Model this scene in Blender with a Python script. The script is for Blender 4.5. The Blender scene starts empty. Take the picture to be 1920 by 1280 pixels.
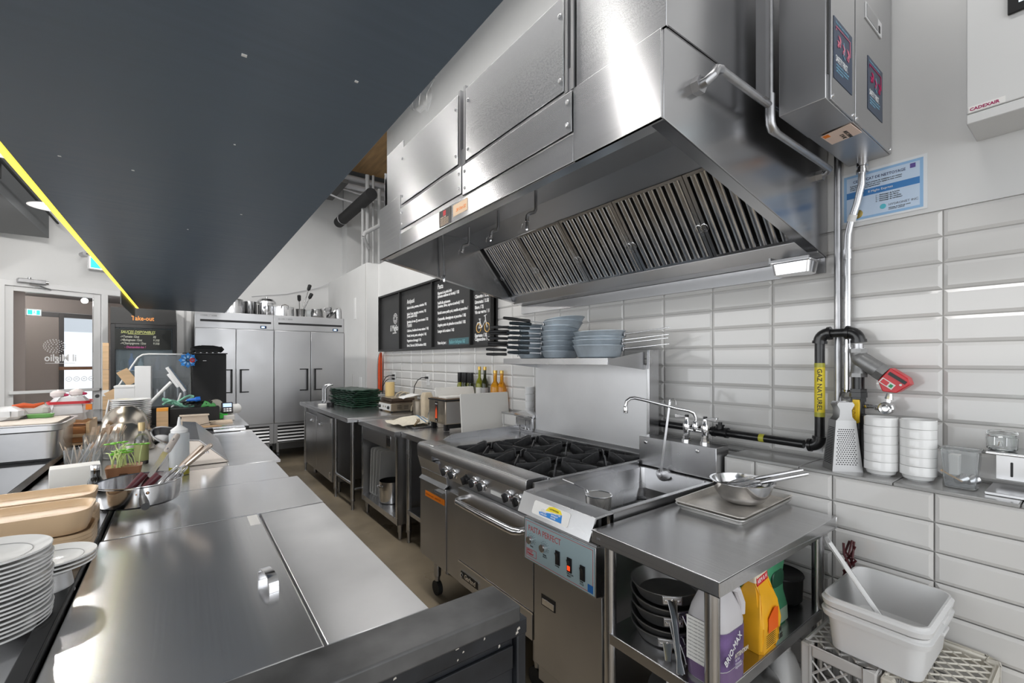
import bpy, bmesh, math, random
from mathutils import Vector, Matrix
PI = math.pi
random.seed(7)
scene = bpy.context.scene
COL = scene.collection

# ---------------------------------------------------------------- camera
EYE = 1.48
FPX = 835.0
YAW = math.atan(618.0 / 835.0)
cd = bpy.data.cameras.new('camera')
cam = bpy.data.objects.new('camera', cd)
COL.objects.link(cam)
cam.location = (0, 0, EYE)
cam.rotation_euler = (PI / 2, 0, -YAW)
cd.sensor_width = 36
cd.lens = FPX / 1920 * 36
cd.shift_y = 36 / 1920
cd.clip_start = 0.05
cd.clip_end = 200
scene.camera = cam

# ---------------------------------------------------------------- world, sun, area lights, exposure
w = bpy.data.worlds.new('world')
scene.world = w
w.use_nodes = True
bg = w.node_tree.nodes['Background']
bg.inputs[0].default_value = (0.93, 0.96, 1.0, 1)
bg.inputs[1].default_value = 1.15

def area(name, loc, rot, sx, sy, power, col=(1, 1, 1)):
    l = bpy.data.lights.new(name, 'AREA')
    l.shape = 'RECTANGLE'
    l.size, l.size_y = sx, sy
    l.energy = power
    l.color = col
    o = bpy.data.objects.new(name, l)
    o.location = loc
    o.rotation_euler = rot
    COL.objects.link(o)
    return o

sun = bpy.data.lights.new('sun', 'SUN')
sun.energy = 1.1
sun.angle = 0.03
sun.color = (1.0, 0.97, 0.92)
so = bpy.data.objects.new('sun', sun)
so.rotation_euler = Vector((0.80, -0.50, -0.30)).to_track_quat('-Z', 'Y').to_euler()
COL.objects.link(so)
# the daylight of the street front, left of and behind the camera, and the long ceiling light over the aisle
area('window_daylight', (-4.6, 2.6, 2.0), (0, -PI / 2, 0), 3.2, 8.0, 150, (0.95, 0.98, 1.0))
area('rear_daylight', (0.2, -3.0, 2.2), (PI / 2, 0, 0), 4.5, 3.2, 58, (0.97, 0.99, 1.0))
area('ceiling_light', (0.72, 3.2, 4.55), (0, 0, 0), 0.35, 6.5, 130, (1, 0.98, 0.95))
area('hood_fill', (-2.5, 3.0, 2.90), (0, 0, 0), 1.6, 7.0, 22, (1, 0.98, 0.95))  # added fill under the left bulkhead, gives the hood front a brighter reflection

vs = scene.view_settings
scene.display_settings.display_device = 'sRGB'
vs.view_transform = 'Standard'
vs.look = 'None'
vs.exposure = 0.0
vs.gamma = 1.0
vs.use_curve_mapping = False

# ---------------------------------------------------------------- materials
MATS = {}
def srgb(h):
    h = h.lstrip('#')
    c = [int(h[i:i + 2], 16) / 255 for i in (0, 2, 4)]
    return tuple(x / 12.92 if x <= 0.04045 else ((x + 0.055) / 1.055) ** 2.4 for x in c) + (1,)

def mat(name, col, rough=0.5, metal=0.0, noise=0.0, nscale=20.0, stretch=(1, 1, 1), bump=0.0, coat=0.0, trans=0.0,
        ior=1.45, emit=0.0, emcol=None, aniso=0.0, tangent=None, rnoise=0.0, alpha=1.0, sss=0.0, spec=None, space='Object'):
    if name in MATS:
        return MATS[name]
    if isinstance(col, str):
        col = srgb(col)
    m = bpy.data.materials.new(name)
    m.use_nodes = True
    nt = m.node_tree
    N, L = nt.nodes, nt.links
    b = N['Principled BSDF']
    b.inputs['Base Color'].default_value = col
    b.inputs['Roughness'].default_value = rough
    b.inputs['Metallic'].default_value = metal
    b.inputs['IOR'].default_value = ior
    if spec is not None:
        b.inputs['Specular IOR Level'].default_value = spec
    if coat:
        b.inputs['Coat Weight'].default_value = coat
        b.inputs['Coat Roughness'].default_value = 0.05
    if trans:
        b.inputs['Transmission Weight'].default_value = trans
    if alpha < 1:
        b.inputs['Alpha'].default_value = alpha
    if sss:
        b.inputs['Subsurface Weight'].default_value = sss
        b.inputs['Subsurface Radius'].default_value = (0.02, 0.02, 0.02)
    if emit:
        b.inputs['Emission Color'].default_value = emcol or col
        b.inputs['Emission Strength'].default_value = emit
    if aniso:
        b.inputs['Anisotropic'].default_value = aniso
        if tangent:
            cx = N.new('ShaderNodeCombineXYZ')
            for i in range(3):
                cx.inputs[i].default_value = tangent[i]
            L.new(cx.outputs[0], b.inputs['Tangent'])
    if noise or bump or rnoise:
        tc = N.new('ShaderNodeTexCoord')
        mp = N.new('ShaderNodeMapping')
        mp.inputs['Scale'].default_value = stretch
        L.new(tc.outputs['Object'], mp.inputs[0])
        nz = N.new('ShaderNodeTexNoise')
        nz.inputs['Scale'].default_value = nscale
        nz.inputs['Detail'].default_value = 6
        L.new(mp.outputs[0], nz.inputs[0])
        if noise:
            mx = N.new('ShaderNodeMix')
            mx.data_type = 'RGBA'
            mx.inputs[6].default_value = tuple(max(0, c * (1 - noise)) for c in col[:3]) + (1,)
            mx.inputs[7].default_value = tuple(min(1, c * (1 + noise)) for c in col[:3]) + (1,)
            cr = N.new('ShaderNodeMapRange')
            cr.inputs[1].default_value = 0.3
            cr.inputs[2].default_value = 0.7
            L.new(nz.outputs[0], cr.inputs[0])
            L.new(cr.outputs[0], mx.inputs[0])
            L.new(mx.outputs[2], b.inputs['Base Color'])
        if rnoise:
            rr = N.new('ShaderNodeMapRange')
            rr.inputs[1].default_value = 0.1
            rr.inputs[2].default_value = 0.9
            rr.inputs[3].default_value = max(0.02, rough - rnoise)
            rr.inputs[4].default_value = min(1, rough + rnoise)
            n2 = N.new('ShaderNodeTexNoise')
            n2.inputs['Scale'].default_value = 3.0
            n2.inputs['Detail'].default_value = 3
            L.new(tc.outputs['Object'] if stretch == (1, 1, 1) else mp.outputs[0], n2.inputs[0])
            L.new(n2.outputs[0], rr.inputs[0])
            L.new(rr.outputs[0], b.inputs['Roughness'])
        if bump:
            bp = N.new('ShaderNodeBump')
            bp.inputs['Strength'].default_value = bump
            bp.inputs['Distance'].default_value = 0.002
            L.new(nz.outputs[0], bp.inputs['Height'])
            L.new(bp.outputs[0], b.inputs['Normal'])
    MATS[name] = m
    return m

def brushed(name, col, rough, along, cross, aniso=0.75, noise=0.10, rnoise=0.0):
    """stainless steel brushed along one world axis; highlights smear across it"""
    st = {'x': (0.6, 60, 60), 'y': (60, 0.6, 60), 'z': (60, 60, 0.6)}[along]
    tg = {'x': (1, 0, 0), 'y': (0, 1, 0), 'z': (0, 0, 1)}[cross]
    return mat(name, col, rough, 1.0, noise=noise, nscale=3.0, stretch=st, aniso=aniso, tangent=tg, rnoise=rnoise)

S_HOOD = brushed('steel hood front', (0.56, 0.56, 0.57, 1), 0.25, 'y', 'z', 0.97, 0.07)
S_HEND = mat('steel hood end', (0.52, 0.52, 0.53, 1), 0.22, 1.0, noise=0.08, nscale=1.5, rnoise=0.08)
S_TOP = brushed('steel worktop', (0.66, 0.66, 0.67, 1), 0.26, 'y', 'x', 0.5, 0.06)
S_LID = mat('steel lid', (0.74, 0.74, 0.75, 1), 0.19, 0.9, noise=0.04, nscale=3.0, stretch=(60, 0.6, 60))
S_DOOR = mat('steel fridge door', (0.60, 0.60, 0.61, 1), 0.33, 1.0, noise=0.06, nscale=1.2, rnoise=0.10)
S_BODY = mat('steel dark body', (0.50, 0.50, 0.51, 1), 0.34, 1.0, noise=0.10, nscale=2, rnoise=0.09)
S_PLAIN = mat('steel plain', (0.60, 0.60, 0.61, 1), 0.26, 1.0, noise=0.08, nscale=6, rnoise=0.08)
S_BRIGHT = mat('steel bright', (0.74, 0.74, 0.75, 1), 0.14, 1.0, noise=0.05, nscale=8, rnoise=0.05)
S_SPLASH = mat('steel splash panel', (0.78, 0.78, 0.79, 1), 0.48, 1.0, noise=0.06, nscale=3, rnoise=0.1)
CHROME = mat('chrome', (0.85, 0.85, 0.86, 1), 0.07, 1.0)
ALU = mat('aluminium pan', (0.56, 0.63, 0.69, 1), 0.42, 0.5, noise=0.22, nscale=9, rnoise=0.12)
ALU_DULL = mat('aluminium tray', (0.66, 0.65, 0.63, 1), 0.38, 0.85, noise=0.12, nscale=9, rnoise=0.1)
GALV = mat('galvanised pipe', (0.45, 0.45, 0.46, 1), 0.36, 1.0, noise=0.15, nscale=14)
IRON = mat('cast iron', (0.060, 0.060, 0.062, 1), 0.36, 0.3, noise=0.3, nscale=30, bump=0.3)
BLACKPIPE = mat('black pipe', (0.012, 0.012, 0.013, 1), 0.28, 0.1, noise=0.3, nscale=25, bump=0.1, coat=0.3)
BLACK = mat('black plastic', (0.014, 0.014, 0.015, 1), 0.38)
BLACKM = mat('black matt', (0.02, 0.02, 0.021, 1), 0.7)
RUBBER = mat('rubber', (0.02, 0.02, 0.02, 1), 0.75)
WHITE = mat('white plastic', (0.78, 0.78, 0.78, 1), 0.35)
WALLW = mat('white painted wall', (0.68, 0.68, 0.675, 1), 0.55, noise=0.02, nscale=4)
TILE = mat('white bevel tile', (0.66, 0.65, 0.635, 1), 0.10, noise=0.02, nscale=3, coat=0.3)
GROUT = mat('tile grout', (0.50, 0.49, 0.475, 1), 0.8)
CERAMIC = mat('white ceramic', (0.80, 0.80, 0.795, 1), 0.12, coat=0.4)
CERLINE = mat('plate grey line', (0.36, 0.36, 0.36, 1), 0.2)
NAVY = mat('navy lacquered panel', (0.105, 0.140, 0.185, 1), 0.36, noise=0.06, nscale=3, stretch=(1, 14, 1), rnoise=0.08)
DARKB = mat('dark bulkhead paint', (0.09, 0.095, 0.10, 1), 0.5)
CONC = None
YELLOW = mat('yellow tape', (0.83, 0.66, 0.04, 1), 0.4)
RED = mat('red plastic', (0.62, 0.02, 0.03, 1), 0.3)
ORANGE = mat('orange label', (0.95, 0.25, 0.01, 1), 0.45)
WOODL = mat('light wood', (0.62, 0.42, 0.24, 1), 0.45, noise=0.12, nscale=4, stretch=(1, 12, 12))
TRAYW = mat('beige tray', (0.66, 0.47, 0.29, 1), 0.42, noise=0.05, nscale=4, stretch=(1, 10, 1))
CARD = mat('cardboard', (0.55, 0.36, 0.20, 1), 0.7, noise=0.08, nscale=8)
PAPER = mat('white paper', (0.80, 0.79, 0.77, 1), 0.6)
CREAM = mat('cream cloth', (0.74, 0.68, 0.56, 1), 0.85, noise=0.08, nscale=60)
GLASS = mat('clear glass', (0.96, 0.98, 0.98, 1), 0.02, trans=1.0, ior=1.45)
CLEARP = mat('clear plastic', (0.93, 0.95, 0.96, 1), 0.08, trans=0.92, ior=1.3)
FROST = mat('frosted plastic', (0.78, 0.80, 0.80, 1), 0.32, trans=0.35, ior=1.3)
TXTW = mat('white lettering', (0.85, 0.85, 0.85, 1), 0.5)
TXTK = mat('black lettering', (0.02, 0.02, 0.02, 1), 0.5)
TXTO = mat('orange lettering', (0.95, 0.36, 0.08, 1), 0.5)

# ---------------------------------------------------------------- helpers
OFF = {}          # accumulated world position of a part's origin (rotation free while building)

class MB:
    def __init__(self):
        self.bm = bmesh.new()
    def add(self, verts, faces, M=None):
        vs_ = [self.bm.verts.new(M @ Vector(v) if M else v) for v in verts]
        for f in faces:
            try:
                self.bm.faces.new([vs_[i] for i in f])
            except ValueError:
                pass
        return self
    def box(self, a, b, M=None):
        x0, y0, z0 = a
        x1, y1, z1 = b
        v = [(x0, y0, z0), (x1, y0, z0), (x1, y1, z0), (x0, y1, z0), (x0, y0, z1), (x1, y0, z1), (x1, y1, z1), (x0, y1, z1)]
        return self.add(v, [(0, 3, 2, 1), (4, 5, 6, 7), (0, 1, 5, 4), (1, 2, 6, 5), (2, 3, 7, 6), (3, 0, 4, 7)], M)
    def prism(self, poly, h0, h1, axis='y', M=None):
        """poly: list of 2D points; extruded along axis from h0 to h1"""
        n = len(poly)
        def P(p, h):
            return {'x': (h, p[0], p[1]), 'y': (p[0], h, p[1]), 'z': (p[0], p[1], h)}[axis]
        v = [P(p, h0) for p in poly] + [P(p, h1) for p in poly]
        f = [tuple(range(n)), tuple(range(2 * n - 1, n - 1, -1))] + [(i, i + n, (i + 1) % n + n, (i + 1) % n) for i in range(n)]
        return self.add(v, f, M)
    def ring(self, profile, n=32, c=(0, 0, 0), sx=1.0, sy=1.0, M=None, close=False):
        """lathe about z; profile list of (r, z)"""
        v, f = [], []
        for r, z in profile:
            for i in range(n):
                a = 2 * PI * i / n
                v.append((c[0] + r * sx * math.cos(a), c[1] + r * sy * math.sin(a), c[2] + z))
        m = len(profile)
        for j in range(m - 1 + (1 if close else 0)):
            k = (j + 1) % m
            for i in range(n):
                f.append((j * n + i, j * n + (i + 1) % n, k * n + (i + 1) % n, k * n + i))
        if not close:
            if profile[0][0] > 1e-6:
                f.append(tuple(range(n - 1, -1, -1)))
            if profile[-1][0] > 1e-6:
                f.append(tuple((m - 1) * n + i for i in range(n)))
        self.add(v, f, M)
        return self
    def tube(self, pts, r, n=10, close=False, caps=True, M=None):
        pts = [Vector(p) for p in pts]
        m = len(pts)
        rs = r if isinstance(r, (list, tuple)) else [r] * m
        v, f = [], []
        up = None
        for k in range(m):
            if close:
                t = (pts[(k + 1) % m] - pts[k - 1]).normalized()
            else:
                t = (pts[min(k + 1, m - 1)] - pts[max(k - 1, 0)]).normalized()
            if up is None:
                up = Vector((0, 0, 1)) if abs(t.z) < 0.9 else Vector((1, 0, 0))
            a = t.cross(up)
            if a.length < 1e-6:
                a = t.cross(Vector((0.3, 1, 0.2)))
            a.normalize()
            b_ = a.cross(t).normalized()
            up = b_
            for i in range(n):
                q = 2 * PI * i / n
                v.append(pts[k] + (a * math.cos(q) + b_ * math.sin(q)) * rs[k])
        for k in range(m - 1 + (1 if close else 0)):
            k2 = (k + 1) % m
            for i in range(n):
                f.append((k * n + i, k * n + (i + 1) % n, k2 * n + (i + 1) % n, k2 * n + i))
        if caps and not close:
            f.append(tuple(range(n - 1, -1, -1)))
            f.append(tuple((m - 1) * n + i for i in range(n)))
        return self.add(v, f, M)
    def cyl(self, p0, p1, r0, r1=None, n=20, M=None):
        r1 = r0 if r1 is None else r1
        return self.tube([p0, p1], [r0, r1], n, M=M)
    def sphere(self, c, r, n=16, sc=(1, 1, 1), M=None):
        prof = [(max(1e-7, r * math.sin(PI * k / (n // 2))), -r * math.cos(PI * k / (n // 2))) for k in range(n // 2 + 1)]
        v, f = [], []
        for rr, z in prof:
            for i in range(n):
                a = 2 * PI * i / n
                v.append((c[0] + rr * math.cos(a) * sc[0], c[1] + rr * math.sin(a) * sc[1], c[2] + z * sc[2]))
        for j in range(len(prof) - 1):
            for i in range(n):
                f.append((j * n + i, j * n + (i + 1) % n, (j + 1) * n + (i + 1) % n, (j + 1) * n + i))
        self.add(v, f, M)
        return self
    def rect_loft(self, levels, close_bottom=True, close_top=True, cs=5, c=(0, 0), M=None):
        """levels: (hx, hy, corner radius, z) rounded rectangles joined upward (may fold back in)"""
        v, f = [], []
        n = 4 * (cs + 1)
        for hx, hy, cr, z in levels:
            for q, (sx, sy) in enumerate(((1, 1), (-1, 1), (-1, -1), (1, -1))):
                for i in range(cs + 1):
                    a = q * PI / 2 + PI / 2 * i / cs
                    v.append((c[0] + sx * (hx - cr) + cr * math.cos(a), c[1] + sy * (hy - cr) + cr * math.sin(a), z))
        m = len(levels)
        for j in range(m - 1):
            for i in range(n):
                f.append((j * n + i, j * n + (i + 1) % n, (j + 1) * n + (i + 1) % n, (j + 1) * n + i))
        if close_bottom:
            f.append(tuple(range(n - 1, -1, -1)))
        if close_top:
            f.append(tuple((m - 1) * n + i for i in range(n)))
        return self.add(v, f, M)
    def quad(self, a, b, c, d):
        return self.add([a, b, c, d], [(0, 1, 2, 3)])
    def build(self, name, m, parent=None, bevel=0.0, smooth=True, angle=35, solid=0.0, sub=0):
        off = Vector(OFF.get(parent.name, (0, 0, 0))) if parent else Vector((0, 0, 0))
        bmesh.ops.remove_doubles(self.bm, verts=self.bm.verts, dist=1e-6)
        bmesh.ops.recalc_face_normals(self.bm, faces=self.bm.faces)
        if off.length > 0:
            bmesh.ops.translate(self.bm, verts=self.bm.verts, vec=-off)
        me = bpy.data.meshes.new(name)
        self.bm.to_mesh(me)
        self.bm.free()
        ms = m if isinstance(m, (list, tuple)) else [m]
        for q in ms:
            me.materials.append(q)
        if smooth:
            for p in me.polygons:
                p.use_smooth = True
            me.set_sharp_from_angle(angle=math.radians(angle))
        o = bpy.data.objects.new(name, me)
        COL.objects.link(o)
        if parent:
            o.parent = parent
            OFF[o.name] = tuple(off)
        if solid:
            s = o.modifiers.new('s', 'SOLIDIFY')
            s.thickness = solid
            s.offset = 0
        if bevel:
            b = o.modifiers.new('b', 'BEVEL')
            b.width = bevel
            b.segments = 2
            b.limit_method = 'ANGLE'
            b.angle_limit = math.radians(40)
            b.harden_normals = False
        if sub:
            s = o.modifiers.new('u', 'SUBSURF')
            s.levels = s.render_levels = sub
        return o

def thing(name, label, cat, loc=(0, 0, 0), group=None):
    o = bpy.data.objects.new(name, None)
    COL.objects.link(o)
    o.location = loc
    OFF[o.name] = tuple(loc)
    o['label'] = label
    o['category'] = cat
    if group:
        o['group'] = group
    return o

def tag(o, label, cat, group=None):
    o['label'] = label
    o['category'] = cat
    if group:
        o['group'] = group
    return o

def struct(o):
    o['kind'] = 'structure'
    return o

def kids(o):
    return [c for c in bpy.data.objects if c.parent == o]

def dup(root, loc=None, rotz=None, label=None, group=None, cat=None):
    def rec(o, par):
        c = o.copy()
        COL.objects.link(c)
        if par:
            c.parent = par
        for k in CH.get(o.name, []):
            rec(k, c)
        return c
    CH = {}
    for o in bpy.data.objects:
        if o.parent:
            CH.setdefault(o.parent.name, []).append(o)
    r = rec(root, None)
    if loc is not None:
        r.location = loc
    if rotz is not None:
        r.rotation_euler = (0, 0, rotz) if not isinstance(rotz, (tuple, list)) else rotz
    if label:
        r['label'] = label
    if group:
        r['group'] = group
    return r

def frame(origin, right, up):
    """matrix whose x runs along right, y along up, z out of the surface"""
    r = Vector(right).normalized()
    u = Vector(up).normalized()
    n = r.cross(u)
    return Matrix(((r.x, u.x, n.x, origin[0]), (r.y, u.y, n.y, origin[1]), (r.z, u.z, n.z, origin[2]), (0, 0, 0, 1)))

def text(name, body, size, F, m, parent=None, align='LEFT', sx=1.0, ext=0.0006, shear=0.0, space=1.0, line=1.0, bold=0.0):
    cu = bpy.data.curves.new('t', 'FONT')
    cu.body = body
    cu.size = size
    cu.align_x = align
    cu.extrude = ext
    cu.shear = shear
    cu.space_character = space
    cu.space_line = line
    cu.offset = bold
    cu.resolution_u = 2
    o = bpy.data.objects.new('t', cu)
    COL.objects.link(o)
    bpy.context.view_layer.update()
    me = bpy.data.meshes.new_from_object(o)
    bpy.data.objects.remove(o)
    off = Vector(OFF.get(parent.name, (0, 0, 0))) if parent else Vector((0, 0, 0))
    M = F @ Matrix.Diagonal((sx, 1, 1, 1))
    me.transform(M)
    me.transform(Matrix.Translation(-off))
    me.materials.append(m)
    me.name = name
    t = bpy.data.objects.new(name, me)
    COL.objects.link(t)
    if parent:
        t.parent = parent
        OFF[t.name] = tuple(off)
    return t

def arc(c, r, a0, a1, n, plane='xz'):
    out = []
    for i in range(n + 1):
        a = a0 + (a1 - a0) * i / n
        p, q = r * math.cos(a), r * math.sin(a)
        out.append({'xz': (c[0] + p, c[1], c[2] + q), 'yz': (c[0], c[1] + p, c[2] + q), 'xy': (c[0] + p, c[1] + q, c[2])}[plane])
    return out
# ================================================================ SETTING
XW = 2.25      # upper tiled wall
XL = 2.00      # lower wall in front of it
LEDGE = 1.055
FL = mat('polished concrete floor', (0.16, 0.13, 0.095, 1), 0.32, rnoise=0.12)
nt = FL.node_tree
tc = nt.nodes.new('ShaderNodeTexCoord')
n1 = nt.nodes.new('ShaderNodeTexNoise'); n1.inputs['Scale'].default_value = 1.6; n1.inputs['Detail'].default_value = 9
cr = nt.nodes.new('ShaderNodeValToRGB')
cr.color_ramp.elements[0].position = 0.30; cr.color_ramp.elements[0].color = (0.13, 0.11, 0.08, 1)
cr.color_ramp.elements[1].position = 0.72; cr.color_ramp.elements[1].color = (0.38, 0.31, 0.22, 1)
e = cr.color_ramp.elements.new(0.5); e.color = (0.26, 0.215, 0.155, 1)
nt.links.new(tc.outputs['Object'], n1.inputs[0]); nt.links.new(n1.outputs[0], cr.inputs[0])
nt.links.new(cr.outputs[0], nt.nodes['Principled BSDF'].inputs['Base Color'])

struct(MB().box((-9, -4, -0.1), (2.4, 9.2, 0)).build('floor', FL))
CEIL = mat('ceiling paint', (0.50, 0.50, 0.50, 1), 0.8)
struct(MB().box((-9, -4, 4.9), (3.6, 9.2, 5.0)).build('ceiling', CEIL))

# tiled right-hand wall: plain wall behind, bevelled tiles on it
wr = struct(MB().box((XW + 0.012, -2.2, 0), (XW + 0.15, 6.24, 2.85)).box((XW + 0.012, -2.2, 2.85), (XW + 0.15, 5.9, 4.9)).box((XW - 0.006, -2.2, 2.035), (XW + 0.02, 6.24, 2.85)).box((XW - 0.006, -2.2, 2.85), (XW + 0.02, 5.9, 4.9)).build('wall_right', WALLW))
def tiles(mb, x, y0, y1, z0, z1, tw, th, yref, zref, g=0.0022, bev=0.011, dep=0.006):
    """bevelled tiles on the plane x, facing -x"""
    k0 = math.floor((y0 - yref) / tw)
    k1 = math.ceil((y1 - yref) / tw)
    j0 = math.floor((z0 - zref) / th + 1e-4)
    j1 = math.ceil((z1 - zref) / th - 1e-4)
    for k in range(k0, k1):
        a, b = max(y0, yref + k * tw + g), min(y1, yref + (k + 1) * tw - g)
        if b - a < 0.03:
            continue
        for j in range(j0, j1):
            c, d = max(z0, zref + j * th + g), min(z1, zref + (j + 1) * th - g)
            if d - c < 0.03:
                continue
            v = [(x + 0.006, a, c), (x + 0.006, b, c), (x + 0.006, b, d), (x + 0.006, a, d),
                 (x, a, c), (x, b, c), (x, b, d), (x, a, d),
                 (x - dep, a + bev, c + bev), (x - dep, b - bev, c + bev), (x - dep, b - bev, d - bev), (x - dep, a + bev, d - bev)]
            f = [(0, 1, 5, 4), (1, 2, 6, 5), (2, 3, 7, 6), (3, 0, 4, 7), (4, 5, 9, 8), (5, 6, 10, 9), (6, 7, 11, 10), (7, 4, 8, 11), (8, 9, 10, 11)]
            mb.add(v, f)
g = MB().box((XW + 0.004, -2.2, LEDGE), (XW + 0.013, 6.03, 2.035))
struct(g.build('wall_right_grout', GROUT, wr))
t = MB()
tiles(t, XW, -2.2, 6.03, LEDGE, 2.035, 0.2955, 0.0975, 0.373, 2.035 - 0.0975 * 11)
struct(t.build('wall_right_tiles', TILE, wr, smooth=False))
# lower wall with a tiled ledge: deep beside the work table, shallow behind the cooking line
XL2 = 2.160
wl = struct(MB().box((XL + 0.010, -2.2, 0), (XW + 0.01, 1.062, LEDGE - 0.012)).box((XL2 + 0.010, 1.062, 0), (XW + 0.01, 6.24, LEDGE - 0.012)).build('wall_lower', GROUT))
t = MB()
tiles(t, XL, -2.2, 1.062, 0.0, LEDGE - 0.012, 0.2875, 0.0975, 0.353, LEDGE - 0.012 - 0.0975 * 11)
tiles(t, XL2, 1.062, 6.24, 0.0, LEDGE - 0.012, 0.2955, 0.0975, 0.373, LEDGE - 0.012 - 0.0975 * 11)
struct(t.build('wall_lower_tiles', TILE, wl, smooth=False))
LT = mat('grey ledge tile', (0.34, 0.34, 0.335, 1), 0.12, coat=0.3)
t = MB()
y = -2.2
while y < 6.2:
    t.box(((XL if y < 1.0 else XL2) - 0.008, y + 0.001, LEDGE - 0.012), (XW - 0.007, min(y + 0.2935, 6.24), LEDGE))
    y += 0.2955
struct(t.build('trim_1', LT, bevel=0.003))

# boxed-in closet beyond the tiles, with slits, a switch plate and an access plate
cl = struct(MB().box((2.083, 6.24, 0), (XW + 0.15, 8.3, 2.86)).build('wall_closet', WALLW))
struct(MB().box((2.0805, 6.285, 0), (2.0835, 6.30, 2.86)).box((2.078, 6.9, 1.0), (2.0835, 6.905, 1.28)).build('closet_joint', GROUT, cl))
sw = tag(MB().box((2.075, 6.46, 1.09), (2.083, 6.56, 1.24)).build('switch_plate', WHITE, bevel=0.003), 'white blank switch plate low on the white closet wall', 'switch plate')
sw2 = tag(MB().box((2.072, 6.72, 2.10), (2.083, 6.80, 2.42)).build('access_plate', WHITE, bevel=0.003), 'tall white cover plate high on the closet wall beside the fridge', 'cover plate')
# recess above the closet and the wall behind the fridges
struct(MB().box((-0.62, 8.3, 0), (2.32, 8.45, 4.9)).box((2.32, 8.0, 0), (3.6, 8.45, 4.9)).build('wall_back', WALLW))
struct(MB().box((3.3, 5.8, 2.86), (3.45, 8.3, 4.9)).box((2.4, 5.75, 2.86), (3.45, 5.9, 4.9)).build('wall_recess', WALLW))
struct(MB().box((2.40, 6.24, 2.83), (3.3, 8.0, 2.86)).build('trim_2', WALLW))
# white wall just left of the fridges
struct(MB().box((-0.06, 7.75, 0), (0.10, 8.3, 3.2)).build('wall_return', WALLW))
struct(MB().box((0.02, 7.74, 0), (0.045, 7.751, 3.0)).build('trim_3', mat('grey seam', (0.42, 0.42, 0.42, 1), 0.6)))
# ================================================================ BULKHEAD over the counter
sf = thing('hanging_bulkhead', 'large dark navy flat panel hanging over the prep counter', 'bulkhead', (0, 3, 2.1))
MB().box((-0.415, -1.2, 2.1), (0.445, 6.88, 2.24)).build('panel', NAVY, sf, bevel=0.002)
for (x, y, r) in ((0.1, 1.05, .004), (-0.13, 1.9, .003), (0.31, 1.0, .003), (0.02, 2.6, .0025), (0.2, 2.2, .003), (-0.3, 1.9, .003), (0.12, 1.5, .002)):
    MB().box((x - r, y - r, 2.0985), (x + r * 1.4, y + r, 2.0999)).build('paint_chip', TXTW, sf)
led = mat('yellow light strip', (1.0, 0.85, 0.12, 1), 0.4, emit=1.3, emcol=(1.0, 0.78, 0.10, 1))
ls = thing('light_strip', 'glowing yellow light strip along the edge of the navy bulkhead', 'light strip', (-0.435, 3, 2.1))
MB().box((-0.437, -1.2, 2.098), (-0.418, 6.88, 2.112)).build('diffuser', led, ls)
MB().box((-0.440, -1.2, 2.1125), (-0.416, 6.88, 2.135)).build('channel', ALU_DULL, ls)
br = tag(MB().box((-0.448, 5.30, 1.99), (-0.441, 6.75, 2.13)).build('end_bracket', DARKB), 'small dark plate hanging from the far end of the bulkhead', 'bracket')
# crumpled clear film hanging from its right edge
random.seed(3)
fm = MB()
nx, nz_ = 9, 7
vv, ff = [], []
for i in range(nx + 1):
    for j in range(nz_ + 1):
        u, v_ = i / nx, j / nz_
        ya, yb2 = 0.895 + 0.06 * v_, 1.13 - 0.03 * v_
        zb = 2.074 + 0.075 * u ** 1.5
        vv.append((0.452 + 0.02 * v_ + random.uniform(-.006, .006), ya + (yb2 - ya) * u + random.uniform(-.005, .005), 2.20 + (zb - 2.20) * v_ + random.uniform(-.005, .005)))
for i in range(nx):
    for j in range(nz_):
        a = i * (nz_ + 1) + j
        ff.append((a, a + 1, a + nz_ + 2, a + nz_ + 1))
fm.add(vv, ff)
FILM = mat('crumpled film', (0.9, 0.9, 0.9, 1), 0.18, alpha=0.45)
tag(fm.build('plastic_film', FILM, smooth=False), 'crumpled clear plastic film hanging from the edge of the navy bulkhead', 'plastic film')

# ================================================================ EXHAUST HOOD
Y0, Y1 = 0.735, 2.89
HX = 1.05
hood = thing('exhaust_hood', 'long stainless steel kitchen exhaust hood above the cooking line', 'exhaust hood', (1.6, 1.8, 2.15))
# front face, panels
MB().box((HX + 0.004, 1.077, 2.147), (HX + 0.012, Y1 - 0.002, 2.47)).box((HX + 0.02, 1.077, 2.39), (HX + 0.03, 2.79, 2.73)).build('front_sheet', S_BODY, hood)
MB().box((HX, Y0, 2.145), (HX + 0.012, 1.0745, 2.3895)).build('corner_panel', S_HOOD, hood, bevel=0.0015)
MB().box((HX + 0.006, Y0 - 0.012, 2.392), (HX + 0.016, 1.066, 3.15)).build('upper_corner_panel', S_HOOD, hood, bevel=0.0015)
MB().box((HX - 0.001, 1.0755, 2.145), (HX + 0.006, 2.54, 2.238)).build('bottom_panel', S_HOOD, hood, bevel=0.0015)
MB().prism([(2.545, 2.145), (Y1, 2.145), (Y1, 2.475), (2.545, 2.475)], HX - 0.001, HX + 0.008, 'x').build('end_panel', S_HOOD, hood, bevel=0.0015)
MB().box((HX + 0.012, 2.53, 2.477), (HX + 0.02, 2.79, 2.80)).build('upper_end_panel', S_HOOD, hood, bevel=0.0015)
def screws(parent, pts):
    for (y, z) in pts:
        MB().ring([(0.0, 0.0045), (0.006, 0.003), (0.0085, 0)], 10, M=frame((HX - 0.004, y, z), (0, -1, 0), (0, 0, 1))).build('screw', GALV, parent)
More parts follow.
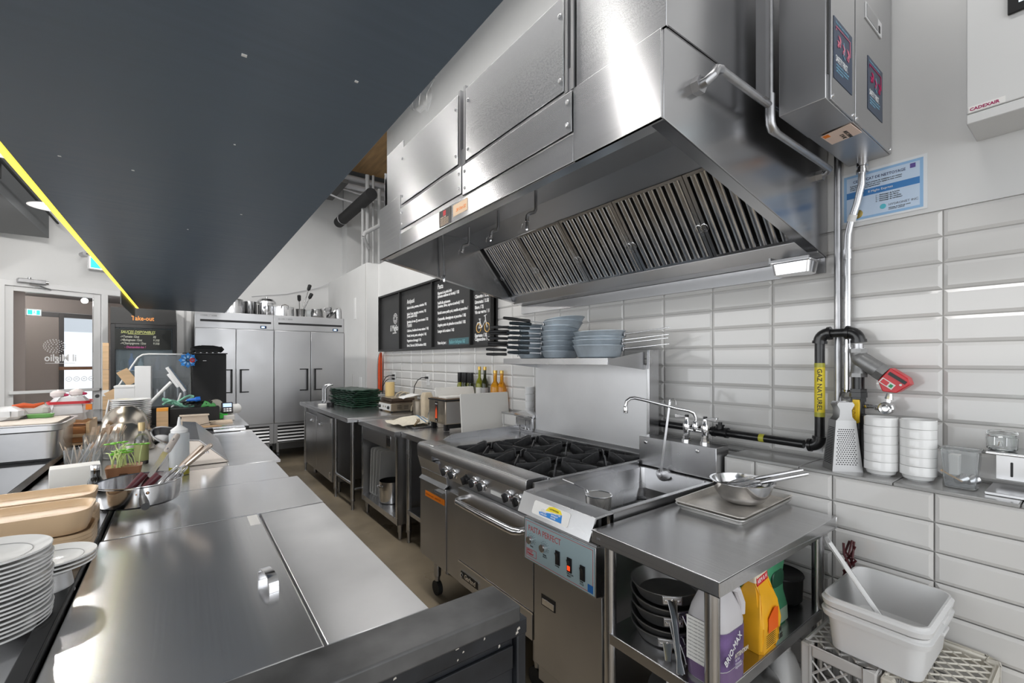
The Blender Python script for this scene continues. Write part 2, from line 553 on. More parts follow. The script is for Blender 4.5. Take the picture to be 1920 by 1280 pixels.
def access(y0, y1, z0, z1, name='access_panel', x=HX - 0.004):
    p = MB().box((x, y0, z0), (x + 0.006, y1, z1)).build(name, S_HOOD, hood, bevel=0.0012)
    screws(p, [(y0 + 0.022, z0 + 0.03), (y1 - 0.022, z0 + 0.03), (y0 + 0.022, z1 - 0.03), (y1 - 0.022, z1 - 0.03)] if z1 - z0 < 0.2 else
           [(y0 + 0.02, z0 + 0.045), (y1 - 0.02, z0 + 0.045), (y0 + 0.02, z1 - 0.06), (y1 - 0.02, z1 - 0.06)])
access(1.845, 2.525, 2.408, 2.735)
access(1.118, 1.772, 2.400, 2.728)
access(1.813, 2.535, 2.262, 2.388)
access(1.079, 1.803, 2.247, 2.384)
MB().box((HX - 0.002, 1.778, 2.39), (HX + 0.02, 1.795, 2.75)).box((HX - 0.002, 1.825, 2.39), (HX + 0.02, 1.84, 2.75)).build('upright_channel', S_BODY, hood)
MB().box((HX - 0.002, 1.072, 2.39), (HX + 0.02, 1.085, 2.75)).box((HX - 0.002, 1.10, 2.39), (HX + 0.02, 1.114, 2.75)).build('upright_channel', S_BODY, hood)
# top closing sheet and lips
MB().box((HX + 0.03, Y0, 2.728), (XW - 0.02, 2.79, 2.735)).build('top_sheet', S_BODY, hood)
MB().box((HX + 0.012, Y0 + 0.004, 2.145), (HX + 0.055, Y1 - 0.004, 2.151)).build('front_lip', S_HEND, hood)
# end sheets: slanted lower edge
def endsheet(y, ya):
    p = [(HX + 0.0125, 2.146), (XW - 0.012, 1.925), (XW - 0.012, 2.727), (HX + 0.031, 2.727), (HX + 0.031, 2.40), (HX + 0.0125, 2.40)]
    return MB().prism(p, y, ya, 'y')
endsheet(Y0, Y0 + 0.004).build('end_sheet', S_HEND, hood, bevel=0.001)
endsheet(Y1 - 0.006, Y1 - 0.002).build('end_sheet', S_HEND, hood, bevel=0.001)
MB().prism([(HX + 0.0125, 2.404), (XW - 0.02, 2.404), (XW - 0.02, 3.15), (HX + 0.0165, 3.15)], Y0 - 0.0055, Y0 - 0.0015, 'y').build('upper_end_sheet', S_HEND, hood)
def lip(ya, yb):
    m_ = MB()
    a, b = (HX + 0.0125, 2.146), (XW - 0.012, 1.925)
    m_.add([(a[0], ya, a[1]), (b[0], ya, b[1]), (b[0], yb, b[1]), (a[0], yb, a[1]), (a[0], ya, a[1] + .004), (b[0], ya, b[1] + .004), (b[0], yb, b[1] + .004), (a[0], yb, a[1] + .004)],
           [(0, 1, 2, 3), (4, 5, 6, 7), (0, 1, 5, 4), (1, 2, 6, 5), (2, 3, 7, 6), (3, 0, 4, 7)])
    return m_
lip(Y0 + 0.0045, Y0 + 0.045).build('end_lip', S_HEND, hood)
lip(Y1 - 0.04, Y1 - 0.0065).build('end_lip', S_HEND, hood)
# interior: roof, front wall, slope down to the filters, trough
S_IN = mat('steel hood inside', (0.42, 0.42, 0.43, 1), 0.38, 1.0, noise=0.05, nscale=3, rnoise=0.08)
MB().box((HX + 0.031, Y0 + 0.005, 2.39), (1.675, Y1 - 0.007, 2.394)).build('inner_roof', S_IN, hood)
MB().prism([(1.675, 2.39), (1.845, 2.335), (1.845, 2.342), (1.675, 2.398)], Y0 + 0.005, Y1 - 0.007, 'y').build('inner_slope', S_IN, hood)
MB().prism([(2.125, 1.99), (2.150, 1.935), (2.235, 1.925), (2.235, 1.99), (2.155, 1.997), (2.128, 1.997)], Y0 + 0.006, Y1 - 0.008, 'y').build('grease_trough', mat('steel trough', (0.72, 0.72, 0.73, 1), 0.3, 1.0, rnoise=0.06), hood, bevel=0.001)
MB().box((2.228, Y0 + 0.006, 1.86), (2.2405, Y1 - 0.008, 1.924)).build('wall_flashing', S_IN, hood)
# stickers on the front band
sk = MB().box((HX - 0.0025, 1.915, 2.15), (HX - 0.0012, 2.035, 2.232)).build('warning_sticker', mat('black sticker', (0.02, 0.016, 0.014, 1), 0.4), hood)
F = frame((HX - 0.0027, 2.028, 2.15), (0, -1, 0), (0, 0, 1))
MB().box((0.035, 0.052, 0), (0.062, 0.076, 0.0006), F).build('red_mark', RED, sk)
for k in range(6):
    text('lettering', 'DANGER  AVIS' if k == 0 else 'Ne pas utiliser sans filtre  Do not use', 0.007 if k else 0.011, F @ Matrix.Translation((0.005, 0.042 - 0.007 * k, 0)), mat('sticker tan', (0.75, 0.6, 0.45, 1), 0.5), sk, sx=0.8)
st = MB().box((HX - 0.0025, 1.760, 2.172), (HX - 0.0012, 1.892, 2.226)).build('orange_sticker', mat('pale orange sticker', (0.85, 0.62, 0.42, 1), 0.5), hood)
F = frame((HX - 0.0027, 1.885, 2.18), (0, -1, 0), (0, 0, 1))
text('lettering', '28 Oct 22', 0.022, F @ Matrix.Translation((0.02, 0.008, 0)), ORANGE, st, shear=0.3)

# ---- baffle grease filters: five, each with frame, baffles, two handles
FA, FB = Vector((1.848, 0, 2.333)), Vector((2.128, 0, 1.995))
slope = (FB - FA)
flen = slope.length
sd = slope.normalized()
nrm = Vector((sd.z, 0, -sd.x))      # towards the cook, downwards
if nrm.x > 0: nrm = -nrm
FILT = mat('steel baffle', (0.70, 0.71, 0.73, 1), 0.20, 1.0, noise=0.15, nscale=9, rnoise=0.1)
fw_ = (Y1 - 0.03 - (Y0 + 0.03)) / 5
def P3(s, y, n):
    return FA + sd * s + nrm * n + Vector((0, y, 0))
ords = ['nearest the camera end of the hood', 'second from the near end of the hood', 'in the middle of the row of five', 'second from the menu board end of the hood', 'at the menu board end of the hood']
for k in range(5):
    ya = Y0 + 0.03 + k * fw_
    yc = ya + fw_ / 2
    base = FA + sd * flen / 2
    ft = thing('grease_filter', 'steel baffle grease filter %s' % ords[k], 'grease filter', (base.x, yc, base.z), 'baffle filters in the exhaust hood')
    W_ = fw_ - 0.004
    def bar(m_, s0, s1, y0, y1, n0, n1):
        v = [P3(s, y, n) for s in (s0, s1) for y in (y0, y1) for n in (n0, n1)]
        m_.add(v, [(0, 1, 3, 2), (4, 6, 7, 5), (0, 4, 5, 1), (2, 3, 7, 6), (0, 2, 6, 4), (1, 5, 7, 3)])
    fr = MB()
    bar(fr, 0, flen, ya, ya + 0.018, -0.045, 0.004)
    bar(fr, 0, flen, ya + W_ - 0.018, ya + W_, -0.045, 0.004)
    bar(fr, 0, 0.016, ya, ya + W_, -0.045, 0.002)
    bar(fr, flen - 0.012, flen, ya, ya + W_, -0.045, 0.002)
    fr.build('frame', S_PLAIN, ft)
    bf = MB()
    nb = 8
    p = (W_ - 0.036) / nb
    for i in range(nb):
        y = ya + 0.018 + i * p + p * 0.12
        wd = p * 0.66
        pr = [(0, -0.012), (0, -0.002), (0.12, 0.003), (0.5, 0.005), (0.88, 0.003), (1, -0.002), (1, -0.012)]
        v = [P3(0.014, y + a * wd, b_) for a, b_ in pr] + [P3(flen - 0.012, y + a * wd, b_) for a, b_ in pr]
        n_ = len(pr)
        bf.add(v, [(j, j + 1, j + 1 + n_, j + n_) for j in range(n_ - 1)])
    bf.build('baffles', FILT, ft, angle=60)
    bk = MB()
    bar(bk, 0.01, flen - 0.01, ya + 0.01, ya + W_ - 0.01, -0.045, -0.040)
    bk.build('backing', mat('dark backing steel', (0.05, 0.05, 0.05, 1), 0.4, 0.8), ft)  # near-black sheet closing the gaps between the baffles
    for q in (0.03, 0.97):
        y = ya + W_ * q
        hd = [P3(flen * 0.62 + 0.02 * math.cos(a), y + 0.018 * math.sin(a), 0.008 + 0.004 * abs(math.sin(a))) for a in [2 * PI * i / 12 for i in range(12)]]
        MB().tube(hd, 0.0018, 6, close=True).build('handle', S_BRIGHT, ft)

# ---- drop pipes with nozzles
def drop(x, y, z0, z1, jog, label):
    t = thing('nozzle_pipe', label, 'nozzle pipe', (x, y, z0), 'fire suppression nozzles inside the hood')
    if jog:
        pts = [(x, y, z0), (x, y, z0 - 0.10), (x - 0.004, y + 0.006, z0 - 0.115), (x - 0.02, y + 0.028, z0 - 0.12), (x - 0.028, y + 0.036, z0 - 0.13), (x - 0.03, y + 0.038, z0 - 0.15)]
        MB().tube(pts, [0.0085] * 2 + [0.0105] * 4, 10).build('pipe', GALV, t)
        e = pts[-1]
    else:
        e = (x + 0.012, y - 0.004, z1 + 0.05)
        MB().tube([(x, y, z0), e], 0.006, 8).build('pipe', GALV, t)
    MB().tube([e, (e[0], e[1], e[2] - 0.012), (e[0], e[1], e[2] - 0.014), (e[0], e[1], z1 + 0.008), (e[0], e[1], z1)], [0.012, 0.012, 0.009, 0.009, 0.006], 8).build('nozzle', S_BRIGHT, t)
    lp = [(e[0] + 0.018 * math.cos(a), e[1] + 0.018 * math.sin(a) + 0.02, (e[2] + z1) / 2 + 0.015 * math.sin(a * 2)) for a in [2 * PI * i / 14 for i in range(14)]]
    MB().tube(lp, 0.001, 5, close=True).build('cap_wire', S_BRIGHT, t)
drop(1.52, 1.84, 2.39, 2.18, True, 'jogged nozzle pipe nearest the filters at the right of the hood')
drop(1.54, 2.22, 2.39, 2.205, True, 'jogged nozzle pipe in the middle, between two other jogged ones')
drop(1.575, 2.62, 2.39, 2.22, True, 'jogged nozzle pipe beside the left end sheet of the hood')
drop(1.49, 2.845, 2.39, 2.04, False, 'thin straight nozzle pipe hanging in front of the menu board')

# ---- grease cup
gc = thing('grease_cup', 'small steel grease cup under the right end of the hood', 'grease cup', (2.11, 0.80, 1.84))
MB().rect_loft([(0.035, 0.055, 0.012, 1.845), (0.045, 0.068, 0.014, 1.85), (0.052, 0.074, 0.014, 1.895), (0.060, 0.082, 0.012, 1.897), (0.060, 0.082, 0.012, 1.900), (0.048, 0.070, 0.012, 1.899), (0.040, 0.062, 0.012, 1.855)], c=(2.115, 0.815)).build('cup', S_BRIGHT, gc)
MB().box((2.05, 0.885, 1.900), (2.062, 0.74, 1.912)).box((2.168, 0.885, 1.900), (2.18, 0.74, 1.9115)).box((2.05, 0.885, 1.9), (2.18, 0.893, 1.925)).build('rail', S_PLAIN, gc)

# ---- pipes on the hood end
ep = thing('suppression_pipe', 'grey steel pipe run elbowing across the hood end', 'pipe', (1.6, 0.68, 2.3))
YP = 0.685
MB().tube([(1.215, 0.722, 2.285), (1.215, 0.70, 2.285), (1.225, YP, 2.30), (1.245, YP, 2.325), (1.27, YP, 2.332)], 0.0135, 12).build('elbow', GALV, ep)
MB().cyl((1.215, 0.735, 2.285), (1.215, 0.712, 2.285), 0.026, n=6).build('union_nut', GALV, ep)
MB().tube([(1.27, YP, 2.332), (1.575, YP, 2.333)], 0.0115, 12).build('upper_pipe', GALV, ep)
MB().tube([(1.583, YP, 2.37), (1.583, YP, 2.30), (1.586, YP, 2.275), (1.60, YP, 2.26), (1.63, YP, 2.257)], [0.0155, 0.0155, 0.015, 0.015, 0.013], 12).build('elbow', GALV, ep)
MB().cyl((1.583, YP, 2.37), (1.583, YP, 3.1), 0.0105).build('riser', GALV, ep)
MB().tube([(1.63, YP, 2.257), (2.11, YP, 2.257), (2.125, 0.70, 2.25), (2.125, 0.72, 2.245)], 0.0115, 12).build('lower_pipe', GALV, ep)
MB().cyl((2.125, 0.735, 2.245), (2.125, 0.712, 2.245), 0.022, n=6).build('union_nut', GALV, ep)
tag(MB().box((1.505, 0.665, 2.33), (1.53, 0.695, 3.1)).build('cable_channel', S_BODY), 'vertical dark metal channel between the hood end and the cabinets', 'cable channel')

# ---- fire suppression cabinets
fc = thing('control_cabinet', 'grey steel cabinet with safety poster hung at the hood end', 'cabinet', (1.70, 0.59, 2.285))
MB().box((1.588, 0.526, 2.287), (1.826, 0.66, 3.0)).build('box', S_BODY, fc, bevel=0.002)
MB().box((1.612, 0.520, 2.289), (1.824, 0.5255, 3.0)).build('door', S_HEND, fc, bevel=0.001)
MB().box((1.590, 0.5235, 2.36), (1.597, 0.5205, 2.95)).build('hinge_gap', BLACKM, fc)
fc2 = thing('battery_cabinet', 'second grey steel cabinet with window and poster beside the wall', 'cabinet', (2.03, 0.59, 2.285))
MB().box((1.83, 0.526, 2.290), (2.242, 0.66, 3.0)).build('box', S_BODY, fc2, bevel=0.002)
MB().box((1.832, 0.520, 2.292), (2.240, 0.5255, 3.0)).build('door', S_HEND, fc2, bevel=0.001)
wfm = MB().box((1.925, 0.5165, 2.684), (2.104, 0.5195, 2.74)).build('window_frame', mat('light trim', (0.7, 0.7, 0.7, 1), 0.4), fc2)
MB().box((1.932, 0.5145, 2.690), (2.052, 0.5163, 2.734)).build('window_pane', S_BODY, wfm)
MB().box((2.066, 0.5145, 2.692), (2.080, 0.5163, 2.716)).build('latch', BLACK, wfm)
for p_, xs in ((fc, (1.628, 1.812)), (fc2, (1.845, 2.225))):
    m_ = MB()
    for x in xs:
        m_.ring([(0.0, 0.004), (0.006, 0.003), (0.0075, 0)], 10, M=frame((x, 0.5198, 2.305), (1, 0, 0), (0, 0, 1)))
    m_.build('screw', S_BRIGHT, p_)
POSTER = mat('navy poster', (0.012, 0.032, 0.075, 1), 0.3)
PINK = mat('pink neon print', (0.75, 0.22, 0.30, 1), 0.4)
PINK2 = mat('magenta neon print', (0.60, 0.02, 0.12, 1), 0.4)
LBLUE = mat('pale blue print', (0.25, 0.5, 0.65, 1), 0.4)
def safety(x0, x1, z0, z1, lab, pk):
    t = thing('safety_poster', lab, 'poster', ((x0 + x1) / 2, 0.519, z0), 'safety posters on the cabinets')
    F = frame((x0, 0.5188, z0), (1, 0, 0), (0, 0, 1))
    W, H = x1 - x0, z1 - z0
    MB().box((0, 0, -0.0008), (W, H, 0), F).build('sheet', POSTER, t)
    m_ = MB()
    m_.tube([F @ Vector(p) for p in ((W * .12, H * .80, .0008), (W * .10, H * .86, .0008), (W * .86, H * .86, .0008), (W * .88, H * .60, .0008))], 0.0011, 5)
    for cx, cz, s in ((.3, .66, 1), (.52, .6, .9), (.76, .58, 1.1), (.22, .6, .6)):
        pts = []
        for i in range(10):
            a = i * 1.3
            pts.append(F @ Vector((W * cx + W * .07 * s * math.sin(a * 1.7), H * cz + H * .09 * s * math.cos(a), .0008)))
        m_.tube(pts, 0.0011, 5)
    m_.build('neon_drawing', pk, t)
    m_ = MB()
    m_.tube([F @ Vector(p) for p in ((W * .5, H * .72, .001), (W * .56, H * .60, .001), (W * .48, H * .50, .001), (W * .58, H * .46, .001))], 0.001, 5)
    m_.build('drawing_line', LBLUE, t)
    text('lettering', 'SAFETY FIRST.', 0.029, F @ Matrix.Translation((W * .1, H * .30, 0)), TXTW, t, sx=W * 0.80 / 0.029 / 7.6)
    text('small_lettering', 'a clean hood is a safe hood\nmaintenance & inspection\ncall for service', 0.010, F @ Matrix.Translation((W * .12, H * .24, 0)), LBLUE, t, sx=W * 0.78 / 0.010 / 12.5)
    text('heading', 'fire protection system for kitchens', 0.009, F @ Matrix.Translation((W * .1, H * .92, 0)), LBLUE, t, sx=W * 0.8 / 0.009 / 16)
safety(1.632, 1.795, 2.364, 2.557, 'larger safety poster with pink neon drawing on the left cabinet', PINK)
safety(1.955, 2.123, 2.376, 2.565, 'safety poster with magenta neon drawing on the cabinet by the wall', PINK2)
tg = thing('inspection_tag', 'pale pink inspection tag stuck under the control cabinets', 'tag', (1.88, 0.575, 2.284))
MB().prism([(1.823, 0.532), (1.927, 0.528), (1.945, 0.624), (1.848, 0.628)], 2.2842, 2.2862, 'z').build('tag_sheet', mat('pink paper', (0.85, 0.66, 0.56, 1), 0.6), tg)
F = frame((1.938, 0.618, 2.2838), (-1, 0, 0), (0, -1, 0))
text('lettering', 'INSPECTION\n  28 10 22', 0.016, F @ Matrix.Translation((0.006, 0.052, 0)), TXTK, tg, sx=0.75)
MB().prism([(1.845, 0.605), (1.87, 0.604), (1.872, 0.622), (1.849, 0.623)], 2.2832, 2.2841, 'z').build('orange_corner', ORANGE, tg)

# ---- conduits down the wall
c1 = thing('conduit', 'straight grey conduit running down the tiled wall', 'conduit', (2.222, 0.692, 1.3))
MB().cyl((2.222, 0.692, 1.075), (2.222, 0.692, 2.9), 0.0135, n=14).build('pipe', GALV, c1)
c2 = thing('bent_conduit', 'shiny conduit bending left from the cabinet down the wall', 'conduit', (2.215, 0.655, 1.34))
pts = [(2.2, 0.602, 2.285), (2.2, 0.602, 2.235), (2.203, 0.605, 2.19), (2.21, 0.622, 2.12), (2.216, 0.645, 2.05), (2.217, 0.655, 2.00), (2.217, 0.657, 1.94), (2.217, 0.657, 1.345)]
MB().tube(pts, 0.0135, 14).build('pipe', S_PLAIN, c2)
MB().tube([(2.2, 0.602, 2.29), (2.2, 0.602, 2.262), (2.2, 0.602, 2.26), (2.2, 0.602, 2.25), (2.2, 0.602, 2.248), (2.2, 0.602, 2.236)], [.02, .02, .017, .017, .021, .021], 12).build('connector', S_BRIGHT, c2)
MB().tube([(2.217, 0.657, 1.94), (2.217, 0.657, 1.925), (2.217, 0.657, 1.92), (2.217, 0.657, 1.90)], [.0165, .0165, .0165, .0165], 12).build('coupling', S_PLAIN, c2)
MB().tube([(2.217, 0.657, 1.535), (2.217, 0.657, 1.515)], .0165, 12).build('coupling', S_PLAIN, c2)
wrp = MB().tube([(2.2125, 0.636, 2.078), (2.2155, 0.644, 2.053)], 0.0152, 12).build('paper_wrap', PAPER, c2)
MB().tube([(2.217, 0.657, 1.36), (2.217, 0.657, 1.345), (2.20, 0.657, 1.335)], [0.017, 0.017, 0.016], 12).build('end_fitting', S_BRIGHT, c2)
MB().ring([(0.0, 0.03), (0.012, 0.03), (0.020, 0.024), (0.022, 0.0)], 16, M=frame((2.175, 0.652, 1.298), (0, -1, 0), (0, 0, 1)) @ Matrix.Translation((0, 0, -0.02))).build('round_cap', WHITE, c2)

# ---- cleaning certificate
ce = thing('cleaning_certificate', 'pale blue framed cleaning certificate on the wall behind the bent conduit', 'certificate', (2.243, 0.55, 2.05))
FX = XW - 0.0065
F = frame((FX, 0.684, 2.052), (0, -1, 0), (0, 0, 1))
W, H = 0.27, 0.206
MB().box((0, 0, 0.0005), (W, H, 0.0025), F).build('laminate', mat('white laminate', (0.78, 0.80, 0.82, 1), 0.2), ce)
MB().box((0.008, 0.008, 0.0025), (W - 0.012, H - 0.010, 0.0030), F).build('border', mat('blue print border', (0.30, 0.50, 0.75, 1), 0.3), ce)
MB().box((0.018, 0.018, 0.0030), (W - 0.022, H - 0.020, 0.0034), F).build('sheet', mat('pale blue paper', (0.56, 0.68, 0.84, 1), 0.3), ce)
MB().box((0.018, 0.100, 0.0034), (W - 0.022, 0.126, 0.0037), F).build('blue_band', mat('blue print', (0.06, 0.22, 0.52, 1), 0.3), ce)
FT = F @ Matrix.Translation((0, 0, 0.0038))
text('heading', 'CERTIFICAT DE NETTOYAGE', 0.0155, FT @ Matrix.Translation((0.040, 0.162, 0)), mat('dark blue lettering', (0.03, 0.04, 0.12, 1), 0.5), ce, sx=0.83)
text('lettering', 'la presente atteste que le systeme de ventilation a ete nettoye\nselon les normes en vigueur par notre equipe le mois courant\net doit etre entretenu regulierement', 0.0075, FT @ Matrix.Translation((0.03, 0.149, 0)), TXTK, ce, sx=0.88, line=1.05)
text('customer_name', 'Il Miglio Express', 0.012, FT @ Matrix.Translation((0.09, 0.110, 0.0003)), TXTW, ce)
text('lettering', '1 -  Nettoyage de la hotte\n2 -  Nettoyage des filtres\n3 -  Nettoyage des conduits\n4 -  Nettoyage du ventilateur', 0.0078, FT @ Matrix.Translation((0.115, 0.088, 0)), TXTK, ce, sx=0.9)
text('company_name', 'HYDRONET INC', 0.012, FT @ Matrix.Translation((0.155, 0.040, 0)), mat('grey lettering', (0.2, 0.22, 0.26, 1), 0.5), ce)
text('lettering', 'nettoyage de hottes de cuisine\ncommercial  industriel', 0.006, FT @ Matrix.Translation((0.155, 0.030, 0)), TXTK, ce, sx=0.9)
MB().ring([(0, .0012), (0.017, .0012), (0.018, 0)], 24, M=F @ Matrix.Translation((0.055, 0.032, 0.0034))).build('gold_seal', mat('gold seal', (0.45, 0.33, 0.10, 1), 0.35, 0.7), ce)
MB().ring([(0, .001), (0.009, .001), (0.010, 0)], 16, M=F @ Matrix.Translation((0.138, 0.042, 0.0034))).build('round_logo', mat('teal print', (0.1, 0.5, 0.6, 1), 0.4), ce)
MB().box((W - 0.05, 0.165, 0.0036), (W - 0.034, 0.182, 0.0041), F).build('square_logo', mat('violet print', (0.12, 0.08, 0.3, 1), 0.4), ce)

# ---- air unit at the right edge of the view
au = thing('air_unit', 'off white wall air unit with a red and blue name label', 'air unit', (2.15, -0.1, 2.25))
UM = mat('off white unit paint', (0.66, 0.66, 0.655, 1), 0.45)
MB().box((2.055, -0.7, 2.2815), (2.243, 0.286, 3.1)).build('casing', UM, au, bevel=0.003)
MB().box((2.055, -0.7, 2.248), (2.243, 0.286, 2.280)).build('bottom_tray', UM, au, bevel=0.003)
lb = MB().box((2.0535, 0.200, 2.284), (2.055, 0.281, 2.303)).build('name_label', PAPER, au)
F = frame((2.0533, 0.278, 2.2875), (0, -1, 0), (0, 0, 1))
text('lettering', 'CADEXAIR', 0.0135, F @ Matrix.Translation((0, 0.001, 0)), mat('crimson lettering', (0.35, 0.01, 0.10, 1), 0.4), lb, sx=1.0, bold=0.0004)
cp = thing('thermostat', 'black framed thermostat with lit display on the air unit', 'thermostat', (2.05, 0.12, 2.55))
MB().box((2.045, 0.03, 2.545), (2.0545, 0.195, 2.66)).build('frame', BLACK, cp, bevel=0.003)
MB().box((2.044, 0.045, 2.570), (2.0455, 0.172, 2.65)).build('screen', mat('lit screen', (0.7, 0.85, 0.9, 1), 0.3, emit=0.9), cp)
F = frame((2.0438, 0.166, 2.576), (0, -1, 0), (0, 0, 1))
text('digits', '36', 0.034, F, mat('screen digits', (0.02, 0.10, 0.16, 1), 0.5), cp)
# ================================================================ GAS RANGE
RX = 1.22
rg = thing('gas_range', 'six burner stainless gas range with oven and narrow griddle', 'range', (1.62, 2.1, 0))
MB().box((RX + 0.03, 1.502, 0.26), (2.055, 2.655, 0.90)).build('body', S_BODY, rg, bevel=0.002)
MB().box((1.31, 1.502, 0.90), (1.325, 2.655, 0.958)).box((2.035, 1.502, 0.90), (2.06, 2.655, 0.962)).box((1.325, 1.502, 0.90), (2.04, 1.512, 0.952)).box((1.325, 2.405, 0.90), (2.04, 2.412, 0.952)).build('top_frame', S_BODY, rg, bevel=0.001)
MB().box((1.3255, 1.5125, 0.902), (2.034, 2.4045, 0.912)).build('burner_tray', BLACKM, rg)
# bullnose
MB().prism([(1.205, 0.905), (1.205, 0.950), (1.209, 0.957), (1.216, 0.960), (1.318, 0.960), (1.318, 0.905)], 1.525, 2.455, 'y').build('front_rail', S_TOP, rg, bevel=0.001)
MB().prism([(1.212, 0.872), (1.207, 0.93), (1.212, 0.95), (1.226, 0.962), (1.318, 0.962), (1.318, 0.872)], 2.457, 2.655, 'y').build('griddle_front_rail', S_PLAIN, rg, bevel=0.003)
MB().box((1.316, 1.5135, 0.905), (1.322, 1.524, 0.957)).build('rail_end', S_PLAIN, rg)
# control fascia (slopes back towards the floor)
MB().prism([(1.222, 0.903), (1.246, 0.790), (1.262, 0.790), (1.262, 0.903)], 1.505, 2.375, 'y').build('control_fascia', S_BODY, rg, bevel=0.001)
MB().prism([(1.214, 0.870), (1.246, 0.760), (1.246, 0.735), (1.262, 0.735), (1.262, 0.870)], 2.377, 2.655, 'y').build('griddle_fascia', S_BODY, rg, bevel=0.001)
sl = math.atan2(0.024, 0.113)
def knob(y, z, black=False):
    F = frame((1.222 + (0.903 - z) * 0.2124, y, z), (0, -1, 0), (math.sin(sl), 0, -math.cos(sl)))
    F = frame((1.222 + (0.903 - z) * 0.2124, y, z), (0, -1, 0), (-math.sin(sl), 0, math.cos(sl)))
    k = MB().ring([(0.0, 0.020), (0.021, 0.020), (0.024, 0.016), (0.025, 0.003), (0.029, 0.0)], 24, M=F).build('knob', BLACK if black else CHROME, rg)
    g_ = MB()
    g_.rect_loft([(0.007, 0.021, 0.005, 0.018), (0.0065, 0.020, 0.005, 0.036), (0.004, 0.018, 0.0035, 0.038)], M=F @ Matrix.Rotation(0.25, 4, 'Z'))
    g_.build('grip', BLACK, k)
    MB().box((-0.026, -0.006, 0.006), (-0.0235, 0.010, 0.018), F).build('red_mark', RED, k)
for y in (2.305, 2.215):
    knob(y, 0.842)
knob(2.072, 0.842, True)
for y in (1.995, 1.913, 1.692, 1.614):
    knob(y, 0.845)
MB().box((1.2285, 1.735, 0.822), (1.2355, 1.838, 0.84)).build('rating_plate', PAPER, rg)
# oven door with tubular handle
od = MB().box((RX, 1.497, 0.388), (RX + 0.028, 2.148, 0.785)).build('oven_door', S_BODY, rg, bevel=0.004)
hp = [(RX, 2.085, 0.738), (RX - 0.03, 2.083, 0.738), (RX - 0.05, 2.070, 0.737), (RX - 0.060, 2.045, 0.736), (RX - 0.062, 1.80, 0.735), (RX - 0.062, 1.60, 0.735), (RX - 0.058, 1.560, 0.735), (RX - 0.04, 1.540, 0.735), (RX, 1.535, 0.735)]
MB().tube(hp, 0.0165, 16).build('handle', S_BRIGHT, od)
MB().box((RX - 0.001, 1.497, 0.379), (RX + 0.028, 2.148, 0.3865)).build('door_trim', S_BRIGHT, rg)
kp = MB().box((RX + 0.002, 1.505, 0.262), (RX + 0.028, 2.148, 0.378)).build('kick_panel', S_BODY, rg, bevel=0.002)
F = frame((RX + 0.001, 2.112, 0.300), (0, -1, 0), (0, 0, 1))
np_ = MB().rect_loft([(0.086, 0.020, 0.006, 0), (0.086, 0.020, 0.006, 0.004), (0.083, 0.017, 0.005, 0.005)], M=F @ Matrix.Translation((0.086, 0.022, 0))).build('name_plate', BLACK, kp)
MB().rect_loft([(0.088, 0.022, 0.007, 0), (0.088, 0.022, 0.007, 0.0035)], M=F @ Matrix.Translation((0.086, 0.022, -0.0005))).build('plate_rim', S_BRIGHT, kp)
text('lettering', 'Garland', 0.035, F @ Matrix.Translation((0.040, 0.012, 0.0052)), S_BRIGHT, np_, ext=0.001, bold=0.001)
MB().tube([F @ Vector((0.014 + 0.011 * math.cos(a), 0.021 + 0.011 * math.sin(a), 0.006)) for a in [i * 0.5 for i in range(11)]], 0.002, 6).build('logo_swirl', S_BRIGHT, np_)
# narrow side with the orange label
MB().box((RX + 0.006, 2.150, 0.262), (RX + 0.031, 2.290, 0.734)).build('pillar_panel', S_BODY, rg, bevel=0.001)
nd = MB().box((RX, 2.292, 0.262), (RX + 0.029, 2.632, 0.733)).build('side_door', S_BODY, rg, bevel=0.002)
F = frame((RX - 0.001, 2.60, 0.640), (0, -1, 0), (0, 0, 1))
ol = MB().box((0.045, 0, 0), (0.297, 0.034, 0.001), F).build('orange_label', ORANGE, nd)
text('lettering', 'ATTENTION CHAUD - SURFACE HOT', 0.013, F @ Matrix.Translation((0.052, 0.012, 0.001)), mat('dark orange lettering', (0.45, 0.09, 0.0, 1), 0.5), ol, sx=0.9)
MB().prism([(RX - 0.022, 0.703), (RX - 0.018, 0.715), (RX, 0.715), (RX, 0.709), (RX - 0.016, 0.708)], 2.30, 2.40, 'y').build('door_pull', S_BRIGHT, nd)
MB().prism([(1.2305, 0.80), (1.236, 0.755), (1.214, 0.735), (1.219, 0.733), (1.250, 0.751), (1.25, 0.81)], 2.305, 2.642, 'y').build('grease_drawer', S_PLAIN, rg, bevel=0.001)
for y in (1.56, 2.03, 2.55):
    MB().tube([(1.30, y, 0.26), (1.30, y, 0.12), (1.30, y, 0.115), (1.30, y, 0.07)], [0.022, 0.022, 0.017, 0.014], 12).build('leg', GALV, rg)
    MB().cyl((1.285, y, 0.045), (1.315, y, 0.045), 0.045, n=20).build('caster', RUBBER, rg)
for y in (1.56, 2.55):
    MB().cyl((1.95, y, 0.26), (1.95, y, 0.0), 0.02, n=12).build('leg', GALV, rg)
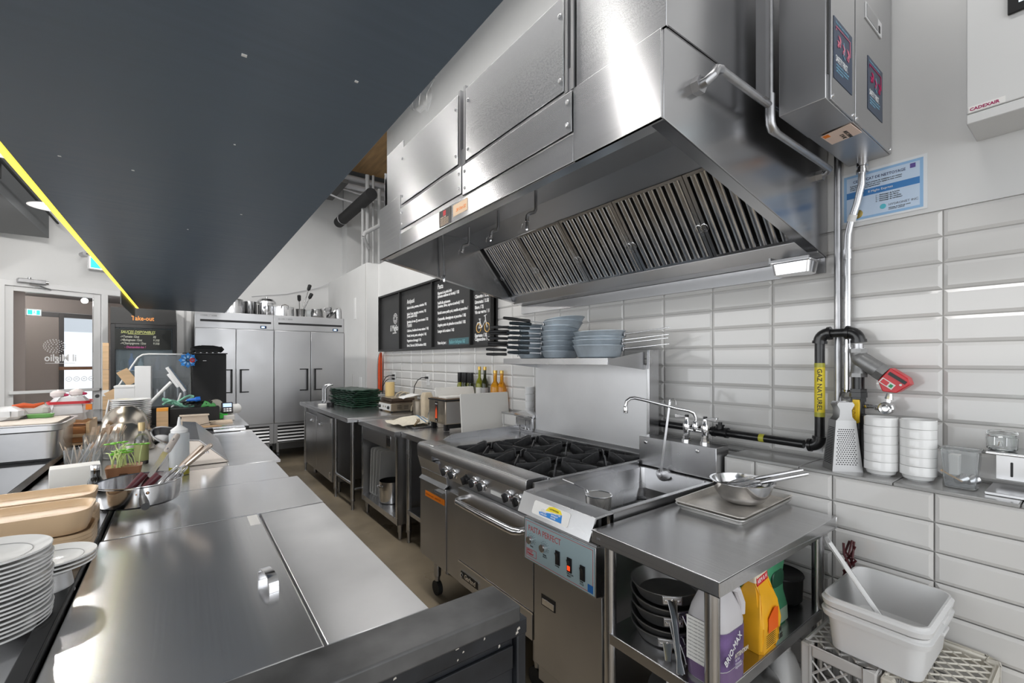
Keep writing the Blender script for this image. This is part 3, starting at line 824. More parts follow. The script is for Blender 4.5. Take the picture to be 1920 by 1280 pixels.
# griddle
MB().box((1.320, 2.414, 0.935), (2.034, 2.652, 0.9525)).build('griddle_plate', mat('griddle steel', (0.30, 0.30, 0.30, 1), 0.22, 1.0, noise=0.15, nscale=7, rnoise=0.08), rg)
MB().prism([(1.40, 0.955), (1.47, 0.985), (2.03, 1.0), (2.03, 0.935), (1.40, 0.935)], 2.653, 2.665, 'y').build('griddle_splash', S_PLAIN, rg)
MB().box((2.036, 2.505, 0.963), (2.052, 2.70, 1.072)).build('griddle_back', S_PLAIN, rg, bevel=0.002)
MB().prism([(2.03, 1.074), (2.055, 1.086), (2.12, 1.098), (2.12, 1.09), (2.036, 1.06)], 2.50, 2.72, 'y').build('flue_cap', S_BRIGHT, rg)
wr_ = MB()
for a, b_ in (((2.028, 2.685, 0.985), (2.028, 2.685, 1.055)), ((2.028, 2.685, 1.055), (2.028, 2.53, 1.045)), ((2.028, 2.53, 1.045), (2.028, 2.535, 0.975)), ((2.028, 2.535, 0.975), (2.028, 2.685, 0.985)), ((2.024, 2.57, 0.977), (2.024, 2.565, 1.048))):
    wr_.cyl(a, b_, 0.003, n=6)
wr_.build('wire_bracket', CHROME, rg)
# burner grates: cast iron stars, each its own thing
def grate(x, y, sx_, sy_):
    t = thing('burner_grate', 'grate', 'burner grate', (x, y, 0.912), 'cast iron burner grates on the range')
    fr = MB()
    z0, z1 = 0.928, 0.948
    hx, hy = sx_ / 2 - 0.003, sy_ / 2 - 0.003
    for s in (-1, 1):
        fr.box((x - hx, y + s * hy - 0.004, z0), (x + hx, y + s * hy + 0.004, z1 - 0.002))
        fr.box((x + s * hx - 0.004, y - hy, z0), (x + s * hx + 0.004, y + hy, z1 - 0.002))
        for q in (-1, 1):
            fr.box((x + s * (hx - .006) - 0.008, y + q * (hy - .006) - 0.008, 0.9125), (x + s * (hx - .006) + 0.008, y + q * (hy - .006) + 0.008, z0))
    fr.build('frame', IRON, t, bevel=0.0015)
    for k in range(8):
        a = k * PI / 4
        dx, dy = math.cos(a), math.sin(a)
        L_ = min(hx / abs(dx) if abs(dx) > .01 else 9, hy / abs(dy) if abs(dy) > .01 else 9)
        r0 = 0.036
        R_ = L_ - 0.004
        M = Matrix.Translation((x, y, 0)) @ Matrix.Rotation(a, 4, 'Z')
        hgt = 0.987 if k % 2 == 0 else 0.972
        fin = MB().prism([(r0, 0.942), (r0 + 0.008, hgt), (r0 + 0.030, hgt), (R_, 0.958), (R_, 0.932), (r0 + .02, 0.932)], -0.0038, 0.0038, 'y', M)
        fin.build('fin', IRON, t, bevel=0.0012)
    return t
gx, gy = (1.327 + 2.033) / 2, None
sx_, sy_ = (2.033 - 1.327) / 2, (2.404 - 1.513) / 3
nm = {(0, 0): 'front grate next to the pasta cooker', (0, 1): 'middle grate of the front row above the oven handle', (0, 2): 'front grate next to the griddle',
      (1, 0): 'rear grate nearest the faucet', (1, 1): 'middle grate of the rear row against the backguard', (1, 2): 'rear grate nearest the griddle splash'}
for i in range(2):
    for j in range(3):
        x, y = 1.327 + sx_ * (i + 0.5), 1.513 + sy_ * (j + 0.5)
        if i == j == 0:
            g0 = grate(x, y, sx_, sy_)
            g0['label'] = 'black cast iron ' + nm[(0, 0)]
        else:
            dup(g0, (x, y, 0.912), label='black cast iron ' + nm[(i, j)])
        b_ = MB().ring([(0.0, 0.018), (0.018, 0.016), (0.034, 0.012), (0.040, 0.004), (0.040, 0.0)], 20, c=(x, y, 0.912)).build('burner', IRON, rg)

# backguard and high shelf
bgd = thing('backguard_shelf', 'stainless backguard with high shelf behind the range', 'shelf', (2.08, 2.0, 0.96))
MB().box((2.061, 1.534, 0.945), (2.075, 2.497, 1.457)).build('back_panel', S_SPLASH, bgd, bevel=0.001)
MB().box((2.0525, 1.512, 0.963), (2.0605, 2.497, 0.985)).build('lower_edge', S_BODY, bgd)
MB().box((2.0765, 1.530, 0.95), (2.14, 2.495, 1.455)).build('flue_box', S_BODY, bgd)
MB().box((2.058, 1.5155, 0.95), (2.145, 1.5325, 1.540)).build('upright', S_PLAIN, bgd, bevel=0.002)
MB().box((1.76, 1.55, 1.489), (2.14, 2.47, 1.494)).build('shelf_plate', S_PLAIN, bgd)
MB().box((1.757, 1.548, 1.458), (1.7615, 2.472, 1.4945)).build('front_edge', S_PLAIN, bgd, bevel=0.001)
for y in (1.545, 2.468):
    MB().prism([(1.762, 1.460), (1.762, 1.488), (2.056, 1.530 if y < 2 else 1.488), (2.056, 1.430)], y, y + 0.004, 'y').build('side_bracket', S_BODY, bgd)

# ================================================================ PASTA COOKER
CX = 1.16
pk = thing('pasta_cooker', 'stainless pasta cooker with open tank and blue control panel', 'pasta cooker', (1.5, 1.28, 0))
# tank: opening between x 1.24..1.93, y 1.11..1.47
tk = MB()
TZ = 0.930
xo0, xo1, yo0, yo1 = 1.255, 1.915, 1.100, 1.455
tk.box((1.215, 1.078, TZ - 0.006), (xo0, 1.492, TZ)).box((xo1, 1.078, TZ - 0.006), (1.97, 1.492, TZ)).box((xo0, 1.078, TZ - 0.006), (xo1, yo0, TZ)).box((xo0, yo1, TZ - 0.006), (xo1, 1.492, TZ))
tk.build('tank_rim', S_PLAIN, pk, bevel=0.001)
ti = MB()
cxm, cym = (xo0 + xo1) / 2, (yo0 + yo1) / 2
hx, hy = (xo1 - xo0) / 2, (yo1 - yo0) / 2
ti.rect_loft([(hx, hy, 0.02, TZ), (hx - 0.01, hy - 0.008, 0.03, TZ - 0.10), (hx - 0.05, hy - 0.03, 0.04, TZ - 0.13), (hx - 0.06, hy - 0.04, 0.03, TZ - 0.36)], close_bottom=False, close_top=True, c=(cxm, cym))
ti.build('tank', S_PLAIN, pk)
MB().box((1.22, 1.486, TZ), (1.93, 1.496, TZ + 0.022)).build('side_splash', S_PLAIN, pk)
wt = MB().box((xo0 + 0.07, yo0 + 0.05, 0.78), (xo1 - 0.07, yo1 - 0.05, 0.785)).build('water', mat('cooking water', (0.25, 0.26, 0.26, 1), 0.05, trans=0.6, ior=1.33), pk)
ap = MB().prism([(1.225, 0.931), (1.165, 0.928), (1.132, 0.850), (1.140, 0.848), (1.172, 0.92), (1.225, 0.922)], 1.082, 1.490, 'y').build('front_apron', S_PLAIN, pk, bevel=0.001)
# warning label on the slanted apron
F = frame((1.1625, 1.415, 0.9235), (0, -1, 0), Vector((0.033, 0, 0.078)))
lbm = MB().rect_loft([(0.105, 0.026, 0.010, 0), (0.105, 0.026, 0.010, 0.0008)], M=F @ Matrix.Translation((0.115, -0.038, 0.0))).build('warning_label', PAPER, ap)
MB().prism([(0.060, -0.058), (0.185, -0.058), (0.178, -0.030), (0.052, -0.048)], 0.001, 0.0016, 'z', F).build('blue_field', mat('label blue', (0.02, 0.22, 0.62, 1), 0.4), lbm)
MB().prism([(0.085, -0.036), (0.178, -0.029), (0.165, -0.016), (0.125, -0.012), (0.10, -0.018)], 0.001, 0.0016, 'z', F).build('yellow_field', mat('label yellow', (0.85, 0.68, 0.02, 1), 0.4), lbm)
text('lettering', 'NE PAS\nUTILISER\nSANS EAU', 0.0085, F @ Matrix.Translation((0.062, -0.038, 0.0017)), TXTW, lbm, sx=1.0)
text('lettering', 'DO NOT USE\nWITHOUT\nWATER', 0.0085, F @ Matrix.Translation((0.122, -0.038, 0.0017)), TXTW, lbm, sx=1.0)
text('lettering', '! ATTENTION', 0.0085, F @ Matrix.Translation((0.105, -0.027, 0.0017)), TXTK, lbm, sx=1.0)
# vent slits, then control panel
MB().box((1.185, 1.086, 0.815), (1.20, 1.486, 0.92)).build('vent_back', BLACKM, pk)
for k in range(5):
    MB().box((1.176, 1.086, 0.822 + k * 0.014), (1.186, 1.486, 0.830 + k * 0.014)).build('vent_slat', S_BODY, pk)
cpz0, cpz1 = 0.650, 0.818
cb = MB().prism([(1.166, cpz1 + 0.004), (1.166, cpz0 - 0.006), (1.26, cpz0 - 0.02), (1.26, cpz1 + 0.004)], 1.082, 1.488, 'y').build('control_box', S_PLAIN, pk, bevel=0.002)
F = frame((1.1655, 1.480, cpz0), (0, -1, 0), (0, 0, 1))
PW, PH = 0.394, cpz1 - cpz0
pan = MB().box((0, 0, 0), (PW, PH, 0.0015), F).build('control_panel', mat('pale blue panel', (0.40, 0.52, 0.56, 1), 0.35), cb)
REDL = mat('dull red lettering', (0.55, 0.10, 0.10, 1), 0.5)
m_ = MB()
for a, b_ in (((0.006, 0.006), (PW - .006, 0.008)), ((0.006, PH - .008), (PW - .006, PH - .006)), ((0.006, 0.006), (0.008, PH - .006)), ((PW - .008, 0.006), (PW - .006, PH - .006))):
    m_.box((a[0], a[1], 0.0015), (b_[0], b_[1], 0.0019), F)
m_.build('red_border', REDL, pan)
text('title', 'PASTA PERFECT', 0.034, F @ Matrix.Translation((0.022, 0.122, 0.0016)), REDL, pan, sx=0.83, space=1.0)
m_ = MB()
for a, b_ in (((0.012, 0.018), (0.075, 0.0195)), ((0.012, 0.046), (0.075, 0.0475)), ((0.012, 0.018), (0.0135, 0.0475)), ((0.0735, 0.018), (0.075, 0.0475))):
    m_.box((a[0], a[1], 0.0015), (b_[0], b_[1], 0.0022), F)
m_.build('maker_frame', RED, pan)
text('maker_name', 'PITCO\nFrialator', 0.0125, F @ Matrix.Translation((0.016, 0.035, 0.0016)), RED, pan, sx=0.95, line=0.85, bold=0.0003)
def dial(x, z):
    d = MB().ring([(0, 0.020), (0.014, 0.020), (0.016, 0.018), (0.0175, 0.0)], 24, M=F @ Matrix.Translation((x, z, 0.0018))).build('dial', S_BRIGHT, pan)
    t_ = MB()
    for i in range(12):
        a = -0.6 + i * 0.4
        t_.box((0.021, -0.0006, 0), (0.026, 0.0006, 0.0003), F @ Matrix.Translation((x, z, 0.0018)) @ Matrix.Rotation(a, 4, 'Z'))
    t_.build('dial_ticks', TXTK, d)
dial(0.045, 0.090)
dial(0.128, 0.084)
text('lettering', 'TIMER', 0.008, F @ Matrix.Translation((0.033, 0.058, 0.0016)), TXTK, pan)
text('lettering', 'TIMER\nSELECT', 0.008, F @ Matrix.Translation((0.115, 0.050, 0.0016)), TXTK, pan)
for i, (x, z, lt) in enumerate(((0.205, 0.070, 'POWER'), (0.270, 0.066, 'FUNCTION\n SELECT'), (0.338, 0.062, 'TIMER\nCYCLE'))):
    s_ = MB().box((x - 0.012, z - 0.027, 0.0015), (x + 0.012, z + 0.027, 0.006), F).build('rocker_switch', BLACK, pan, bevel=0.001)
    MB().prism([(z - 0.020, 0.006), (z - 0.020, 0.0075), (z, 0.0075), (z + 0.020, 0.013), (z + 0.020, 0.006)], x - 0.008, x + 0.008, 'x', F).build('rocker', BLACK, s_)
    if i == 1:
        MB().box((x - 0.007, z - 0.019, 0.0076), (x + 0.007, z - 0.002, 0.0084), F).build('red_lamp', mat('red lamp', (0.9, 0.05, 0.01, 1), 0.3, emit=1.2, emcol=(1, 0.06, 0.01, 1)), s_)
    text('lettering', lt, 0.0085, F @ Matrix.Translation((x - 0.016, z - 0.037, 0.0016)), TXTK, pan, sx=0.8)
MB().box((PW - 0.032, 0.006, 0.0015), (PW - 0.006, 0.034, 0.0021), F).build('blue_sticker', mat('blue sticker', (0.02, 0.16, 0.5, 1), 0.4), pan)
# body and door
MB().box((1.245, 1.084, 0.10), (1.96, 1.488, 0.645)).build('body', S_BODY, pk, bevel=0.002)
MB().box((1.9585, 1.084, 0.645), (1.965, 1.488, 0.924)).box((1.262, 1.0825, 0.645), (1.958, 1.0865, 0.924)).box((1.262, 1.4865, 0.645), (1.958, 1.4905, 0.924)).build('tank_housing', S_BODY, pk)
dr = MB().box((1.205, 1.088, 0.20), (1.244, 1.470, 0.632)).build('door', S_BODY, pk, bevel=0.003)
F = frame((1.2045, 1.42, 0.50), (0, -1, 0), (0, 0, 1))
MB().box((0.0, -0.035, 0), (0.085, 0.01, 0.0015), F).build('door_recess', BLACK, dr)
MB().box((0.006, -0.030, 0.0015), (0.079, -0.004, 0.004), F).build('door_pull', S_BRIGHT, dr, bevel=0.001)
for x in (1.30, 1.9):
    for y in (1.13, 1.44):
        MB().cyl((x, y, 0.10), (x, y, 0.0), 0.022, n=14).build('leg', GALV, pk)
# backsplash box that carries the faucet
BSX = 1.945
MB().box((BSX, 1.072, 0.935), (2.055, 1.496, 1.083)).build('backsplash', S_PLAIN, pk, bevel=0.002)
for y in (1.455, 1.165):
    MB().ring([(0, 0.005), (0.008, 0.004), (0.010, 0)], 12, M=frame((BSX - 0.0005, y, 1.055), (0, -1, 0), (0, 0, 1))).build('screw', S_BRIGHT, pk)
# basket hanging inside
bk = thing('wire_basket', 'fine steel mesh basket with long handle in the pasta tank', 'strainer basket', (1.44, 1.32, 0.93))
MESHM = mat('wire mesh', (0.62, 0.60, 0.57, 1), 0.35, 0.8)
ntm = MESHM.node_tree
tcm = ntm.nodes.new('ShaderNodeTexCoord')
mpm = ntm.nodes.new('ShaderNodeMapping'); mpm.inputs['Rotation'].default_value = (0.6, 0.5, 0.785)
chk = ntm.nodes.new('ShaderNodeTexBrick'); chk.inputs['Scale'].default_value = 120
chk.offset = 0.0
for q, v_ in (('Brick Width', 0.5), ('Row Height', 0.5), ('Mortar Size', 0.13)):
    chk.inputs[q].default_value = v_
chk.inputs['Color1'].default_value = (0.12, 0.12, 0.12, 1); chk.inputs['Color2'].default_value = (0.12, 0.12, 0.12, 1); chk.inputs['Mortar'].default_value = (1, 1, 1, 1)
ntm.links.new(tcm.outputs['Object'], mpm.inputs[0]); ntm.links.new(mpm.outputs[0], chk.inputs[0])
ntm.links.new(chk.outputs[0], ntm.nodes['Principled BSDF'].inputs['Alpha'])
bx, by, bz = 1.440, 1.318, 0.905
MB().ring([(0.054, bz), (0.051, bz - 0.09), (0.040, bz - 0.10), (0.0, bz - 0.102)], 28, c=(bx, by, 0)).build('mesh_body', MESHM, bk)
MB().tube([(bx + 0.055 * math.cos(a), by + 0.055 * math.sin(a), bz) for a in [2 * PI * i / 32 for i in range(32)]], 0.0028, 6, close=True).build('rim', S_BRIGHT, bk)
hs = MB()
for s in (-1, 1):
    hs.tube([(bx - 0.030, by + 0.034 + s * 0.010, bz - 0.05), (bx - 0.034, by + 0.036 + s * 0.010, bz), (bx - 0.038, by + 0.042 + s * 0.009, bz + 0.018), (bx - 0.055, by + 0.10 + s * 0.004, bz + 0.034)], 0.0022, 6)
hs.tube([(bx - 0.053, by + 0.095, bz + 0.033), (bx - 0.070, by + 0.150, bz + 0.044)], 0.0045, 8)
hs.build('handle', S_BRIGHT, bk)

# ---- pre-rinse style faucet
fa = thing('pot_filler_faucet', 'chrome two handle faucet on the pasta cooker backsplash', 'faucet', (2.02, 1.22, 1.083))
fx = 2.015
for y, s in ((1.262, 1), (1.165, -1)):
    MB().tube([(fx, y, 1.083), (fx, y, 1.092), (fx, y, 1.093), (fx, y, 1.107), (fx, y, 1.108), (fx, y, 1.122)], [.024, .024, .019, .019, .016, .016], 8).build('shank_nut', CHROME, fa)
    MB().tube([(fx, y, 1.122), (fx, y, 1.135), (fx, y, 1.16), (fx, y, 1.175), (fx, y, 1.182), (fx, y, 1.20)], [.014, .018, .020, .016, .012, .010], 14).build('valve_body', CHROME, fa)
    lv = MB()
    lv.add([(fx - .008, y, 1.205), (fx + .008, y, 1.205), (fx + .010, y - s * 0.0 - 0.062 * (1 if s < 0 else -1), 1.213), (fx - .010, y - 0.062 * (1 if s < 0 else -1), 1.213),
            (fx - .006, y, 1.198), (fx + .006, y, 1.198), (fx + .010, y - 0.060 * (1 if s < 0 else -1), 1.190), (fx - .010, y - 0.060 * (1 if s < 0 else -1), 1.190)],
           [(0, 1, 2, 3), (7, 6, 5, 4), (0, 4, 5, 1), (1, 5, 6, 2), (2, 6, 7, 3), (3, 7, 4, 0)])
    lv.build('lever', S_BRIGHT, fa, bevel=0.002)
    MB().tube([(fx, y, 1.196), (fx, y, 1.212)], [0.010, 0.009], 10).build('lever_cap', BLACK, fa)
MB().cyl((fx, 1.262, 1.14), (fx, 1.165, 1.14), 0.011, n=12).build('bridge', CHROME, fa)
MB().tube([(fx, 1.215, 1.135), (fx, 1.215, 1.15), (fx, 1.215, 1.18), (fx, 1.215, 1.185)], [.012, .017, .015, .011], 12).build('spout_base', CHROME, fa)
sp = [(fx, 1.215, 1.18), (fx, 1.215, 1.205), (fx - .006, 1.222, 1.225), (fx - .020, 1.240, 1.235), (fx - .05, 1.275, 1.243), (fx - .16, 1.405, 1.285), (fx - .185, 1.433, 1.293), (fx - .20, 1.45, 1.290), (fx - .212, 1.463, 1.275), (fx - .215, 1.467, 1.25)]
MB().tube(sp, 0.0085, 12).build('swing_spout', CHROME, fa)
MB().tube([(fx - .215, 1.467, 1.252), (fx - .215, 1.467, 1.245), (fx - .215, 1.467, 1.225), (fx - .215, 1.467, 1.215)], [.009, .012, .012, .010], 12).build('aerator', CHROME, fa)
# ladle hooked over the spout
ld = thing('ladle', 'steel ladle hooked over the faucet spout', 'ladle', (1.93, 1.29, 1.28))
lx = fx - 0.075
MB().prism([(-0.006, 0), (0.006, 0), (0.005, 0.36), (-0.005, 0.36)], 0, 0.002, 'z', frame((lx - 0.035, 1.335, 0.93), Vector((0.8, -0.6, 0)), Vector((0.030, -0.03, 0.345)))).build('stem', S_PLAIN, ld)
MB().tube([(lx - 0.005, 1.305, 1.278), (lx + 0.0, 1.300, 1.290), (lx + 0.010, 1.293, 1.292), (lx + 0.018, 1.288, 1.282), (lx + 0.020, 1.287, 1.262)], 0.003, 6).build('hook', S_PLAIN, ld)
M = Matrix.Translation((lx - 0.04, 1.315, 0.925)) @ Matrix.Rotation(0.5, 4, 'X') @ Matrix.Rotation(-0.5, 4, 'Y')
MB().ring([(0.0, -0.030), (0.018, -0.027), (0.030, -0.016), (0.035, 0.0), (0.036, 0.0), (0.031, -0.018), (0.019, -0.0295), (0.0, -0.0325)], 24, M=M).build('bowl', S_PLAIN, ld)
# ================================================================ WORK TABLES
def table(name, label, x0, x1, y0, y1, zt, shelf_z=None, legs=None, thick=0.042, mtop=None, upturn=False):
    t = thing(name, label, 'work table', ((x0 + x1) / 2, (y0 + y1) / 2, 0))
    mtop = mtop or S_TOP
    MB().box((x0, y0, zt - 0.004), (x1, y1, zt)).box((x0, y0, zt - thick), (x0 + 0.003, y1, zt - 0.003)).box((x1 - 0.003, y0, zt - thick), (x1, y1, zt - 0.003)).box((x0, y0, zt - thick), (x1, y0 + 0.003, zt - 0.003)).box((x0, y1 - 0.003, zt - thick), (x1, y1, zt - 0.003)).build('table_top', mtop, t, bevel=0.0025)
    legs = legs or [(x0 + 0.045, y0 + 0.045), (x1 - 0.05, y0 + 0.045), (x0 + 0.045, y1 - 0.045), (x1 - 0.05, y1 - 0.045)]
    for (lx_, ly_) in legs:
        lg = MB().cyl((lx_, ly_, 0.10), (lx_, ly_, zt - 0.006), 0.0205, n=20).build('leg', S_PLAIN, t)
        MB().tube([(lx_, ly_, 0.10), (lx_, ly_, 0.085), (lx_, ly_, 0.083), (lx_, ly_, 0.015), (lx_, ly_, 0.0)], [.0235, .0235, .016, .013, .016], 12).build('foot', GALV, lg)
    if shelf_z:
        MB().box((x0 + 0.03, y0 + 0.032, shelf_z - 0.004), (x1 - 0.03, y1 - 0.032, shelf_z)).box((x0 + 0.028, y0 + 0.03, shelf_z - 0.035), (x0 + 0.031, y1 - 0.03, shelf_z)).box((x0 + 0.03, y0 + 0.028, shelf_z - 0.035), (x1 - 0.03, y0 + 0.031, shelf_z)).build('lower_shelf', S_PLAIN, t, bevel=0.002)
    return t
wt_ = table('work_table', 'small stainless work table beside the pasta cooker with baking tray on top', 1.13, 1.962, 0.614, 1.068, 0.90, 0.56)
F = frame((1.1295, 1.045, 0.872), (0, -1, 0), (0, 0, 1))
text('stamped_name', 'EFI', 0.012, F, GALV, wt_)

# baking trays and mixing bowl on it
def sheet_pan(cx_, cy_, z, hx, hy, rot, name, label, m=None, h=0.022, group=None):
    t = thing(name, label, 'baking tray', (cx_, cy_, z), group)
    OFF[t.name] = (0, 0, 0)
    m = m or ALU_DULL
    MB().rect_loft([(hx - .015, hy - .015, .02, 0.0), (hx - .004, hy - .004, .024, h - .004), (hx, hy, .026, h - .003), (hx, hy, .026, h), (hx - .006, hy - .006, .022, h), (hx - .017, hy - .017, .018, 0.0022)]).build('pan', m, t, angle=50)
    t.rotation_euler = (0, 0, rot)
    return t
tr0 = sheet_pan(1.800, 0.905, 0.9005, 0.245, 0.135, 0.03, 'baking_tray', 'worn aluminium baking tray, lower of two on the work table', group='baking trays on the work table')
tr1 = dup(tr0, (1.800, 0.906, 0.9115), 0.035, label='stained aluminium baking tray, upper of two, holding the mixing bowl')
for c in kids(tr1):
    c.data = c.data.copy()
    c.data.materials[0] = mat('stained tray', (0.70, 0.66, 0.61, 1), 0.4, 0.8, noise=0.3, nscale=7, rnoise=0.1)
bwl = thing('mixing_bowl', 'steel mixing bowl with dark batter inside on the baking trays', 'mixing bowl', (1.80, 0.885, 0.915))
MB().ring([(0.0, 0.0), (0.050, 0.0), (0.078, 0.014), (0.100, 0.045), (0.112, 0.085), (0.119, 0.088), (0.119, 0.0895), (0.110, 0.0895), (0.098, 0.048), (0.076, 0.018), (0.048, 0.004), (0.0, 0.004)], 48, c=(1.80, 0.885, 0.915)).build('bowl', S_BRIGHT, bwl)
MB().ring([(0.0, 0.058), (0.06, 0.060), (0.098, 0.056)], 28, c=(1.80, 0.885, 0.915)).build('dark_contents', mat('dark contents', (0.03, 0.025, 0.02, 1), 0.5, bump=0.5, nscale=40), bwl)
def whisk(x0, x1, label, group, wires=7, ln=0.1, r=0.022, hm=None, hr=0.008):
    """x0: wire end, x1: handle end"""
    a, b_ = Vector(x0), Vector(x1)
    d = (b_ - a).normalized()
    L_ = (b_ - a).length
    t = thing('whisk', label, 'whisk', tuple(a), group)
    s = d.cross(Vector((0, 0, 1))).normalized()
    u = s.cross(d)
    m_ = MB()
    for k in range(wires):
        q = PI * k / wires
        w_ = s * math.cos(q) + u * math.sin(q)
        pts = []
        for i in range(13):
            f = i / 12 * PI
            pts.append(a + d * (ln * (1 - math.sin(f)) if False else 0) + d * (ln * (0.5 + 0.5 * math.cos(f * 2))) * 1.0 + w_ * (r * math.sin(f) * 0 + r * math.cos(f) * (1 if True else 0) * (0.15 + 0.85 * math.sin(f) ** 0.7)))
        m_.tube(pts, 0.0011, 5)
    m_.build('wires', S_BRIGHT, t)
    MB().tube([a + d * (ln - .005), a + d * (ln + .01), b_ - d * .01, b_], [hr * .7, hr, hr, hr * .8], 10).build('handle', hm or S_PLAIN, t)
    return t
whisk((1.77, 0.93, 0.982), (1.955, 0.725, 1.052), 'steel whisk lying upper across the mixing bowl on the trays', 'whisks in the mixing bowl', ln=0.11, hm=S_PLAIN)
whisk((1.745, 0.895, 0.978), (1.935, 0.70, 1.045), 'steel whisk lying lower across the mixing bowl on the trays', 'whisks in the mixing bowl', ln=0.11, hm=S_PLAIN)

# ---- pans
def pan_mesh(R_, H_, m, parent):
    return MB().ring([(0.0, 0.0), (R_ * .72, 0.0), (R_ * .80, H_ * .1), (R_ * .97, H_ * .93), (R_ * 1.0, H_ * .97), (R_, H_), (R_ * .965, H_), (R_ * .78, H_ * .15), (R_ * .70, 0.004), (0, 0.004)], 40).build('pan_body', m, parent)
def frying_pan(label, group, R_=0.13, H_=0.045, sleeve=BLACK, hl=0.20, rise=0.25, bare=False, m=None, name='frying_pan', w_=0.011):
    """at origin, handle along +x"""
    t = thing(name, label, 'frying pan', (0, 0, 0), group)
    pan_mesh(R_, H_, m or ALU, t)
    z0 = H_ * .72
    MB().box((R_ * .93, -0.03, z0 - .016), (R_ * .985, 0.03, z0 + .012)).build('handle_bracket', S_BODY if not bare else GALV, t, bevel=0.004)
    for s in (-1, 0, 1):
        MB().sphere((R_ * .985, s * .02, z0 - .002 + (0.004 if s == 0 else 0)), 0.005, 8, sc=(.6, 1, 1)).build('rivet', S_BRIGHT, t)
    M = Matrix.Translation((R_ * .96, 0, z0)) @ Matrix.Rotation(-rise, 4, 'Y')
    if bare:
        MB().rect_loft([(0.003, w_ * 1.3, .002, 0), (0.003, w_ * .75, .002, 0.05), (0.003, w_ * .6, .002, hl * .8), (0.003, w_, .002, hl)], M=M @ Matrix.Rotation(PI / 2, 4, 'Y')).build('handle', S_BRIGHT, t)
    else:
        MB().box((0, -w_ * .7, -.002), (hl * .38, w_ * .7, .002), M).build('handle_stem', GALV, t)
        prof = [(0.006, .006, .004, 0), (0.0095, .012, .006, 0.01), (0.0085, .0105, .006, hl * .25), (0.0105, .0135, .007, hl * .45), (0.008, .012, .006, hl * .66), (0.004, .007, .0035, hl * .68)]
        MB().rect_loft(prof, M=M @ Matrix.Translation((hl * .34, 0, 0)) @ Matrix.Rotation(PI / 2, 4, 'Y')).build('grip', sleeve, t)
    return t
SZ = 1.4945
HA = math.atan2(0.62, -0.78)
TEAL = mat('dark teal grip', (0.004, 0.035, 0.060, 1), 0.35)
TEALD = mat('black teal grip', (0.004, 0.012, 0.018, 1), 0.4)
ordn = ['bottom', 'second from the bottom', 'third from the bottom', 'fourth from the bottom', 'fifth from the bottom', 'sixth from the bottom', 'seventh from the bottom', 'eighth from the bottom']
# stack by the menu board end of the shelf: black grips
pA = frying_pan('', 'black gripped pans in the stack at the menu end of the shelf', R_=0.125, H_=0.042, hl=0.21, rise=0.03)
offs = [0.02, 0.0, -0.02, 0.04, 0.055, 0.0, 0.07, 0.03]
for k in range(8):
    p_ = pA if k == 0 else dup(pA)
    p_.location = (1.925 + 0.004 * ((k * 7) % 3 - 1), 2.335 + 0.006 * ((k * 5) % 3 - 1) - 0.004 * k, SZ + 0.026 * k)
    p_.rotation_euler = (0.0, -0.02 * ((k % 3) - 1), HA + [0.0, 0.03, 0.0, -0.05, -0.10, -0.04, -0.14, -0.18][k])
    p_['label'] = 'black gripped frying pan, %s in the menu side stack' % (ordn[k] if k < 7 else 'topmost')
# middle stack: teal grips, topped by two tilted pans
pB = frying_pan('', 'teal gripped pans in the middle stack of the shelf', R_=0.125, H_=0.045, sleeve=TEAL, hl=0.21, rise=0.03)
for k in range(6):
    p_ = pB if k == 0 else dup(pB)
    p_.location = (1.905 + 0.003 * ((k * 7) % 3 - 1), 2.065 + 0.005 * ((k * 5) % 3 - 1), SZ + 0.031 * k)
    p_.rotation_euler = (0, 0, HA - 0.05 + 0.03 * ((k * 4) % 3 - 1))
    p_['label'] = 'teal gripped frying pan, %s in the middle stack' % (ordn[k] if k < 5 else 'sixth from the bottom')
    if k in (0, 1, 2):
        for c in bpy.data.objects:
            if c.parent == p_ and c.name.startswith('grip'):
                c.data = c.data.copy()
                c.data.materials[0] = TEALD
p_ = dup(pB)
p_.location = (1.905, 2.045, SZ + 0.176)
p_.rotation_euler = (0.10, -0.02, HA)
p_['label'] = 'tilted worn pan lying second from top of the middle stack'
pT = frying_pan('dented aluminium frying pan with black grip raised, topmost of the middle stack', 'teal gripped pans in the middle stack of the shelf', R_=0.128, H_=0.038, hl=0.26, rise=0.22)
pT.location = (1.915, 2.035, SZ + 0.206)
pT.rotation_euler = (0.06, 0.09, HA - 0.05)
# right stack: deep pans with bare steel handles
pC = frying_pan('', 'bare handled saute pans at the faucet end of the shelf', R_=0.148, H_=0.072, hl=0.24, rise=0.10, bare=True, name='saute_pan', w_=0.008)
for k, (z, r, ri) in enumerate(((0, 0.03, 0.0), (0.030, 0.02, 0.02), (0.048, -0.02, 0.02), (0.078, 0.06, 0.10))):
    p_ = pC if k == 0 else dup(pC)
    p_.location = (1.905 + 0.003 * k, 1.745 + 0.004 * ((k * 2) % 3), SZ + z)
    p_.rotation_euler = (0.0, -ri * 0.3, math.radians(-62) + r)
    p_['label'] = 'deep saute pan with bare steel handle, %s in its stack' % (['bottom', 'second from the bottom', 'second from the top', 'topmost'][k])

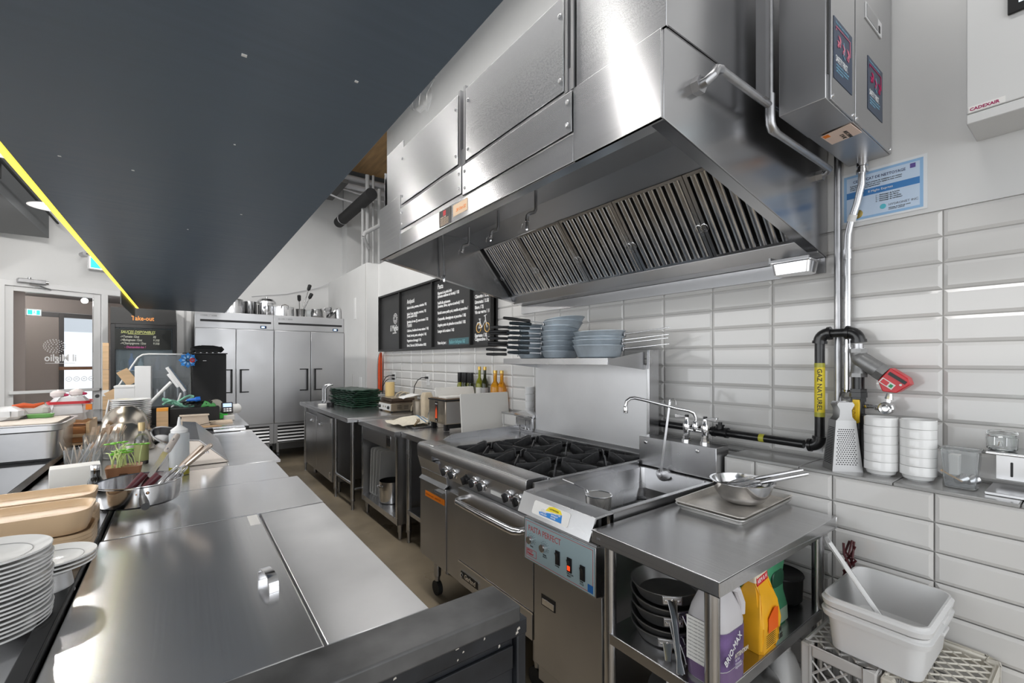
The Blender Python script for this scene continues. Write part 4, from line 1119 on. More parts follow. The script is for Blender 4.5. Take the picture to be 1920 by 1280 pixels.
# stack of pans under the work table
SP = mat('dull steel pan', (0.35, 0.35, 0.35, 1), 0.38, 0.9, noise=0.15, nscale=8)
pD = frying_pan('', 'pans stacked on the lower shelf of the work table', R_=0.118, H_=0.05, hl=0.19, rise=-0.9, bare=True, m=SP, w_=0.012)
for k in range(5):
    p_ = pD if k == 0 else dup(pD)
    p_.location = (1.315 + 0.004 * ((k * 3) % 3), 0.895 + 0.004 * (k % 2), 0.5605 + 0.034 * k)
    p_.rotation_euler = (0.04, 0.05 * ((k % 2) * 2 - 1) + 0.05, math.radians([215, 238, 224, 245, 222][k]))
    p_['label'] = 'dull steel frying pan under the work table, %s in the stack' % ['lowest', 'second from below', 'middle one', 'second from above', 'uppermost'][k]
    if k in (2, 4):
        for c in bpy.data.objects:
            if c.parent == p_ and c.name.startswith('handle') and not c.name.startswith('handle_b'):
                c.rotation_euler = (0, 0, 0)

# ---- cleaning supplies on the lower shelf
ZS = 0.5605
jg = thing('cleaner_jug', 'translucent jug of violet cleaner with purple label under the work table', 'jug', (1.262, 0.698, ZS))
JP = mat('milky plastic', (0.74, 0.72, 0.74, 1), 0.35, trans=0.25, sss=0.1)
jx, jy = 1.262, 0.698
MB().rect_loft([(0.066, 0.052, .03, ZS), (0.074, 0.060, .04, ZS + .008), (0.074, 0.060, .04, ZS + .17), (0.068, 0.054, .04, ZS + .20), (0.036, 0.032, .028, ZS + .262), (0.022, 0.022, .021, ZS + .272), (0.022, 0.022, .021, ZS + .285)], c=(jx, jy)).build('bottle', JP, jg)
MB().rect_loft([(0.0665, 0.0525, .03, ZS + .001), (0.0746, 0.0606, .04, ZS + .009), (0.0746, 0.0606, .04, ZS + .052)], c=(jx, jy), close_top=False).build('violet_liquid', mat('violet liquid', (0.17, 0.11, 0.22, 1), 0.2), jg)
MB().rect_loft([(0.0752, 0.0612, .04, ZS + .055), (0.0752, 0.0612, .04, ZS + .160)], c=(jx, jy), close_bottom=False, close_top=False).build('label_sleeve', mat('purple label', (0.13, 0.08, 0.20, 1), 0.4, noise=0.6, nscale=14), jg)
Fj = frame((jx - 0.058, jy - 0.0618, ZS + 0.062), (1, 0, 0), (0, 0, 1))
text('product_lettering', 'BRIO-MAX', 0.031, Fj @ Matrix.Translation((0.004, 0.008, 0)) @ Matrix.Rotation(0.62, 4, 'Z'), TXTW, jg, sx=0.72)
text('lettering', 'ATTENTION', 0.018, Fj @ Matrix.Translation((0.050, 0.016, 0.0004)), mat('beige lettering', (0.7, 0.65, 0.55, 1), 0.5), jg, sx=0.75)
text('lettering', 'ULTRA\nNettoyant\ndegraissant', 0.010, Fj @ Matrix.Translation((0.052, 0.006, 0.0004)), mat('pale violet lettering', (0.55, 0.5, 0.62, 1), 0.5), jg, sx=0.8)
Fj2 = frame((jx - 0.0760, jy + 0.045, ZS + 0.055), (0, -1, 0), (0, 0, 1))
pl = MB().box((0, 0, 0), (0.075, 0.125, 0.001), Fj2).build('instruction_label', PAPER, jg)
for k in range(11):
    text('lettering', 'mode d emploi directions for use', 0.0058, Fj2 @ Matrix.Translation((0.005, 0.115 - 0.0105 * k, 0.001)), mat('grey print', (0.3, 0.3, 0.3, 1), 0.5), pl, sx=0.85)
MB().tube([(jx + .02, jy - .03, ZS + .262), (jx + .045, jy - .04, ZS + .25), (jx + .060, jy - .045, ZS + .21), (jx + .058, jy - .045, ZS + .18)], 0.012, 10).build('handle', JP, jg)

yb = thing('baking_soda_bag', 'yellow and orange paper bag with red badge under the work table', 'bag', (1.50, 0.69, ZS))
YB = mat('yellow bag', (0.90, 0.45, 0.02, 1), 0.35, noise=0.12, nscale=9)
random.seed(11)
bm_ = MB()
yx, yy_ = 1.50, 0.690
lv_ = [(.050, .038, .010, ZS), (.062, .045, .012, ZS + .02), (.066, .047, .012, ZS + .09), (.060, .042, .012, ZS + .15), (.045, .030, .01, ZS + .185), (.040, .016, .008, ZS + .215)]
bm_.rect_loft(lv_, c=(yx, yy_))
for v in bm_.bm.verts:
    v.co.x += random.uniform(-.004, .004)
    v.co.y += random.uniform(-.004, .004)
bm_.build('bag_body', YB, yb)
bt = MB().rect_loft([(.041, .018, .008, ZS + .2145), (.040, .018, .008, ZS + .25), (.036, .010, .005, ZS + .285)], c=(yx - .004, yy_)).build('bag_top', mat('cream bag top', (0.78, 0.70, 0.55, 1), 0.4), yb)
Fy = frame((yx - .052, yy_ - .0505, ZS + .02), (1, 0, 0), (0, 0, 1))
MB().prism([(0.020, 0.050), (0.085, 0.050), (0.085, 0.115), (0.06, 0.120), (0.020, 0.095)], 0, 0.001, 'z', Fy).build('orange_window', mat('orange print', (0.85, 0.13, 0.01, 1), 0.35), yb)
m_ = MB()
for k in range(7):
    m_.prism([(0.004, 0.045 - .006 * k), (0.07, 0.045 - .006 * k), (0.05, 0.0465 - .006 * k)], 0, 0.0012, 'z', Fy)
m_.build('black_strokes', TXTK, yb)
text('lettering', '10\nLBS', 0.022, Fy @ Matrix.Translation((0.088, 0.030, 0.001)), TXTK, yb, sx=0.8, bold=0.0006)
Fy2 = frame((yx - .040, yy_ - .0195, ZS + .205), (1, 0, 0.12), (0, 0.12, 1))
bd = MB().box((0, 0, 0), (0.072, 0.030, 0.0012), Fy2).build('red_badge', RED, yb)
text('lettering', 'ARM & H', 0.019, Fy2 @ Matrix.Translation((0.003, 0.006, 0.0012)), TXTW, bd, sx=0.85)
MB().tube([Fy2 @ Vector(p) for p in ((0.008, 0.040, .001), (0.02, 0.055, .001), (0.035, 0.042, .001), (0.05, 0.058, .001), (0.062, 0.045, .001))], 0.0022, 6).build('badge_drawing', TXTK, yb)

gj = thing('detergent_jug', 'large green translucent detergent jug at the back of the lower shelf', 'jug', (1.66, 0.75, ZS))
GP = mat('green soap plastic', (0.10, 0.42, 0.22, 1), 0.25, trans=0.2, noise=0.25, nscale=5)
gx_, gy_ = 1.665, 0.752
MB().rect_loft([(0.078, 0.058, .03, ZS), (0.088, 0.066, .04, ZS + .01), (0.088, 0.064, .04, ZS + .06), (0.072, 0.058, .04, ZS + .11), (0.070, 0.056, .04, ZS + .17), (0.078, 0.060, .04, ZS + .22), (0.070, 0.055, .04, ZS + .26), (0.040, 0.036, .03, ZS + .295), (0.022, 0.022, .021, ZS + .30), (0.022, 0.022, .021, ZS + .315)], c=(gx_, gy_)).build('bottle', GP, gj)
MB().rect_loft([(0.0785, 0.0585, .03, ZS + .0008), (0.0887, 0.0667, .04, ZS + .0105), (0.0887, 0.0647, .04, ZS + .058)], c=(gx_, gy_), close_top=False).build('pale_base', mat('pale green plastic', (0.42, 0.55, 0.42, 1), 0.3), gj)
Fg = frame((gx_ - 0.072, gy_ + 0.035, ZS + 0.11), (0, -1, 0), (0, 0, 1))
gl = MB().box((0, 0, -.001), (0.060, 0.15, 0.003), Fg).build('green_label', mat('bright green label', (0.02, 0.45, 0.05, 1), 0.3), gj)
text('lettering', 'Palmolive', 0.020, Fg @ Matrix.Translation((0.003, 0.11, 0.003)), TXTW, gl, sx=0.62)
MB().rect_loft([(0.028, 0.042, .02, 0), (0.026, 0.040, .02, .003)], M=frame((gx_ - 0.005, gy_ - 0.0585, ZS + 0.165), (0, 0, 1), (1, 0, 0)) @ Matrix.Rotation(PI, 4, 'X')).build('grip_hollow', mat('dark green hollow', (0.02, 0.09, 0.05, 1), 0.4), gj)

# things standing on the floor under the table
sp_ = thing('stock_pot', 'lidded grey pot standing under the near end of the work table', 'pot', (1.36, 0.83, 0))
MB().ring([(0.0, 0.0), (0.13, 0.0), (0.135, 0.01), (0.135, 0.36), (0.14, 0.362), (0.14, 0.37), (0.12, 0.378), (0.0, 0.385)], 36, c=(1.37, 0.84, 0)).build('pot', SP, sp_)
MB().ring([(0.0, 0.40), (0.012, 0.40), (0.012, 0.383)], 12, c=(1.37, 0.84, 0)).build('lid_knob', BLACK, sp_)
sp2 = thing('steel_pail', 'scratched steel pail on the floor below the yellow bag', 'pail', (1.52, 0.74, 0))
MB().ring([(0.0, 0.0), (0.085, 0.0), (0.10, 0.01), (0.104, 0.43), (0.108, 0.432), (0.108, 0.44), (0.09, 0.455), (0.05, 0.468), (0.0, 0.472)], 36, c=(1.50, 0.735, 0)).build('pail', mat('scratched steel', (0.40, 0.40, 0.40, 1), 0.32, 1.0, noise=0.25, nscale=12, bump=0.3), sp2)
wj = thing('white_jug', 'white plastic jug with dark blue label standing on the floor', 'jug', (1.66, 0.70, 0))
MB().ring([(0.0, 0.0), (0.060, 0.0), (0.066, 0.008), (0.066, 0.36), (0.060, 0.40), (0.035, 0.47), (0.020, 0.49), (0.020, 0.505), (0.0, 0.505)], 28, c=(1.665, 0.675, 0)).build('bottle', mat('grey white plastic', (0.62, 0.62, 0.62, 1), 0.35), wj)
MB().ring([(0.0668, 0.20), (0.0668, 0.385)], 28, c=(1.665, 0.675, 0)).build('label_sleeve', mat('navy label', (0.012, 0.02, 0.05, 1), 0.4), wj)
Fw = frame((1.625, 0.6195, 0.315), Vector((0.9, -0.35, 0)), (0, 0, 1))
text('lettering', 'elo', 0.06, Fw, TXTW, wj, sx=0.8, bold=0.001)

# dark cookware and cables in the corner behind the table leg
dc = thing('sauce_pot', 'dark round pot on the shelf corner beside the rear table leg', 'pot', (1.85, 0.80, ZS))
MB().ring([(0, 0), (0.06, 0.0), (0.075, 0.015), (0.078, 0.10), (0.082, 0.102), (0.080, 0.106), (0.072, 0.10), (0.0, 0.09)], 28, c=(1.86, 0.77, ZS)).build('pot', BLACK, dc)
cbx = MB()
random.seed(5)
for k in range(5):
    pts = [(1.95 + random.uniform(-.02, .02), 0.575 + random.uniform(-.02, .02), 0.64 + 0.035 * i + random.uniform(-.01, .01)) for i in range(6)]
    cbx.tube(pts, 0.004, 6)
tag(cbx.build('cable_tangle', mat('dark red cable', (0.07, 0.012, 0.015, 1), 0.45)), 'tangle of dark red cables beside the rear table leg', 'cables')

# ---- crates and tubs beside the table
def crate(y0, y1, label, m):
    x0, x1, z1 = 1.60, 1.975, 0.578
    t = thing('milk_crate', label, 'crate', ((x0 + x1) / 2, (y0 + y1) / 2, 0), 'plastic crates beside the work table')
    b_ = MB()
    r = 0.016
    for (a, c) in (((x0, y0), (x0 + .03, y0 + .03)), ((x1 - .03, y0), (x1, y0 + .03)), ((x0, y1 - .03), (x0 + .03, y1)), ((x1 - .03, y1 - .03), (x1, y1))):
        b_.box((a[0], a[1], 0.0), (c[0], c[1], z1))
    for z in (0.0, 0.27, z1 - 0.035):
        b_.box((x0, y0 + .03, z), (x0 + .012, y1 - .03, z + .035)).box((x1 - .012, y0 + .03, z), (x1, y1 - .03, z + .035)).box((x0 + .03, y0, z), (x1 - .03, y0 + .012, z + .035)).box((x0 + .03, y1 - .012, z), (x1 - .03, y1, z + .035))
    b_.build('frame', m, t, bevel=0.005)
    la = MB()
    # diagonal lattice on the top and the two visible sides
    W, D = x1 - x0 - .06, y1 - y0 - .02
    n = 9
    def diag(o, ux, uy, W, D, th):
        ux, uy = Vector(ux), Vector(uy)
        nn = ux.cross(uy)
        st = 0.042
        for s in (1, -1):
            k = -int(D / st) - 1
            while k * st < W + D:
                p0 = k * st
                # line x = p0 + s*y
                pts = []
                for yy in (0, D):
                    xx = p0 + (yy if s > 0 else D - yy)
                    pts.append((xx, yy))
                (xa, ya), (xb, yb_) = pts
                if xa > xb:
                    (xa, ya), (xb, yb_) = (xb, yb_), (xa, ya)
                if xb <= 0 or xa >= W:
                    k += 1
                    continue
                dxy = (yb_ - ya) / (xb - xa)
                if xa < 0:
                    ya, xa = ya - xa * dxy, 0
                if xb > W:
                    yb_, xb = yb_ - (xb - W) * dxy, W
                if xb - xa > 0.01:
                    A, B = o + ux * xa + uy * ya, o + ux * xb + uy * yb_
                    la.tube([A, B], 0.0035, 4)
                k += 1
    diag(Vector((x0 + .03, y0 + .01, z1 - .006)), (1, 0, 0), (0, 1, 0), W, D, 0)
    diag(Vector((x0 + .006, y0 + .03, 0.31)), (0, 1, 0), (0, 0, 1), y1 - y0 - .06, z1 - .35, 0)
    diag(Vector((x0 + .03, y0 + .006, 0.31)), (1, 0, 0), (0, 0, 1), W, z1 - .35, 0)
    la.build('lattice', m, t)
    return t
crate(0.405, 0.60, 'dirty grey plastic crate next to the work table leg', mat('grey crate plastic', (0.45, 0.44, 0.43, 1), 0.5, noise=0.1, nscale=5))
crate(0.20, 0.397, 'cream white plastic crate under the tubs, away from the table', mat('cream crate plastic', (0.66, 0.63, 0.56, 1), 0.45, noise=0.05, nscale=5))
def tub(z0, label):
    t = thing('storage_tub', label, 'tub', (1.787, 0.425, z0), 'nested white storage tubs on the crates')
    hx, hy, H_ = 0.172, 0.128, 0.135
    MB().rect_loft([(hx - .028, hy - .028, .03, z0), (hx - .02, hy - .02, .035, z0 + .006), (hx - .010, hy - .010, .04, z0 + H_ - .03), (hx + .001, hy + .001, .042, z0 + H_ - .028), (hx + .004, hy + .004, .042, z0 + H_ - .012), (hx - .003, hy - .003, .04, z0 + H_ - .008), (hx - .003, hy - .003, .04, z0 + H_),
                    (hx - .008, hy - .008, .038, z0 + H_), (hx - .014, hy - .014, .036, z0 + H_ - .03), (hx - .024, hy - .024, .03, z0 + .010), (hx - .035, hy - .035, .025, z0 + .004)], c=(1.787, 0.425), cs=7).build('tub', mat('white polyethylene', (0.80, 0.80, 0.80, 1), 0.35, trans=0.15), t)
    for s in (-1, 1):
        MB().box((1.787 - .03, 0.425 + s * (hy + .003) - .006, z0 + H_ - .026), (1.787 + .03, 0.425 + s * (hy + .003) + .006, z0 + H_ - .016)).build('grip_lip', MATS['white polyethylene'], t, bevel=0.002)
    return t
tub(0.5785, 'translucent white tub, lower of two nested on the crates')
tub(0.6120, 'translucent white tub, upper of two nested, with a lid leaning in it')
lid = thing('tub_lid', 'translucent lid leaning upright inside the upper tub', 'lid', (1.74, 0.36, 0.63))
Ml = frame((1.665, 0.545, 0.895), Vector((0.9, 0.34, -0.22)), -Vector((0.0, -0.20, -0.27)))
# plane: x along the lid's depth, y up the slope
MB().box((0, -0.335, -0.004), (0.19, 0, 0.0), Ml).box((0, -0.335, 0), (0.008, 0, 0.009), Ml).box((0.182, -0.335, 0), (0.19, 0, 0.009), Ml).box((0.008, -0.335, 0), (0.182, -0.327, 0.009), Ml).box((0.008, -0.008, 0), (0.182, 0, 0.009), Ml).build('lid_sheet', MATS['white polyethylene'], lid, bevel=0.002)
# ================================================================ GAS PIPING
PX = 2.17
gp = thing('gas_pipe', 'black gas pipe with yellow GAZ NATUREL tape on the tiled wall', 'gas pipe', (PX, 1.0, 1.1))
def rr(*a): return a
MB().cyl((PX, 1.70, 1.128), (PX, 0.80, 1.118), 0.0185, n=18).build('horizontal_pipe', BLACKPIPE, gp)
MB().tube([(PX, 1.215, 1.122), (PX, 1.200, 1.122), (PX, 1.199, 1.122), (PX, 1.15, 1.122), (PX, 1.149, 1.122), (PX, 1.135, 1.122)], [.026, .026, .023, .023, .026, .026], 16).build('tee', BLACKPIPE, gp)
MB().tube([(PX, 1.175, 1.135), (PX, 1.175, 1.152), (PX, 1.175, 1.153), (PX, 1.175, 1.160), (PX, 1.175, 1.161), (PX, 1.175, 1.172)], [.018, .018, .022, .022, .010, .010], 8).build('plug', BLACKPIPE, gp)
def elbow(c, r, a0, a1, plane, name='elbow', R_=0.028, c0=None):
    pts = arc(c, R_ + .006, a0, a1, 8, plane)
    t0 = MB().tube(pts, 0.0235, 16)
    for p, q in ((pts[0], pts[1]), (pts[-1], pts[-2])):
        p, q = Vector(p), Vector(q)
        d = (p - q).normalized()
        t0.tube([p - d * .004, p + d * 0.008], 0.0275, 16)
    return t0.build(name, BLACKPIPE, gp)
elbow((PX, 0.775, 1.152), 0, -PI / 2, -PI, 'yz')
MB().cyl((PX, 0.741, 1.158), (PX, 0.741, 1.555), 0.0185, n=18).build('riser', BLACKPIPE, gp)
elbow((PX, 0.707, 1.560), 0, 0, PI / 2, 'yz')
MB().cyl((PX, 0.707, 1.594), (PX, 0.640, 1.594), 0.0175, n=18).build('short_pipe', BLACKPIPE, gp)
elbow((PX, 0.640, 1.560), 0, PI / 2, PI, 'yz')
for z in (1.345,):
    pass
tp = MB().cyl((PX, 0.741, 1.262), (PX, 0.741, 1.452), 0.0192, n=18).build('yellow_tape', YELLOW, gp)
TAPE2 = mat('yellow clear tape', (0.45, 0.43, 0.05, 1), 0.3)
MB().cyl((PX, 0.741, 1.262), (PX, 0.741, 1.243), 0.0195, n=18).build('tape_end', TAPE2, gp)
MB().cyl((PX, 0.741, 1.452), (PX, 0.741, 1.470), 0.0195, n=18).build('tape_end', TAPE2, gp)
MB().cyl((PX, 0.985, 1.1205), (PX, 0.962, 1.1202), 0.0195, n=18).build('tape_ring', TAPE2, gp)
up_ = Vector((.3, -.95, 0)).normalized()
Fp = frame(Vector((PX, 0.741, 1.447)) + Vector((-.95, -.3, 0)).normalized() * .0193 - up_ * .008, (0, 0, -1), up_)
text('lettering', 'GAZ NATUREL', 0.024, Fp, TXTK, gp, sx=1.12, bold=0.0002)
MB().rect_loft([(0.02, 0.045, .004, 0), (0.02, 0.045, .004, 0.002)], M=frame((2.243, 0.80, 1.10), (0, -1, 0), (0, 0, 1)) @ Matrix.Rotation(PI / 2, 4, 'Z')).build('wall_plate', WHITE, gp)

gv = thing('gas_valve', 'fire shut-off gas valve with grey body and red actuator', 'gas valve', (2.15, 0.60, 1.3))
VY = 0.607
CASTG = mat('cast grey metal', (0.30, 0.30, 0.30, 1), 0.45, 0.7, noise=0.15, nscale=30, bump=0.2)
MB().tube([(PX, VY, 1.548), (PX, VY, 1.530), (PX, VY, 1.529), (PX, VY, 1.524)], [.018, .018, .024, .024], 14).build('union_nipple', GALV, gv)
MB().tube([(PX, VY, 1.527), (PX, VY, 1.512)], .032, 6).build('upper_hex', CASTG, gv)
MB().tube([(PX, VY, 1.512), (PX, VY, 1.495), (PX, VY, 1.47), (PX, VY, 1.445), (PX, VY, 1.43)], [.028, .026, .018, .026, .028], 14).build('valve_body', CASTG, gv)
d = Vector((-0.02, -0.82, -0.62)).normalized()
a0 = Vector((PX - .004, VY + .012, 1.502))
MB().tube([a0, a0 + d * .012, a0 + d * .03, a0 + d * .098], [.018, .027, .031, .031], 18).build('diagonal_barrel', CASTG, gv)
MB().tube([a0 + d * .098, a0 + d * .124], .034, 6).build('barrel_hex', CASTG, gv)
side = Vector((0, d.z, -d.y)).normalized()
if side.y > 0: side = -side
c0 = a0 + d * .126
def dp(along, across, out):
    return c0 + d * along + side * across + Vector((-1, 0, 0)) * out
poly = [(0, -.038), (.062, -.038), (.085, -.020), (.085, .030), (.06, .040), (0, .040)]
poly = [(0.0, -.030), (.035, -.052), (.070, -.030), (.082, .020), (.062, .034), (0, .034)]
m_ = MB()
v = [dp(a, b_, -.028) for a, b_ in poly] + [dp(a, b_, .030) for a, b_ in poly]
n_ = len(poly)
m_.add(v, [tuple(range(n_)), tuple(range(2 * n_ - 1, n_ - 1, -1))] + [(i, i + n_, (i + 1) % n_ + n_, (i + 1) % n_) for i in range(n_)])
act = m_.build('red_actuator', RED, gv, bevel=0.003)
Fr = frame(dp(0.0, 0.0, .031), d, -side if (d.cross(-side)).x < 0 else side)
sgn = 1 if (d.cross(side)).x < 0 else -1
def rp(a, b_, c, e_, z0, z1, name, m):
    return MB().box((a, c, z0), (b_, e_, z1), Fr).build(name, m, act)
rp(0.008, 0.070, 0.010 * sgn if sgn > 0 else -0.022, 0.022 if sgn > 0 else -0.010, 0, 0.0012, 'black_slot', BLACK)
rp(0.004, 0.052, -0.030, -0.008, 0, 0.0010, 'white_label', PAPER)
rp(0.008, 0.032, -0.027, -0.011, 0.0010, 0.0016, 'red_window', RED)
rp(0.037, 0.048, -0.025, -0.013, 0.0010, 0.0016, 'green_window', mat('green window', (0.02, 0.3, 0.1, 1), 0.4))
for a, b_ in ((0.006, -0.036), (0.062, 0.002)):
    MB().ring([(0, .003), (.004, .003), (.0045, 0)], 8, M=Fr @ Matrix.Translation((a, b_, 0))).build('screw', PAPER, act)
# lower fittings
MB().tube([(PX, VY, 1.43), (PX, VY, 1.415)], .030, 6).build('lower_hex', CASTG, gv)
MB().tube([(PX, VY, 1.415), (PX, VY, 1.368)], .0205, 16).build('nipple', BLACKPIPE, gv)
MB().tube([(PX, VY, 1.368), (PX, VY, 1.355), (PX, VY, 1.354), (PX, VY, 1.335), (PX, VY, 1.334), (PX, VY, 1.318)], [.028, .028, .030, .030, .026, .026], 6).build('union', BLACKPIPE, gv)
MB().tube([(PX, VY, 1.318), (PX, VY, 1.27), (PX, VY, 1.268), (PX, VY, 1.21), (PX, VY, 1.208), (PX, VY, 1.06)], [.022, .022, .027, .027, .020, .020], 12).build('ball_valve', BLACKPIPE, gv)
MB().rect_loft([(0.0115, 0.005, .004, 0), (0.0125, 0.0055, .004, .02), (0.0115, 0.005, .004, .088), (0.008, .004, .003, .092)], M=frame((PX - .040, VY - .004, 1.327), (0, 1, 0), (1, 0, 0))).build('yellow_lever', mat('yellow lever', (0.92, 0.60, 0.02, 1), 0.35), gv)
Fl = frame((PX - .0462, VY + .001, 1.318), (0, 0, -1), (0, -1, 0))
text('lever_lettering', 'W FNW', 0.013, Fl @ Matrix.Translation((.02, -.004, 0)), mat('brown print', (0.35, 0.16, 0.0, 1), 0.5), gv)
MB().tube([(PX, 0.59, 1.300), (PX, 0.555, 1.300), (PX, 0.553, 1.300), (PX, 0.53, 1.300)], [.008, .008, .013, .013], 10).build('side_tube', CHROME, gv)
MB().ring([(0.0, 0.012), (0.010, 0.013), (0.013, 0.010), (0.020, 0.012), (0.024, 0.008), (0.024, -0.012), (0, -0.012)], 24, M=frame((PX - .03, 0.512, 1.300), (0, -1, 0), (0, 0, 1))).build('gauge', S_BRIGHT, gv)
MB().tube([(PX - .02, 0.508, 1.322), (PX - .02, 0.508, 1.334), (PX - .02, 0.506, 1.335), (PX - .02, 0.504, 1.356)], [.009, .009, .014, .010], 10).build('gauge_fitting', CHROME, gv)

# ================================================================ THINGS ON THE LEDGE
LZ = LEDGE
gr = thing('box_grater', 'four sided steel box grater at the start of the ledge', 'grater', (2.075, 0.632, LZ))
Mg = Matrix.Translation((2.075, 0.632, LZ)) @ Matrix.Rotation(math.radians(-48), 4, 'Z')
GRM = mat('grater steel', (0.42, 0.42, 0.42, 1), 0.42, 1.0)
def sidequads():
    m_ = MB()
    b_, t_, h_ = (0.052, 0.040), (0.034, 0.028), 0.195
    P8 = [(-b_[0], -b_[1], 0), (b_[0], -b_[1], 0), (b_[0], b_[1], 0), (-b_[0], b_[1], 0), (-t_[0], -t_[1], h_), (t_[0], -t_[1], h_), (t_[0], t_[1], h_), (-t_[0], t_[1], h_)]
    m_.add(P8, [(0, 1, 5, 4), (1, 2, 6, 5), (2, 3, 7, 6), (3, 0, 4, 7)], Mg)
    return m_
sidequads().build('grater_body', GRM, gr)
def face_pt(face, u, v_):
    b_, t_, h_ = (0.052, 0.040), (0.034, 0.028), 0.195
    f = v_
    hx_, hy_ = b_[0] + (t_[0] - b_[0]) * f, b_[1] + (t_[1] - b_[1]) * f
    if face == 'y':
        return Mg @ Vector((u * hx_, -hy_ - .001, f * h_))
    return Mg @ Vector((-hx_ - .001, u * hy_, f * h_))
tt = MB()
for j in range(18):
    for i in range(8):
        u = -0.75 + 1.5 * (i + 0.5 * (j % 2)) / 8
        p = face_pt('y', u, 0.14 + 0.72 * j / 18)
        tt.sphere(p, 0.0021, 6)
te_ = tt.build('grating_teeth', BLACKM, gr)
te_['kind'] = 'stuff'
tt = MB()
for j in range(22):
    a, b_ = face_pt('x', -0.7, 0.14 + 0.74 * j / 22), face_pt('x', 0.7, 0.14 + 0.74 * j / 22)
    tt.tube([a, b_], 0.0013, 4)
sl_ = tt.build('slicing_slots', BLACKM, gr)
sl_['kind'] = 'stuff'
hd = MB()
hh = [Mg @ Vector(p) for p in ((-.033, 0, .19), (-.030, 0, .215), (-.020, 0, .23), (0, 0, .235), (.020, 0, .23), (.030, 0, .215), (.033, 0, .19))]
for s in (-1, 1):
    hd.prism([(-.035, .19), (-.022, .208), (-.020, .235), (-.030, .255), (-.024, .265), (.024, .265), (.030, .255), (.020, .235), (.022, .208), (.035, .19)], s * .026 - .0008, s * .026 + .0008, 'y', Mg)
hd.tube([Mg @ Vector((-.02, 0, .258)), Mg @ Vector((.02, 0, .258))], .006, 8)
hd.build('handle', GRM, gr)

def stack_bowl(label):
    t = thing('white_bowl', label, 'bowl', (0, 0, 0), 'white bowls stacked on the ledge')
    MB().ring([(0.0, 0.0), (0.030, 0.0), (0.032, 0.003), (0.042, 0.008), (0.0460, 0.0185), (0.0488, 0.0215), (0.0505, 0.0225), (0.0505, 0.052), (0.0498, 0.0535), (0.0475, 0.0535), (0.0470, 0.03), (0.042, 0.015), (0.0, 0.010)], 40).build('bowl_body', CERAMIC, t)
    return t
words6 = ['bottom', 'second from the bottom', 'third from the bottom', 'third from the top', 'second from the top', 'top']
b0 = None
for (x, y, nm_) in ((2.095, 0.517, 'left stack behind the grater'), (2.105, 0.414, 'right stack beside the clear tub')):
    for k in range(6):
        if b0 is None:
            b0 = o_ = stack_bowl('')
            o_.location = (x, y, LZ)
        else:
            o_ = dup(b0, (x + 0.0008 * ((k * 3) % 4 - 1), y, LZ + 0.0325 * k))
        o_['label'] = 'white bowl, %s of six in the %s' % (words6[k], nm_)
ct_ = thing('utensil_tub', 'clear plastic tub with napkins and metal cups on the ledge', 'plastic tub', (2.105, 0.305, LZ))
MB().rect_loft([(.036, .034, .01, LZ + .001), (.040, .038, .012, LZ + .003), (.047, .045, .013, LZ + .125), (.050, .048, .014, LZ + .126), (.050, .048, .014, LZ + .130), (.045, .043, .012, LZ + .128), (.038, .036, .011, LZ + .006)], c=(2.105, 0.305)).build('tub', CLEARP, ct_)
nk = tag(MB().rect_loft([(.018, .012, .003, LZ + .045), (.022, .013, .004, LZ + .11)], c=(2.09, 0.318)).build('paper_napkin', PAPER, smooth=False), 'crumpled white napkin inside the clear tub', 'napkin')
cup = thing('metal_cup', 'small ribbed metal cup lying in the clear tub, right one', 'cup', (2.10, 0.288, LZ), 'metal cups in the clear tub')
MB().ring([(0, .0), (.011, 0), (.016, .02), (.017, .028), (.015, .028), (.010, .003), (0, .003)], 20, M=Matrix.Translation((2.095, 0.288, LZ + .024)) @ Matrix.Rotation(1.2, 4, 'Y') @ Matrix.Rotation(.6, 4, 'X')).build('cup_body', S_PLAIN, cup)
c2_ = dup(cup, (2.085, 0.312, LZ + 0.0))
c2_['label'] = 'small ribbed metal cup lying in the clear tub, left one'
tag(MB().box((-.003, -.03, 0), (.003, .03, .004), Matrix.Translation((2.075, 0.325, LZ + .038)) @ Matrix.Rotation(.5, 4, 'X')).build('wooden_stick', WOODL), 'short wooden stick in the clear tub', 'stick')

rk = thing('wall_rack', 'slotted stainless rack standing on the ledge at the right edge', 'rack', (2.15, 0.1, LZ))
MB().box((2.085, -0.6, 1.186), (2.235, 0.245, 1.190)).build('rack_top', S_PLAIN, rk, bevel=0.001)
MB().cyl((2.083, -0.6, 1.184), (2.083, 0.245, 1.184), 0.004).build('front_rail', S_BRIGHT, rk)
MB().box((2.20, -0.6, LZ + 0.03), (2.204, 0.235, 1.186)).build('rack_back', S_PLAIN, rk)
sb = MB()
for y in (0.20, 0.165, 0.13, 0.095, 0.06):
    sb.rect_loft([(0.003, 0.024, .0025, 0), (0.003, 0.024, .0025, 0.001)], M=frame((2.1985, y, 1.12), (0, -1, 0), (0, 0, 1)))
sb.build('slots', BLACK, rk)
MB().box((2.055, -0.6, LZ + .001), (2.235, 0.245, LZ + .010)).build('rack_tray', S_PLAIN, rk, bevel=0.001)
jr = thing('clip_jar', 'low glass clip jar standing on the steel rack', 'jar', (2.125, 0.262, 1.19))
for c in kids(rk):
    pass
jx_, jy_, jz_ = 2.13, 0.215, 1.1905
MB().ring([(0.0, 0.0), (.030, 0), (.035, .006), (.036, .040), (.032, .048), (.032, .052), (.029, .052), (.029, .046), (.032, .038), (.031, .009), (.026, .005), (0, .005)], 32, c=(jx_, jy_, jz_)).build('glass', GLASS, jr)
MB().ring([(0.0, .063), (.026, .065), (.034, .062), (.036, .057), (.036, .053), (0, .0535)], 32, c=(jx_, jy_, jz_)).build('lid', GLASS, jr)
